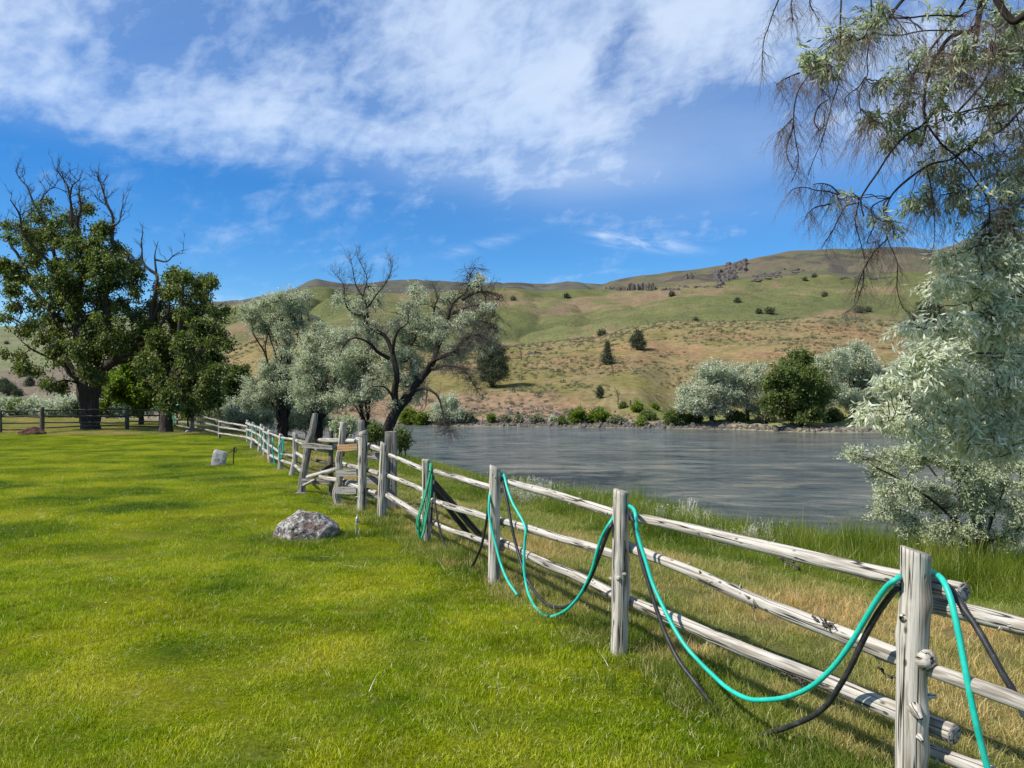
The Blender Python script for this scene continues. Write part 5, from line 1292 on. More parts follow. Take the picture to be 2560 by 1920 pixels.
    T.connect(np.vstack(ts), 0.05, 0.02, 6, 0.10, .1, 4, True, fine=False)
    A = np.vstack([T.blob(a, b, c_, d_, Y, int(n * 0.95), dy, cl=10, cr=8.0) for a, b, c_, d_, n, dy in tw])
    # clustered twigs leave gaps for the sky
    m = fbm(A[:, 0] * 1.0, A[:, 2] * 1.0, A[:, 1] * .8, 2, 5) > -0.45; A = A[m]
    P = T.connect(A, 0.012, 0.005, 4, 0.02, .12, 3, maxlen=1.1)
    T.leaves(P, 24, 0.17, 0.085, .25, .13, .9, .2)
    T.bare(None, 120, 1.0, 0.018, .8, 5)
    top = T.LS[T.LS[:, 2] > 9.5]; T.bare(top, 110, 0.9, 0.020, .7, 5)
    T.build('big_locust_tree', (PX(228, 1075, Y)[0], Y, 0), 'bark', 'leaf_locust', 'huge old broadleaf tree with dead bare top branches at the left of the lawn')
locust()

def second_locust():
    Y = 36.0; cv = conv(2.155, 0, 380); T = Tree(2)
    def lm(pts, r0, r1, dys=None, **k):
        p = cv(pts); dys = dys or [0] * len(p); return T.limb([PX(a, b, Y + d) for (a, b), d in zip(p, dys)], r0 * .8, r1, wig=.10, **k)
    T.limb([np.array((PX(414, 1082, Y)[0], Y, -.15)), PX(415, 1040, Y), PX(424, 1000, Y), PX(430, 960, Y)], 0.25, 0.27, sides=16, flare=True, n=16)
    lm([(925, 1250), (960, 1100), (970, 950), (985, 800), (1000, 650)], .3, .03, [0, 0, -.3, -.5, -.5]); lm([(930, 1240), (1040, 1130), (1120, 1000), (1170, 880)], .2, .03, [0, -.6, -1, -1.2])
    lm([(920, 1260), (860, 1150), (850, 1000), (900, 850), (920, 720)], .2, .03, [0, .5, .8, .9, 1]); lm([(960, 1100), (1060, 950), (1110, 800), (1120, 700)], .15, .03, [0, .8, 1.2, 1.4]); lm([(930, 1250), (1010, 1220), (1130, 1210)], .15, .03, [0, -.9, -1.8])
    bl = [(990, 640, 60, 75, .8), (1120, 715, 65, 60, .9), (930, 720, 80, 90, .8), (1050, 800, 110, 100, .9), (1180, 870, 50, 40, .9), (960, 900, 110, 100, 1), (1100, 960, 110, 60, .9), (1180, 1010, 55, 60, 1), (1000, 1060, 130, 100, 1.1), (900, 1080, 90, 90, 1),
          (1120, 1120, 90, 80, 1.1), (850, 1200, 100, 70, 1.1), (980, 1220, 120, 80, 1.1), (1090, 1230, 90, 60, 1), (1000, 1300, 110, 55, 1.2), (900, 1330, 80, 50, 1), (1040, 1380, 80, 50, 1), (820, 1120, 80, 80, 1), (1130, 1330, 80, 60, 1), (840, 1030, 60, 70, 1), (960, 1150, 130, 90, 1.1), (1160, 1200, 60, 70, 1)]
    ts = []; tw = []
    for (x, y, rx, ry, w) in bl:
        px, py = x / 2.155, 380 + y / 2.155; area = rx * ry / 9000.0
        for rep in range(2):
            dy = T.r.uniform(-2.4, 2.4); ts.append(T.blob(px, py, rx / 2.155 * .85, ry / 2.155 * .85, Y, max(4, int(8 * area * w)), dy)); tw.append((px, py, rx * 1.12 / 2.155, ry * 1.12 / 2.155, int(66 * area * w), dy))
    T.connect(np.vstack(ts), 0.045, 0.018, 6, 0.10, .1, 4, True, fine=False)
    A = np.vstack([T.blob(a, b, c_, d_, Y, int(n * 1.15), dy, cl=11, cr=7.0) for a, b, c_, d_, n, dy in tw]); m = fbm(A[:, 0] * 1.0, A[:, 2] * 1.0, A[:, 1] * .8, 2, 6) > -0.7; A = A[m]
    P = T.connect(A, 0.011, 0.004, 4, 0.02, .12, 3, maxlen=1.0); T.leaves(P, 24, 0.16, 0.08, .25, .13, .8, .2)
    T.build('broadleaf_tree', (PX(416, 1075, Y)[0], Y, 0), 'bark', 'leaf_locust', 'second dark broadleaf tree in full leaf, just right of the huge old tree')
second_locust()

def simple_tree(name, label, seed, px, pyb, blobs, Y, leaf, bark, L, W, twn, k, cat='tree', group=None, base=None, r0=.16, droop=.3, stems=1, sc=None, gap=-.3, dyr=1.0, bare=0, spread=.1, trunkmid=None, tlo=0, thi=1, fork=0.25, arch=.1, clump=10, clr=6.0):
    """a tree or shrub whose crown fills blobs (px, py, rx, ry[, weight])"""
    T = Tree(seed); b = base if base is not None else PX(px, pyb, Y)
    b = np.array(b, float); C = [PX(q[0], q[1], Y) for q in blobs]; cen = np.mean(C, axis=0)
    for s_ in range(stems):
        off = T.r.normal(0, .12 * (stems > 1), 3); off[2] = 0
        for c in (C if stems == 1 else [C[i] for i in range(s_, len(C), stems)]):
            dv = T.r.uniform(-.5, .5) * dyr * mpp(Y) * 40
            m0 = b + off + np.array((0, 0, (cen[2] - b[2]) * fork)); tgt = c + np.array((0, dv, 0))
            mid = m0 + (tgt - m0) * .5 + np.array((0, 0, .08 * np.linalg.norm(tgt - m0)))
            T.limb([b + off - (0, 0, .1), m0, mid, tgt], r0 / (1 + .35 * (stems - 1)) * T.r.uniform(.6, 1), r0 * .12, wig=.3, sides=7)
    ts = []; A = []
    for q in blobs:
        w = q[4] if len(q) > 4 else 1
        m = mpp(Y); vol = (q[2] * q[3]) * w
        for rep in range(2):
            dy = T.r.uniform(-.9, .9) * dyr * 0.5 * (q[2] + q[3]) * m
            ts.append(T.blob(q[0], q[1], q[2] * .8, q[3] * .8, Y, max(3, int(vol * twn * .16)), dy)); A.append(T.blob(q[0], q[1], q[2] * 1.25, q[3] * 1.25, Y, max(3, int(vol * twn * 1.3)), dy, cl=clump if vol * twn > 30 else 0, cr=clr))
    T.connect(np.vstack(ts), r0 * .22, r0 * .07, 6, arch, .1, 4, True, fine=False)
    A = np.vstack(A); fr = 19.0 * mpp(Y); A = A[fbm(A[:, 0] / fr, A[:, 2] / fr, A[:, 1] / fr, 2, seed) > gap - .2]
    P = T.connect(A, max(r0 * .07, .28 * mpp(Y)), max(r0 * .025, .12 * mpp(Y)), 4, .03, .12, 3, maxlen=26 * mpp(Y)); T.leaves(P, k, L, W, .15, spread, droop, .3, tlo, thi)
    if bare: T.bare(None, bare * 2, 34 * mpp(Y), max(r0 * .07, .5 * mpp(Y)), .6, 5)
    return T.build(name, b, bark, leaf, label, cat, group)

# small yellow-green tree glowing behind the two locusts
cv = conv(2.155, 0, 380)
def cb(bl, sc, ox, oy): return [(ox + q[0] / sc, oy + q[1] / sc, q[2] / sc, q[3] / sc) + tuple(q[4:]) for q in bl]
simple_tree('young_tree', 'small yellow green tree glowing in the sun between the two big trees', 31, 352, 1068,
            cb([(620, 1300, 90, 60), (700, 1250, 110, 80), (770, 1330, 90, 50), (640, 1220, 70, 50), (820, 1320, 60, 50), (720, 1150, 80, 50, .7), (600, 1230, 50, 60)], 2.155, 0, 380), 45, 'leaf_yellow', 'bark', .20, .10, .075, 22, base=(PX(352, 1068, 45)[0], 45, 0), r0=.16, droop=.6, gap=-.4)
simple_tree('young_tree', 'yellowish green sapling crown right of the second big tree, before the silver bushes', 32, 588, 1080,
            [(592, 945, 32, 26), (575, 975, 22, 18), (610, 965, 20, 18)], 42, 'leaf_green', 'bark', .18, .08, .12, 20, base=(PX(590, 1075, 42)[0], 42, -.4), r0=.10, gap=-.4)

def main_olive():
    Y = 27.0; cv = conv(3.072, 560, 620); T = Tree(3)
    def lm(pts, r0, r1, dys=None, **k):
        p = cv(pts); n = len(p); dys = dys or [0] * n; return T.limb([PX(a, b, Y + d) for (a, b), d in zip(p, dys)], r0, r1, wig=.3, **k)
    gz = float(near_h(PX(957, 1125, Y)[0], Y))
    b = PX(955, 1125, Y); b[2] = gz - .1
    T.limb([b] + [PX(q[0], q[1], Y) for q in cv([(1235, 1470), (1265, 1370), (1330, 1250), (1420, 1130)])], .195, .165, sides=12, flare=True)
    lm([(1420, 1130), (1500, 1030), (1580, 880), (1650, 760), (1700, 620), (1760, 500), (1830, 400), (1900, 320), (1905, 230), (1920, 150)], .14, .012, [0, 0, 0, .3, .4, .5, .6, .6, .6, .6])
    lm([(1490, 1040), (1600, 930), (1700, 830), (1830, 740), (1950, 700), (2080, 740)], .095, .012, [0, -.3, -.6, -.9, -1, -1.2])
    lm([(1600, 930), (1750, 900), (1860, 940), (1930, 1080)], .07, .01, [-.3, -.8, -1.2, -1.3])
    lm([(1400, 1140), (1470, 1095), (1560, 1090), (1640, 1130), (1690, 1230), (1720, 1330), (1760, 1400)], .08, .012, [0, -.3, -.6, -.8, -.9, -1, -1])
    lm([(1560, 1090), (1550, 1160), (1540, 1240), (1500, 1270)], .03, .006, [-.6, -.6, -.7, -.7])
    lm([(1760, 500), (1900, 450), (2020, 460), (2090, 520)], .06, .01, [.5, .2, 0, 0]); lm([(1830, 400), (1950, 330), (2060, 340), (2110, 380)], .05, .01, [.6, .8, 1, 1])
    lm([(1650, 760), (1570, 640), (1590, 520), (1640, 380), (1620, 300)], .07, .01, [.3, .6, .8, .9, 1]); lm([(1700, 620), (1850, 560), (1980, 560), (2080, 620)], .06, .01, [.4, .4, .3, .2])
    # dark left leader
    lm([(1340, 1240), (1305, 1150), (1308, 1000), (1280, 850), (1210, 700), (1150, 600), (1100, 530), (1050, 520)], .13, .05, [0, -.2, -.3, -.3, -.2, -.1, 0, 0])
    lm([(1110, 540), (1090, 470), (1070, 400), (1030, 330), (1000, 200), (960, 90)], .042, .006, [0, 0, 0, .1, .2, .2]); lm([(1090, 470), (1150, 390), (1230, 300), (1270, 180), (1260, 130)], .032, .006, [0, -.2, -.3, -.3, -.3])
    lm([(1270, 850), (1180, 780), (1080, 730), (980, 700), (910, 760), (880, 850)], .08, .008, [-.3, -.6, -.9, -1, -1.1, -1.2])
    lm([(1300, 860), (1310, 730), (1350, 620), (1420, 560), (1430, 470)], .08, .01, [-.3, -.6, -.8, -.9, -.9]); lm([(1050, 525), (960, 480), (930, 400), (930, 300), (880, 230), (840, 200)], .035, .006, [0, -.2, -.2, -.2, -.2, -.2])
    lm([(1300, 1160), (1240, 1070), (1130, 1070), (1070, 1150)], .04, .01, [-.3, -.6, -.8, -.9]); lm([(1060, 400), (1100, 260), (1060, 150), (1020, 70)], .03, .005, [0, .3, .3, .3])
    lm([(1500, 1030), (1430, 900), (1400, 760), (1480, 620), (1480, 450)], .08, .012, [0, .8, 1.4, 1.6, 1.7])
    bl = [(1400, 500, 150, 120, .6), (1500, 700, 190, 140, 1), (1470, 340, 70, 110, .45), (1650, 450, 130, 110, .45), (1800, 560, 150, 110, .5), (1900, 680, 150, 110, .5), (1400, 900, 170, 150, 1), (1620, 620, 140, 110, .8), (1450, 1090, 120, 110, .8),
          (1340, 700, 120, 120, .9), (1150, 380, 110, 90, .45), (1000, 450, 110, 90, .7), (870, 390, 90, 60, .5), (1100, 640, 150, 100, .9), (1700, 900, 110, 90, .35), (1200, 900, 130, 150, .8), (1150, 1050, 100, 100, .8), (2050, 620, 80, 110, .45), (1920, 240, 90, 80, .45), (1900, 400, 140, 100, .6), (2040, 440, 80, 80, .4), (1800, 800, 150, 90, .5), (1980, 800, 90, 80, .35), (1330, 1230, 80, 60, .7)]
    ts = []; A = []
    for (x, y, rx, ry, w) in bl:
        px, py = 560 + x / 3.072, 620 + y / 3.072; area = rx * ry / 9000.0
        for rep in range(2):
            dy = T.r.uniform(-.5, 2.8); ts.append(T.blob(px, py, rx / 3.072 * .9, ry / 3.072 * .9, Y, max(4, int(10 * area * w)), dy)); A.append(T.blob(px, py, rx * 1.25 / 3.072, ry * 1.25 / 3.072, Y, int(66 * area * w), dy, cl=8, cr=7.5))
    T.connect(np.vstack(ts), 0.025, 0.009, 6, 0.12, .12, 4, True, fine=False)
    A = np.vstack(A); m = A[:, 2] > gz + .7; A = A[m]
    P = T.connect(A, 0.009, 0.004, 4, 0.02, .14, 3, maxlen=.8); T.leaves(P, 19, 0.095, 0.028, .25, .065, .3, .5)
    rt = T.LS[T.LS[:, 0] > PX(1120, 900, Y)[0]]
    T.bare(None, 420, 0.5, 0.007, .6, 6); T.bare(rt, 620, 0.6, 0.008, .2, 6, droop=.5)
    top = T.LS[T.LS[:, 2] > 3.4]; T.bare(top, 320, 0.55, 0.0062, .8, 7)
    lo = T.LS[(T.LS[:, 0] > PX(1060, 900, Y)[0]) & (T.LS[:, 2] < 1.2)]; T.bare(lo, 45, 0.45, 0.006, 0, 4, droop=.8)
    T.build('russian_olive_tree', (b[0], Y, gz), 'bark_olive', 'leaf_olive', 'large half bare silver leaved tree leaning over the river in the centre', fine_mat='twig')
main_olive()

OL = 'silver leaved trees on the near bank'
cc = lambda bl: cb(bl, 3.072, 560, 620)
simple_tree('russian_olive_tree', 'tall silver leaved tree with a forked trunk, left of the half bare centre tree', 41, 706, 1098,
            cc([(200, 500, 90, 80, .8), (330, 430, 110, 90, .9), (480, 410, 130, 95), (600, 410, 80, 70), (350, 560, 150, 80), (560, 560, 120, 90), (430, 640, 120, 60, .8), (480, 760, 70, 80, .8), (300, 620, 90, 50, .7), (300, 1080, 150, 100), (450, 1080, 130, 120), (500, 930, 140, 100), (200, 1150, 100, 80), (380, 1180, 150, 80), (330, 950, 120, 70, .7), (560, 1160, 110, 90)]),
            32, 'leaf_olive', 'bark_olive', .10, .028, .092, 18, group=None, base=(PX(706, 1100, 32)[0], 32, -.25), r0=.125, gap=-.28, bare=190, spread=.08)
simple_tree('russian_olive_tree', 'wide silver leaved tree in the middle of the clump behind the stile', 42, 800, 1095,
            cc([(700, 740, 130, 100), (620, 900, 140, 110), (850, 690, 110, 110), (800, 850, 150, 110), (650, 1070, 140, 120), (850, 1040, 130, 110), (950, 890, 120, 120), (740, 620, 90, 60, .7), (760, 1170, 160, 80), (640, 1200, 110, 60, .7), (700, 860, 150, 120), (900, 1150, 110, 80)]),
            30, 'leaf_olive', 'bark_olive', .10, .028, .092, 18, base=(PX(795, 1100, 30)[0], 30, -.25), r0=.115, gap=-.28, bare=190, spread=.08)
simple_tree('russian_olive_tree', 'slim dark stemmed silver tree just left of the leaning centre trunk', 43, 916, 1110,
            cc([(1000, 1010, 130, 120), (950, 1140, 120, 80), (900, 870, 100, 110), (1060, 880, 110, 110), (1130, 1130, 110, 90), (1100, 740, 110, 90)]),
            29, 'leaf_olive', 'bark_olive', .10, .028, .085, 17, base=(PX(920, 1115, 29)[0], 29, -.3), r0=.09, gap=-.25, bare=170, spread=.08)
# silver bushes running left behind the fence
sb = [(545, 1015, 70, 52, 47, 44, 'dense silver grey bush behind the shaded corner of the fence'), (505, 985, 45, 50, 50, 45, 'silver bush rising behind the second big tree'), (575, 955, 34, 44, 52, 46, 'pale silver bush behind the yellowish sapling'),
      (630, 1030, 66, 46, 38, 47, 'grey green brushy thicket at the left foot of the forked silver tree'), (860, 1062, 26, 24, 25, 48, 'small olive sapling in front of the water between the stile posts'), (760, 1040, 70, 40, 36, 49, 'brushy grey thicket behind the tall leaning stile post'),
      (935, 1085, 16, 22, 24, 50, 'little bush at the foot of the leaning centre trunk'), (1003, 1095, 14, 26, 25, 56, 'thin sapling right of the leaning trunk by the square post')]
for (px, py, rx, ry, Y, sd, lb) in sb:
    bz = float(near_h(PX(px, py, Y)[0], Y))
    simple_tree('olive_bush', lb, sd, px, py + ry, [(px, py, rx * .8, ry * .8), (px - rx * .5, py + ry * .3, rx * .5, ry * .6), (px + rx * .5, py + ry * .2, rx * .5, ry * .6)], Y, 'leaf_olive' if sd not in (49, 50, 47, 56, 48) else 'leaf_green' if sd in (50, 56) else 'leaf_shrub' if sd == 48 else 'leaf_olive', 'bark_olive',
                .11, .035, .16, 16, 'bush', None, (PX(px, py, Y)[0], Y, bz), r0=.07, stems=3, gap=-.35, bare=30, spread=.09, fork=.1)

# ------------------------------------------------------------------ hedge at the left, beyond the field
hd = [(-60, 1015, 60, 30, 'o'), (10, 1018, 45, 28, 'o'), (42, 1020, 34, 26, 'g'), (85, 1018, 34, 26, 'o'), (130, 1022, 36, 24, 'o'), (165, 1015, 36, 30, 'o'), (205, 1018, 36, 26, 'g'), (255, 1015, 30, 30, 'g'), (290, 1010, 36, 32, 'o'), (340, 1010, 40, 32, 'o')]
for k, (px, py, rx, ry, t_) in enumerate(hd):
    lb = ['silver bush in the hedge beyond the field, at the left edge', 'silver bush just left of the dark green one beyond the field', 'dark green rounded bush beyond the field at far left', 'pale silver bush over the left fence rails', 'low silver bush behind the left fence post', 'silver bush beyond the field, before the rocky slope', 'dark green bush just left of the huge trunk beyond the field', 'dark bush directly behind the huge trunk', 'silver bush just right of the huge trunk', 'silver bush behind the small yellow green tree'][k]
    simple_tree('field_bush', lb, 200 + k, px, py + ry, [(px, py, rx, ry * .8), (px + rx * .6, py + ry * .3, rx * .5, ry * .5), (px - rx * .6, py + ry * .3, rx * .5, ry * .5)], 66, 'leaf_olive' if t_ == 'o' else 'leaf_green', 'bark_olive', .24, .09, .16, 12, 'bush', 'hedge of bushes beyond the field', (PX(px, 1045, 66)[0], 66, float(near_h(PX(px, 1045, 66)[0], 66))), r0=.08, stems=2, gap=-.5, spread=.18, fork=.1)

# ------------------------------------------------------------------ far bank trees
def far(px, pyb, py_top, w, leaf, label, seed, name='far_bank_tree', cat='tree', L=.24, W=.085, lean=0, stems=1, dens=.19, k=12, gap=-.3, group=None, bare=10, r0=.16, shape='round', base=None, blobs=None, spread=.16):
    b = hit(px, pyb) if base is None else base; Y = b[1]; h = pyb - py_top; r = np.random.default_rng(seed)
    if blobs is None:
        blobs = []; n = 9 if h > 60 else 4
        for i in range(n):
            f = r.uniform(0.22, .82); ww = (w / 2) * math.sin(math.pi * min(1, f * .8 + .22)) ** .6
            blobs.append((px + lean * f + r.uniform(-1, 1) * ww * .62, pyb - h * f, w * r.uniform(.20, .28), h * r.uniform(.16, .22)))
        blobs.append((px + lean, py_top + h * .17, w * .22, h * .16))
    return simple_tree(name, label, seed, px, pyb, blobs, Y, leaf, 'bark_olive', L, W, dens, k, cat, group, b, r0=r0, stems=stems, gap=gap, bare=bare, spread=spread, droop=.3, dyr=1.0)
far(1778, 1056, 908, 150, 'leaf_olive', 'round silver tree on the far bank, leftmost of the far tree group', 61, lean=5, dens=.13, blobs=[(1790, 925, 36, 18), (1765, 950, 34, 26), (1815, 955, 38, 32), (1780, 985, 40, 30), (1830, 1000, 34, 26), (1745, 1010, 34, 24), (1712, 1005, 24, 26), (1795, 1020, 40, 18), (1720, 980, 24, 18)])
far(1870, 1052, 918, 80, 'leaf_olive', 'thin open silver tree on the far bank, left of the green tree', 62, dens=.085, blobs=[(1855, 930, 20, 18), (1895, 925, 26, 20), (1870, 960, 34, 26), (1900, 965, 30, 26), (1860, 1000, 30, 24), (1890, 1010, 24, 22), (1845, 965, 24, 24)])
far(2003, 1066, 882, 150, 'leaf_green', 'dark green leafy tree among the silver ones on the far bank', 63, dens=.13, L=.26, W=.12, blobs=[(1985, 905, 34, 26), (1965, 935, 40, 28), (2010, 945, 44, 34), (1940, 975, 36, 32), (1990, 985, 44, 32), (2040, 990, 40, 34), (1930, 1010, 26, 26), (1975, 1025, 38, 24), (2020, 1030, 38, 22), (2010, 900, 20, 24, .5)])
far(2058, 1052, 882, 90, 'leaf_olive', 'thin dark stemmed silver tree right behind the green tree', 64, dens=.085, blobs=[(2050, 905, 30, 22), (2090, 890, 30, 20), (2040, 935, 26, 26), (2080, 930, 34, 28), (2075, 980, 30, 30), (2055, 1010, 24, 22, .6)])
far(2132, 1047, 866, 130, 'leaf_olive', 'tallest and fullest silver tree on the far bank', 65, dens=.13, blobs=[(2140, 880, 32, 18), (2120, 900, 36, 24), (2165, 905, 34, 28), (2110, 935, 36, 30), (2150, 950, 42, 34), (2185, 945, 24, 34), (2100, 985, 34, 32), (2145, 1000, 44, 30), (2185, 1000, 30, 28)])
far(2245, 1050, 895, 130, 'leaf_olive', 'silver tree on the far bank beside the overhanging branches at the right', 66, dens=.12, blobs=[(2225, 950, 34, 30), (2265, 935, 34, 30), (2215, 990, 36, 30), (2260, 985, 40, 34), (2300, 960, 34, 34), (2240, 1020, 44, 22), (2300, 1010, 36, 30)])
far(2385, 1050, 900, 130, 'leaf_olive', 'far bank silver tree mostly hidden behind the right hand foliage', 67, dens=.12)
far(2490, 1050, 890, 140, 'leaf_olive', 'far bank silver tree behind the right hand foliage, farthest right', 68, dens=.12)
far(1113, 1068, 985, 90, 'leaf_olive', 'grey bush at the far water edge right of the leaning centre tree', 69, 'far_bank_bush', 'bush', stems=3, dens=.16, blobs=[(1095, 1030, 26, 22), (1125, 1010, 26, 26), (1140, 1035, 22, 20), (1115, 1045, 30, 14)])
# junipers
def juniper(px, pyb, py_top, w, label, seed, cone=False, group=None, dens=.5, L=None):
    if pyb - py_top < 20: py_top = pyb - (pyb - py_top) * .85; w *= .78
    b = hit(px, pyb); Y = b[1]; h = pyb - py_top; n = 8
    if h < 26:
        bl = [(px, pyb - h * .5, w * .42, h * .45), (px - w * .15, pyb - h * .35, w * .3, h * .3)]
        if cone: bl = [(px, pyb - h * .3, w * .42, h * .28), (px, pyb - h * .6, w * .26, h * .25), (px, pyb - h * .85, w * .1, h * .15)]
    elif cone: bl = [(px, pyb - h * f, w * .5 * (1.05 - f), h * .12) for f in (.12, .25, .38, .5, .62, .74, .86, .94)]
    else: bl = [(px + w * a, pyb - h * f, w * s_, h * .2) for a, f, s_ in ((0, .25, .42), (-.2, .45, .28), (.2, .45, .28), (0, .6, .34), (-.1, .78, .22), (.12, .75, .2), (0, .88, .12))]
    m = mpp(Y); LL = L or max(.12, 3.2 * m)
    return simple_tree('juniper_tree', label, seed, px, pyb, bl, Y, 'leaf_juniper', 'bark_olive', LL, LL * .5, dens, 12 if h > 26 else 14, 'tree', group, b, r0=max(.05, h * m * .03), gap=-.8, spread=3.0 * m, droop=-.6, fork=.1)
juniper(1233, 968, 850, 86, 'big dark juniper casting a shadow low on the opposite slope', 71, dens=.30)
juniper(1518, 911, 855, 30, 'conical dark juniper alone on the opposite slope', 72, True)
juniper(1594, 875, 830, 38, 'open topped grey juniper on the opposite slope', 73, dens=.4)
juniper(1505, 840, 822, 26, 'low dark juniper on the crest above the conical one', 74)
juniper(1500, 996, 968, 16, 'small thin juniper low above the far shore', 75, dens=.6)
JG = 'junipers scattered on the hills'
for k, (px, pb, pt_, w, lb) in enumerate([(1417, 746, 735, 11, 'tiny juniper on the green slope below the basalt rim'), (1680, 741, 729, 11, 'tiny juniper high on the green slope below the mesa'), (1843, 756, 747, 13, 'tiny round juniper on the green slope, right of centre'), (1897, 784, 772, 12, 'left one of two small round junipers above the brown slope'), (1924, 784, 770, 18, 'right one of two small round junipers above the brown slope'),
        (2147, 781, 767, 22, 'wide dark juniper at the left of a pair on the right skyline slope'), (2171, 780, 768, 16, 'rounder juniper at the right of a pair on the right slope'), (2062, 742, 731, 9, 'tiny leaning juniper under the mesa'), (2036, 694, 687, 9, 'speck of a juniper right below the mesa face'), (2012, 702, 695, 8, 'smaller speck of a juniper below the mesa face'),
        (2295, 723, 717, 12, 'dark juniper near the hanging twigs on the right hill'), (2329, 723, 712, 18, 'dark juniper clump at far right on the hill'), (1740, 802, 796, 10, 'low bush on the crest of the brown slope'), (645, 828, 818, 12, 'small juniper on the hill left of the silver trees'), (1284, 752, 744, 10, 'small dead looking juniper on the green slope')]):
    juniper(px, pb, pt_, w, lb, 80 + k, group=JG, dens=1.2)
juniper(2325, 830, 752, 100, 'large dark juniper behind the right hand silver foliage', 76, dens=.22)
for k, (px, pb, pt_, w, c, lb) in enumerate([(12, 980, 950, 24, 0, 'dark juniper at the left edge on the rocky slope'), (22, 985, 962, 18, 0, 'smaller juniper just right of the left edge one'), (32, 976, 962, 18, 0, 'round juniper left of the pyramid shaped one'), (75, 966, 942, 14, 1, 'pyramid shaped dark juniper above the far left rocks'), (44, 990, 972, 18, 0, 'greyish juniper among the far left rocks'), (17, 860, 855, 7, 0, 'speck of a juniper on the misty left hill')]):
    juniper(px, pb, pt_, w, lb, 110 + k, bool(c), group='junipers on the left slope', dens=.9)
# green bushes along the far shore
for k, (px, pb, pt_, w, leaf, lb) in enumerate([(1445, 1058, 1020, 44, 'leaf_yellow', 'bright green bush at the far water edge, left of the rounder one'), (1499, 1056, 1021, 52, 'leaf_yellow', 'wide bright green bush on the far shore'), (1618, 1050, 1026, 40, 'leaf_green', 'green bush above the far shore rocks'), (1637, 1022, 1008, 20, 'leaf_yellow', 'small yellow green bush up the slope above the shore'), (1592, 1028, 1008, 28, 'leaf_yellow', 'low yellow green bush on the slope'),
        (1686, 1060, 1022, 52, 'leaf_green', 'dark green bush left of the first far silver tree'), (1603, 1072, 1043, 22, 'leaf_yellow', 'upright green bush right at the far waterline'), (1382, 1054, 1038, 16, 'leaf_olive', 'small grey green bush at the far shore'), (1403, 1062, 1040, 20, 'leaf_green', 'grey green bush at the far shore'), (1262, 1054, 1036, 26, 'leaf_sage', 'grey sagebrush near the far waterline'), (1296, 1056, 1038, 22, 'leaf_sage', 'greyer sagebrush near the far waterline'),
        (1735, 1056, 1030, 40, 'leaf_green', 'low dark brush between the two leftmost far silver trees'), (1838, 1054, 1024, 44, 'leaf_green', 'shaded brush under the first far silver tree'), (1915, 1056, 1022, 46, 'leaf_sage', 'grey brush at the left foot of the far green tree'), (2085, 1054, 1024, 44, 'leaf_green', 'shaded brush at the right foot of the far green tree'), (2180, 1052, 1022, 50, 'leaf_green', 'dark brush under the tallest far silver tree'), (1708, 1054, 1036, 26, 'leaf_yellow', 'grassy tuft bush just left of the first far silver tree'), (1540, 1058, 1036, 34, 'leaf_sage', 'grey brush on the far bank right of the wide bright green bush'), (1340, 1058, 1040, 30, 'leaf_sage', 'grey brush below the dark rocks of the far bank'), (1110, 1062, 1042, 40, 'leaf_green', 'dark low brush on the far waterline near the centre trees'), (1228, 1056, 1030, 18, 'leaf_yellow', 'yellow green shoot on the rocky far bank'), (1557, 1020, 1004, 18, 'leaf_green', 'dark bush beside the far fence stub'), (1020, 1060, 1020, 50, 'leaf_yellow', 'yellow green bush on the far bank behind the leaning tree'), (1060, 1062, 1030, 40, 'leaf_yellow', 'olive green bush on the far bank behind the leaning tree'), (1175, 1058, 1030, 24, 'leaf_sage', 'grey bush on the steep rocky far bank')]):
    far(px, pb, pt_, w, leaf, lb, 130 + k, 'far_bank_bush', 'bush', L=.20, W=.11, stems=2, dens=.40, k=12, gap=-.8, group='bushes along the far shore', bare=0, r0=.05, blobs=[(px, pb - (pb - pt_) * .5, w * .38, (pb - pt_) * .42), (px - w * .22, pb - (pb - pt_) * .35, w * .25, (pb - pt_) * .3), (px + w * .22, pb - (pb - pt_) * .35, w * .25, (pb - pt_) * .3)], spread=.10)

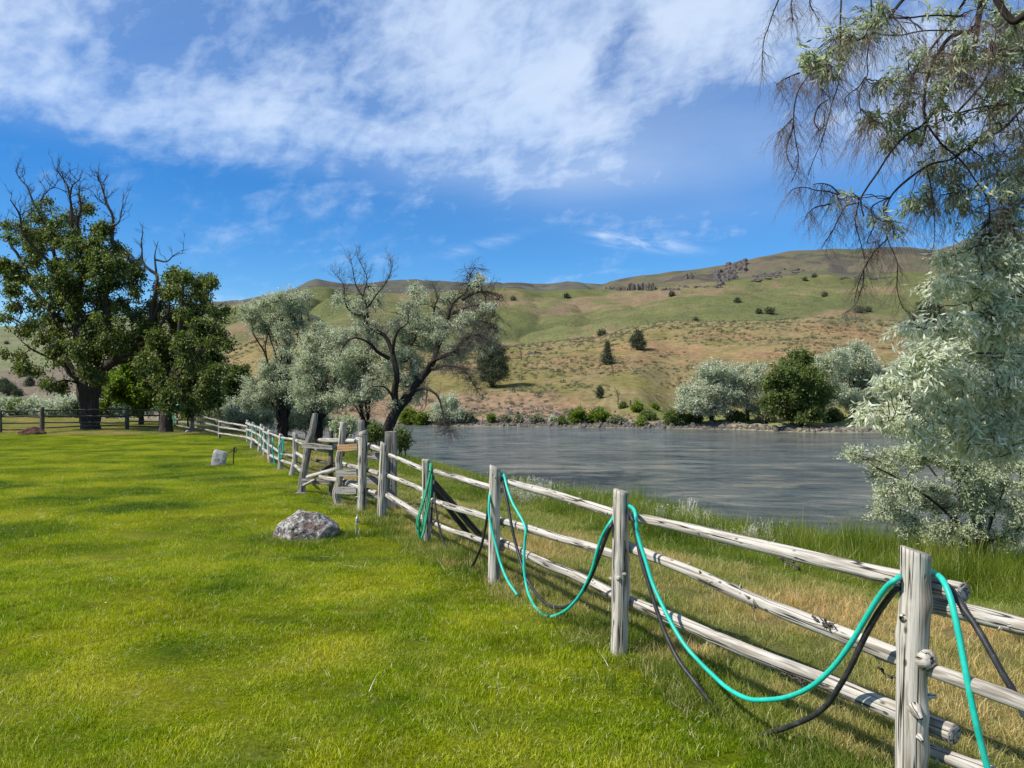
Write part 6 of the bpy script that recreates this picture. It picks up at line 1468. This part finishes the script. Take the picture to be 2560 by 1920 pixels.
# ------------------------------------------------------------------ near shrub at the right
def right_shrub():
    T = Tree(5); Y = 9.6; cv = conv(1.803, 1860, 540)
    bx = PX(2450, 1395, Y); b = np.array((bx[0], Y, float(near_h(bx[0], Y)) - .05))
    def lm(pts, r0, r1, dys, **k): return T.limb([b + T.r.normal(0, .05, 3) * (1, 1, 0)] + [PX(a, c, Y + d) for (a, c), d in zip(cv(pts), dys)], r0, r1, wig=.25, sides=7, **k)
    lm([(1040, 1400), (1020, 1250), (1070, 1110)], .032, .01, (0, 0, .2)); lm([(1060, 1450), (1070, 1250), (1090, 1150)], .03, .01, (.2, .3, .4)); lm([(1090, 1420), (1130, 1290), (1170, 1180)], .028, .01, (-.2, -.3, -.4))
    lm([(980, 1440), (900, 1350), (760, 1250), (600, 1150)], .03, .008, (-.1, -.3, -.5, -.6)); lm([(1000, 1440), (940, 1300), (930, 1150)], .026, .008, (.3, .6, .8)); lm([(1150, 1480), (1220, 1420), (1300, 1380)], .028, .008, (0, .2, .4))
    lm([(980, 1490), (880, 1450), (760, 1400), (680, 1350)], .022, .006, (.2, .5, .6, .6)); lm([(1100, 1480), (1180, 1440), (1230, 1360), (1220, 1250)], .024, .008, (-.3, -.3, -.2, -.2)); lm([(1000, 1380), (850, 1200), (760, 1100), (640, 1110)], .024, .008, (.6, .7, .8, .8))
    bl = [(500, 1075, 55, 38, .7), (620, 1130, 85, 70, .8), (760, 1085, 110, 65, 1), (900, 1075, 110, 65, 1), (700, 1240, 110, 70, .8), (650, 1330, 80, 55, .8), (760, 1400, 90, 55, .8), (850, 1270, 110, 80, .9), (1010, 1150, 120, 90, 1), (1000, 1300, 90, 90, .6),
          (900, 1420, 110, 55, .7), (1110, 1250, 100, 110, .7), (1190, 1100, 90, 80, 1), (1150, 1440, 110, 60, .45), (1250, 1350, 80, 100, .7), (1300, 1180, 80, 100, .8), (860, 1490, 90, 40, .4)]
    ts = []; A = []
    for (x, y, rx, ry, w) in bl:
        px, py = 1860 + x / 1.803, 540 + y / 1.803
        for rep in range(2):
            dy = T.r.uniform(-.7, .7); n = rx * ry / 9000 * w
            ts.append(T.blob(px, py, rx / 1.803 * .85, ry / 1.803 * .85, Y, int(12 * n) + 3, dy)); A.append(T.blob(px, py, rx * 1.1 / 1.803, ry * 1.1 / 1.803, Y, int(170 * n), dy, cl=6, cr=9))
    T.connect(np.vstack(ts), .010, .004, 6, .1, .1, 4, True, fine=False); A = np.vstack(A); A = A[A[:, 2] > b[2] + .25]
    P = T.connect(A, .003, .0014, 4, .03, .1, 3, maxlen=.28); T.leaves(P, 16, .044, .0125, .05, .022, .1, .5)
    T.bare(None, 60, .35, .003, .5, 5)
    T.build('olive_shrub', tuple(b), 'bark_olive', 'leaf_shrub', 'loose silvery green shrub on the riverbank behind the nearest post at the right', 'bush', fine_mat='twig')
right_shrub()

def right_tree():
    T = Tree(6)
    # trunk stands off the right edge on the bank
    base = np.array((6.6, 7.2, float(near_h(6.6, 7.2)) - .1))
    Tk = lambda pts, r0, r1, **k: T.limb([np.array(p, float) for p in pts], r0, r1, wig=.2, **k)
    Tk([base, (6.5, 7.1, .8), (6.25, 6.9, 2.0), (5.9, 6.7, 3.1)], .21, .15, sides=14, flare=True)
    Tk([(5.9, 6.7, 3.1), (5.2, 6.4, 4.2), (4.3, 6.0, 4.75), (3.3, 5.6, 5.0), (2.5, 5.3, 5.0)], .13, .03); Tk([(6.1, 6.8, 2.6), (5.6, 6.0, 3.3), (4.8, 5.5, 3.9), (3.9, 5.2, 4.3)], .10, .025); Tk([(6.3, 6.9, 1.9), (5.6, 6.6, 2.3), (4.6, 6.3, 2.6), (3.9, 6.1, 2.55)], .09, .02)
    Tk([(6.4, 7.0, 1.5), (5.6, 6.9, 1.7), (4.6, 6.6, 1.9), (3.7, 6.3, 1.85)], .08, .015); Tk([(6.0, 6.8, 2.9), (5.5, 7.2, 4.5), (4.6, 7.4, 5.8)], .12, .03); Tk([(6.4, 7.0, 1.4), (5.6, 6.3, 1.3), (4.6, 5.8, 1.5), (3.6, 5.7, 1.65)], .07, .012)
    c4 = conv(2.963, 1860, 0); c5 = conv(1.803, 1860, 540)
    def lm(cvf, pts, Y, r0, r1, **k):
        r0 *= .62; q = cvf(pts); n = len(q); ys = np.linspace(Y[0], Y[1], n); return T.limb([PX(a, b, y) for (a, b), y in zip(q, ys)], r0, r1, wig=.15, sides=6, n=int(14 + 6 * n), **k)
    lm(c4, [(1780, -60), (1710, 240), (1650, 420), (1560, 520), (1470, 620), (1420, 750), (1395, 840), (1340, 900), (1300, 1100)], (5.2, 5.3), .034, .010)
    lm(c4, [(2300, 640), (2074, 740), (1900, 770), (1750, 800), (1560, 860), (1450, 900)], (5.8, 5.4), .018, .005)
    lm(c4, [(2300, 600), (2074, 780), (1900, 950), (1700, 1060), (1500, 1200), (1350, 1240), (1200, 1340), (1080, 1460), (1030, 1600)], (5.6, 5.0), .020, .006)
    lm(c4, [(2300, 1200), (2074, 1480), (1900, 1620), (1760, 1700)], (5.8, 5.6), .022, .008)
    lm(c4, [(1760, -20), (1700, 220), (1500, 310), (1350, 560), (1320, 800), (1340, 900), (1200, 990), (1080, 1120), (980, 1280), (900, 1400), (850, 1500), (870, 1620)], (5.1, 4.7), .022, .005)
    lm(c4, [(1250, -60), (1150, 20), (1000, 190), (900, 270), (740, 330), (640, 400), (480, 540)], (5.0, 4.7), .020, .005)
    lm(c4, [(1640, 120), (1400, 100), (1200, 120), (940, 100), (860, 130), (760, 200)], (5.0, 4.9), .010, .004)
    lm(c4, [(1700, 240), (1350, 210), (1150, 240), (960, 230)], (5.3, 5.1), .010, .003); lm(c4, [(1340, 900), (1450, 1050), (1600, 1180), (1700, 1320), (1800, 1480), (1810, 1659)], (5.1, 5.1), .011, .005)
    lm(c4, [(940, -40), (940, 200), (915, 450), (920, 560), (860, 700), (870, 850)], (4.9, 4.9), .008, .003); lm(c4, [(2200, 100), (2000, 250), (1900, 380), (1780, 600), (1500, 900)], (6.5, 5.8), .03, .008)
    lm(c4, [(2300, -60), (2074, 110), (2000, 150), (1930, 80), (1850, -40)], (4.2, 4.3), .035, .02); lm(c4, [(1640, 0), (1480, 250), (1300, 500), (1240, 700), (1190, 900)], (5.4, 5.3), .018, .007); lm(c4, [(1560, 300), (1540, 560), (1440, 800), (1440, 1000)], (5.6, 5.5), .022, .008)
    for pts, Y, r0_ in (([(2900, 560), (2720, 640), (2560, 680), (2440, 700), (2350, 715)], (6.4, 5.4), .03), ([(2900, 760), (2700, 800), (2520, 790), (2380, 805), (2235, 818)], (6.4, 5.3), .03), ([(2900, 820), (2680, 850), (2500, 870), (2380, 880), (2270, 930)], (6.5, 5.3), .028), ([(2900, 900), (2700, 960), (2540, 950), (2380, 970), (2220, 960)], (6.4, 5.3), .028),
                   ([(2900, 980), (2680, 1040), (2500, 1050), (2350, 1055), (2190, 1060)], (6.4, 5.3), .026), ([(2900, 500), (2700, 560), (2550, 590), (2450, 600), (2380, 655)], (6.4, 5.5), .026), ([(2700, 900), (2620, 820), (2560, 740), (2500, 650)], (6.2, 5.6), .02), ([(2700, 1020), (2620, 940), (2480, 860), (2420, 760)], (6.2, 5.5), .02)):
        q = pts; ys = np.linspace(Y[0], Y[1], len(q)); T.limb([PX(a, b, y) for (a, b), y in zip(q, ys)], r0_ * .7, .004, wig=.15, sides=6, n=44)
    H = []
    for pts, Y in (([(280, -60), (245, 60), (200, 200), (165, 300), (155, 420), (150, 560)], 4.7), ([(490, 545), (440, 610), (400, 680), (375, 800), (372, 900), (380, 1000), (400, 1120), (405, 1180), (380, 1280), (350, 1340)], 4.7), ([(370, 900), (350, 1000), (320, 1080), (330, 1180), (380, 1260)], 4.7),
                   ([(720, -60), (715, 60), (700, 250), (690, 480), (690, 600), (640, 750), (600, 900), (560, 1020), (520, 1110), (480, 1200), (450, 1290)], 4.75), ([(620, 740), (550, 790), (520, 900), (560, 960), (590, 930), (600, 820)], 4.75), ([(700, 1445), (620, 1415), (540, 1408), (440, 1385), (370, 1395), (340, 1415)], 4.8), ([(710, 1440), (640, 1380), (570, 1362), (510, 1370)], 4.8),
                   ([(640, 1510), (530, 1530), (470, 1580), (455, 1620)], 4.8), ([(410, 540), (300, 590), (240, 630)], 4.7), ([(900, 570), (850, 640), (770, 700), (740, 760)], 4.8), ([(360, 880), (300, 940), (245, 990)], 4.7), ([(370, -40), (350, 40), (365, 150)], 4.8), ([(500, -40), (490, 40), (560, 160)], 4.8), ([(590, 560), (570, 640), (640, 740)], 4.75)):
        H.append(lm(c4, pts, (Y, Y), .0085, .0022, skel=False))
    for pts, Y in (([(655, -85), (625, -50), (630, 20), (640, 100), (685, 200), (690, 320), (720, 410), (760, 440)], 5.0), ([(645, 105), (590, 160), (540, 240), (510, 320), (495, 385)], 4.9), ([(517, -61), (460, -40), (430, 10), (400, 70), (350, 150)], 4.9), ([(517, -61), (510, -20), (505, 40), (530, 130), (545, 200)], 4.9), ([(822, -220), (845, -80), (855, 60), (852, 145)], 5.0), ([(540, 245), (535, 310), (500, 400), (445, 440)], 4.9), ([(655, -85), (580, -40), (590, 40), (560, 120), (620, 110)], 4.9)):
        H.append(lm(c5, pts, (Y, Y), .008, .0022, skel=False))
    # silver foliage masses: (px, py, rx, ry, Y, weight)
    low = [(2490, 640, 85, 75, 5.6, .9), (2420, 720, 80, 60, 5.6, .8), (2510, 790, 80, 85, 5.7, 1), (2350, 812, 90, 42, 5.4, .7), (2265, 815, 40, 16, 5.3, .8), (2440, 870, 100, 75, 5.6, 1), (2340, 880, 60, 40, 5.4, .7), (2295, 915, 55, 55, 5.3, .9), (2490, 950, 90, 85, 5.7, 1), (2360, 975, 90, 65, 5.5, .9), (2250, 955, 50, 38, 5.3, .8),
           (2310, 1045, 100, 45, 5.4, 1), (2440, 1065, 110, 60, 5.5, 1), (2210, 1055, 34, 26, 5.3, .9), (2560, 1060, 60, 80, 5.6, 1), (2500, 1125, 80, 40, 5.6, .9), (2370, 1110, 80, 30, 5.5, .8), (2170, 1020, 30, 22, 5.3, .6), (2600, 700, 90, 130, 5.8, .8), (2620, 950, 90, 130, 5.8, .8), (2345, 710, 40, 26, 5.4, .5), (2390, 655, 55, 22, 5.4, .5)]
    high = [(2310, 190, 110, 110, 5.2, .45), (2440, 130, 120, 140, 5.3, .7), (2520, 300, 90, 130, 5.5, .7), (2380, 380, 100, 110, 5.4, .6), (2255, 320, 50, 70, 5.2, .5), (2040, 150, 46, 34, 4.8, .9), (2095, 100, 40, 36, 4.8, .6), (2150, 60, 60, 50, 4.9, .35), (2085, 165, 50, 24, 4.8, .7), (2210, 210, 40, 20, 5, .5), (2290, 505, 70, 34, 5.2, .6), (2110, 492, 46, 16, 4.9, .9), (2190, 300, 26, 16, 5, .8),
            (2430, 500, 110, 60, 5.4, .7), (2530, 470, 70, 90, 5.6, .8), (2500, 570, 90, 45, 5.6, .9), (2170, 300, 20, 16, 4.9, .8), (2240, 560, 40, 24, 5.1, .5), (2550, 100, 90, 120, 5.2, .9), (2200, 30, 60, 40, 5.0, .4), (2620, 350, 80, 160, 5.8, .7)]
    for grp, leafy, col_lo, col_hi in ((low, 1.0, 0.0, 1.0), (high, .8, 0.0, .9)):
        ts = []; A = []
        for (px, py, rx, ry, Y, w) in grp:
            n = rx * ry / 3000.0 * w
            for rep in range(2):
                dy = T.r.uniform(-.5, .5); ts.append(T.blob(px, py, rx * .9, ry * .9, Y, int(5 * n) + 3, dy)); A.append(T.blob(px, py, rx * 1.1, ry * 1.1, Y, int((40 if grp is low else 25) * n) + 3, dy, cl=5, cr=19 if grp is low else 15))
        T.connect(np.vstack(ts), .0055, .0022, 7, .06, .1, 4, True, fine=False, up=0.0); A = np.vstack(A); fr = 5.0; A = A[fbm(A[:, 0] * fr, A[:, 2] * fr, A[:, 1] * fr, 2, 14) > (-.5 if grp is low else -.3)]
        P = T.connect(A, .0022, .0011, 5, .04, .12, 3, maxlen=.22, up=0.0)
        if grp is high:
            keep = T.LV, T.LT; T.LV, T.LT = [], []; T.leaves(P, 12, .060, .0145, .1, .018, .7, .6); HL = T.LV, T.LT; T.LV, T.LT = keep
        else: T.leaves(P, 19, .064, .016, .05, .020, .6, .6, .1, 1)
    # fine hanging twigs
    hp = np.vstack([p[3:] for p in H])
    fine = T.fine; T.fine = Geo(); T.bare(hp, 900, .13, .0013, .1, 4, droop=.9)
    up_pts = T.S[(T.S[:, 2] > 2.8)]; T.bare(up_pts, 2200, .24, .0016, .1, 5, droop=.9)
    red = T.fine; T.fine = fine
    root = T.build('overhanging_olive_tree', tuple(base), 'bark_olive', 'leaf_olive_near', 'silver leaved tree overhanging from the right edge with drooping bare twigs', fine_mat='twig')
    tag(red.build('drooping_twigs', M['twig_red'], root), kind='stuff')
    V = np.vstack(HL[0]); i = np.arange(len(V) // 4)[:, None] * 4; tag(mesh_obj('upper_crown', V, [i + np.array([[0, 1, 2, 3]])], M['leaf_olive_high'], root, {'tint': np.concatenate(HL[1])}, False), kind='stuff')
right_tree()

# ------------------------------------------------------------------ small cover on the opposite slope
def sage():
    src = []
    for k in range(5):
        r = np.random.default_rng(300 + k); n = 60
        d = r.normal(0, 1, (n, 3)); d[:, 2] = np.abs(d[:, 2]); d /= np.linalg.norm(d, axis=1, keepdims=True)
        c = d * np.array((.42, .42, .34)) * r.uniform(.3, 1, (n, 1)); a = r.normal(0, 1, (n, 3)); a /= np.linalg.norm(a, axis=1, keepdims=True)
        b = np.cross(a, d); sz = r.uniform(.10, .2, (n, 1)); V = np.stack([c - a * sz * .5, c + b * sz * .3, c + a * sz * .5 + d * .05, c - b * sz * .3], 1).reshape(-1, 3)
        i = np.arange(n)[:, None] * 4
        src.append(mesh_obj('s', V, [i + np.array([[0, 1, 2, 3]])], M[('leaf_sage', 'leaf_sage', 'leaf_sage_dark', 'leaf_sage_dark', 'leaf_sage')[k]], None, {'tint': np.repeat(r.random(n), 4)}, False))
    r = np.random.default_rng(77); N = 15000
    y = 66 + 150 * r.random(N) ** 1.0; u = r.uniform(-.42, .66, N); x = u * y
    rf = np.interp(1280 + F * u, RF_PX, RF_Y); k = (y > rf + 4) & (fbm(x / 9, y / 9, 0, 3, 91) + .9 * sstep(y, 140, 185) > -.05 + .3 * r.random(N)) & (hill_z(x, y) > -1.2)
    x, y = x[k], y[k]; n = len(x); z = hill_z(x, y) - .03; s = r.uniform(.45, 1.25, n) * (.8 + .3 * sstep(y, 100, 190)); s = np.where(r.random(n) < .06, s * 1.7, s)
    gn_scatter('sagebrush', np.stack([x, y, z], 1), np.stack([0 * x, 0 * x, r.uniform(0, 6.28, n)], 1), np.repeat(s[:, None], 3, 1), r.integers(0, 5, n), src, 'low sagebrush and bunch grass dotting the brown slope across the river')
M['leaf_sage_dark'] = leaf_mat('dark_sage', [(0.0, (0.05, 0.05, 0.025)), (0.6, (0.11, 0.105, 0.055)), (1.0, (0.18, 0.16, 0.09))], 0.1, 0.8, 0.1)
sage()

def stones():
    src = []
    for k in range(4):
        V, Fc = rock(None, (0, 0, 0), (.5, .42, .34), None, 400 + k, None, sub=2, amp=.5); src.append(mesh_obj('r', V, [Fc], M['shore_rock'], None, None, False))
    r = np.random.default_rng(5); n = 800
    px = np.concatenate([r.normal(1560, 190, n), r.uniform(980, 2400, 500), r.normal(1340, 80, 500)]); u = (px - 1280) / F; rf = np.interp(px, RF_PX, RF_Y)
    off = np.concatenate([np.abs(r.normal(0, 1.1, n)), np.abs(r.normal(0, .5, 500)), r.uniform(0, 9, 500)]); y = rf - .05 + off; x = u * y; n = len(x)
    s = r.uniform(.18, .55, n) * np.where(r.random(n) < .08, 1.9, 1)
    gn_scatter('shore_stones', np.stack([x, y, hill_z(x, y) - .04], 1), r.uniform(0, 6.28, (n, 3)), np.repeat(s[:, None], 3, 1), r.integers(0, 4, n), src, 'broken grey stones piled along the far waterline')
stones()

def outcrop(px0, px1, py0, py1, n, hpx, wpx, seed, label, slope=0.0):
    """basalt columns and blocks standing out of the slope"""
    r = np.random.default_rng(seed); g = Geo()
    for k in range(n):
        px = r.uniform(px0, px1); f = (px - px0) / max(1, px1 - px0); py = r.uniform(py0, py1) + slope * (f - .5)
        b = hit(px, py, 150); m = mpp(b[1]); w = wpx * m * r.uniform(.5, 1.3); h = hpx * m * r.uniform(.45, 1.15); ns = 6; a = np.arange(ns) * 2 * np.pi / ns + r.uniform(0, 1)
        ring = np.stack([np.cos(a), np.sin(a)], 1) * (1 + r.normal(0, .16, (ns, 1))); ln = r.normal(0, .12, 2) * h
        V = []
        for q, (zz, sc_) in enumerate(((-.5, 1.25), (.55, 1.0), (1.0, .7))): V.append(np.column_stack([b[0] + ring[:, 0] * w * sc_ + ln[0] * zz, b[1] + ring[:, 1] * w * sc_ + ln[1] * zz, b[2] + h * zz * (1 + r.normal(0, .08, ns)) if zz > 0 else np.full(ns, b[2] - h * .5)]))
        V.append(np.array([[b[0] + ln[0], b[1] + ln[1], b[2] + h * 1.02]])); V = np.vstack(V)
        i = np.arange(2)[:, None] * ns; j = np.arange(ns)[None]; Q = np.stack([i + j, i + (j + 1) % ns, i + ns + (j + 1) % ns, i + ns + j], -1).reshape(-1, 4)
        g.add(V, Q); g.F.setdefault(3, []).append(np.array([[2 * ns + q, 2 * ns + (q + 1) % ns, 3 * ns] for q in range(ns)]) + g.n - len(V))
    o = g.build('basalt_outcrop', M['basalt_far'], None, smooth=False); tag(o, label, None, None, 'structure')
def basalt_fn(t):
    n = t.noise(pos_of(t), .25, 5, .7); principled(t, t.ramp(n, [(0.3, (0.055, 0.048, 0.046)), (0.55, (0.105, 0.092, 0.082)), (0.7, (0.16, 0.135, 0.11))]), 0.95, .1, n, .6, 1.0)
M['basalt_far'] = material('basalt_cliff', basalt_fn)
outcrop(1570, 1638, 722, 727, 34, 15, 3.4, 1, 'row of dark basalt columns at the foot of the mesa')
outcrop(1512, 1572, 722, 727, 26, 6, 3.2, 2, 'low basalt ledge left of the columns')
outcrop(1790, 1866, 668, 704, 70, 7, 7.5, 3, 'big basalt cliff below the mesa top', -34)
outcrop(1818, 1868, 656, 664, 22, 6, 7.0, 4, 'craggy basalt knob on the mesa rim')
outcrop(1712, 1732, 690, 698, 14, 9, 3.6, 5, 'small dark crag on the mesa face')
outcrop(1884, 1930, 684, 702, 26, 2.5, 7.0, 6, 'dark scree patch on the mesa face', -12)
outcrop(1694, 1722, 716, 719, 12, 4, 3, 7, 'low dark ledge under the mesa, left'); outcrop(1736, 1812, 716, 719, 16, 3, 5, 8, 'long low ledge under the mesa')
outcrop(1640, 1700, 723, 726, 22, 4, 4.5, 12, 'thin dark ledge right of the basalt columns'); outcrop(1930, 2010, 668, 690, 18, 3, 7, 13, 'broken dark rocks right of the scree patch', -16); outcrop(2100, 2230, 694, 698, 30, 3, 6, 14, 'long flat dark ledge on the right hand slope')
outcrop(84, 108, 958, 972, 16, 11, 4.5, 9, 'upper dark rocks on the far left slope', -8); outcrop(50, 112, 986, 1000, 40, 9, 4.5, 10, 'lower dark rock band on the far left slope', -14)
outcrop(1320, 1350, 1024, 1036, 14, 7, 5, 11, 'dark rocks in the steep far bank', 0)

def poles():
    b = hit(1984, 985); Y = b[1]; r = empty('utility_pole', tuple(b), 'wooden utility pole with crossarm showing above the green tree', 'utility pole')
    t_ = PX(1984, 877, Y); g = Geo(); v, q, gg = tubes(np.array([[b - (0, 0, .3), t_]]), np.array([[.14, .11]]), 8); g.add(v, q, gg); g.build('pole', M['wood_dark'], r)
    a, c = PX(1966, 882, Y), PX(2004, 880, Y); g = Geo(); v, q, gg = tubes(np.array([[a, c]]), np.array([[.07, .07]]), 4); g.add(v, q, gg); g.build('crossarm', M['wood_dark'], r)
    for f in (.06, .35, .65, .94):
        p = a + (c - a) * f; g = Geo(); v, q, gg = tubes(np.array([[p, p + (0, 0, .14), p + (0, 0, .2)]]), np.array([[.05, .05, .02]]), 6); g.add(v, q, gg); g.build('insulator', M['metal'], r)
    b = hit(1831, 1000); g = Geo(); v, q, gg = tubes(np.array([[b - (0, 0, .3), PX(1831, 924, b[1])]]), np.array([[.12, .09]]), 8); g.add(v, q, gg); tag(g.build('utility_pole', M['wood_dark']), 'bare dark pole among the silver trees on the far bank', 'utility pole')
    b = hit(1576, 1013); g = Geo(); v, q, gg = tubes(np.array([[b - (0, 0, .3), PX(1576, 1000, b[1])]]), np.array([[.12, .1]]), 7); g.add(v, q, gg); tag(g.build('fence_post', M['wood_dark']), 'short dark post standing alone on the far slope', 'post')
    for (px, pb, pt_, sd, lb) in ((1303, 902, 872, 1, 'thin dead snag on the far slope right of the big juniper'), (1545, 1012, 984, 2, 'bare dead branches rising from a bush on the far slope'), (1533, 940, 918, 3, 'thin bare sapling below the conical juniper')):
        b = hit(px, pb); T = Tree(500 + sd); T.limb([b - (0, 0, .2), PX(px, (pb + pt_) / 2, b[1]), PX(px - 3, pt_, b[1])], .06, .02, wig=.3, sides=5); T.bare(None, 14, .7, .025, .6, 3); T.build('dead_tree', b, 'bark_olive', None, lb, 'dead tree')
poles()
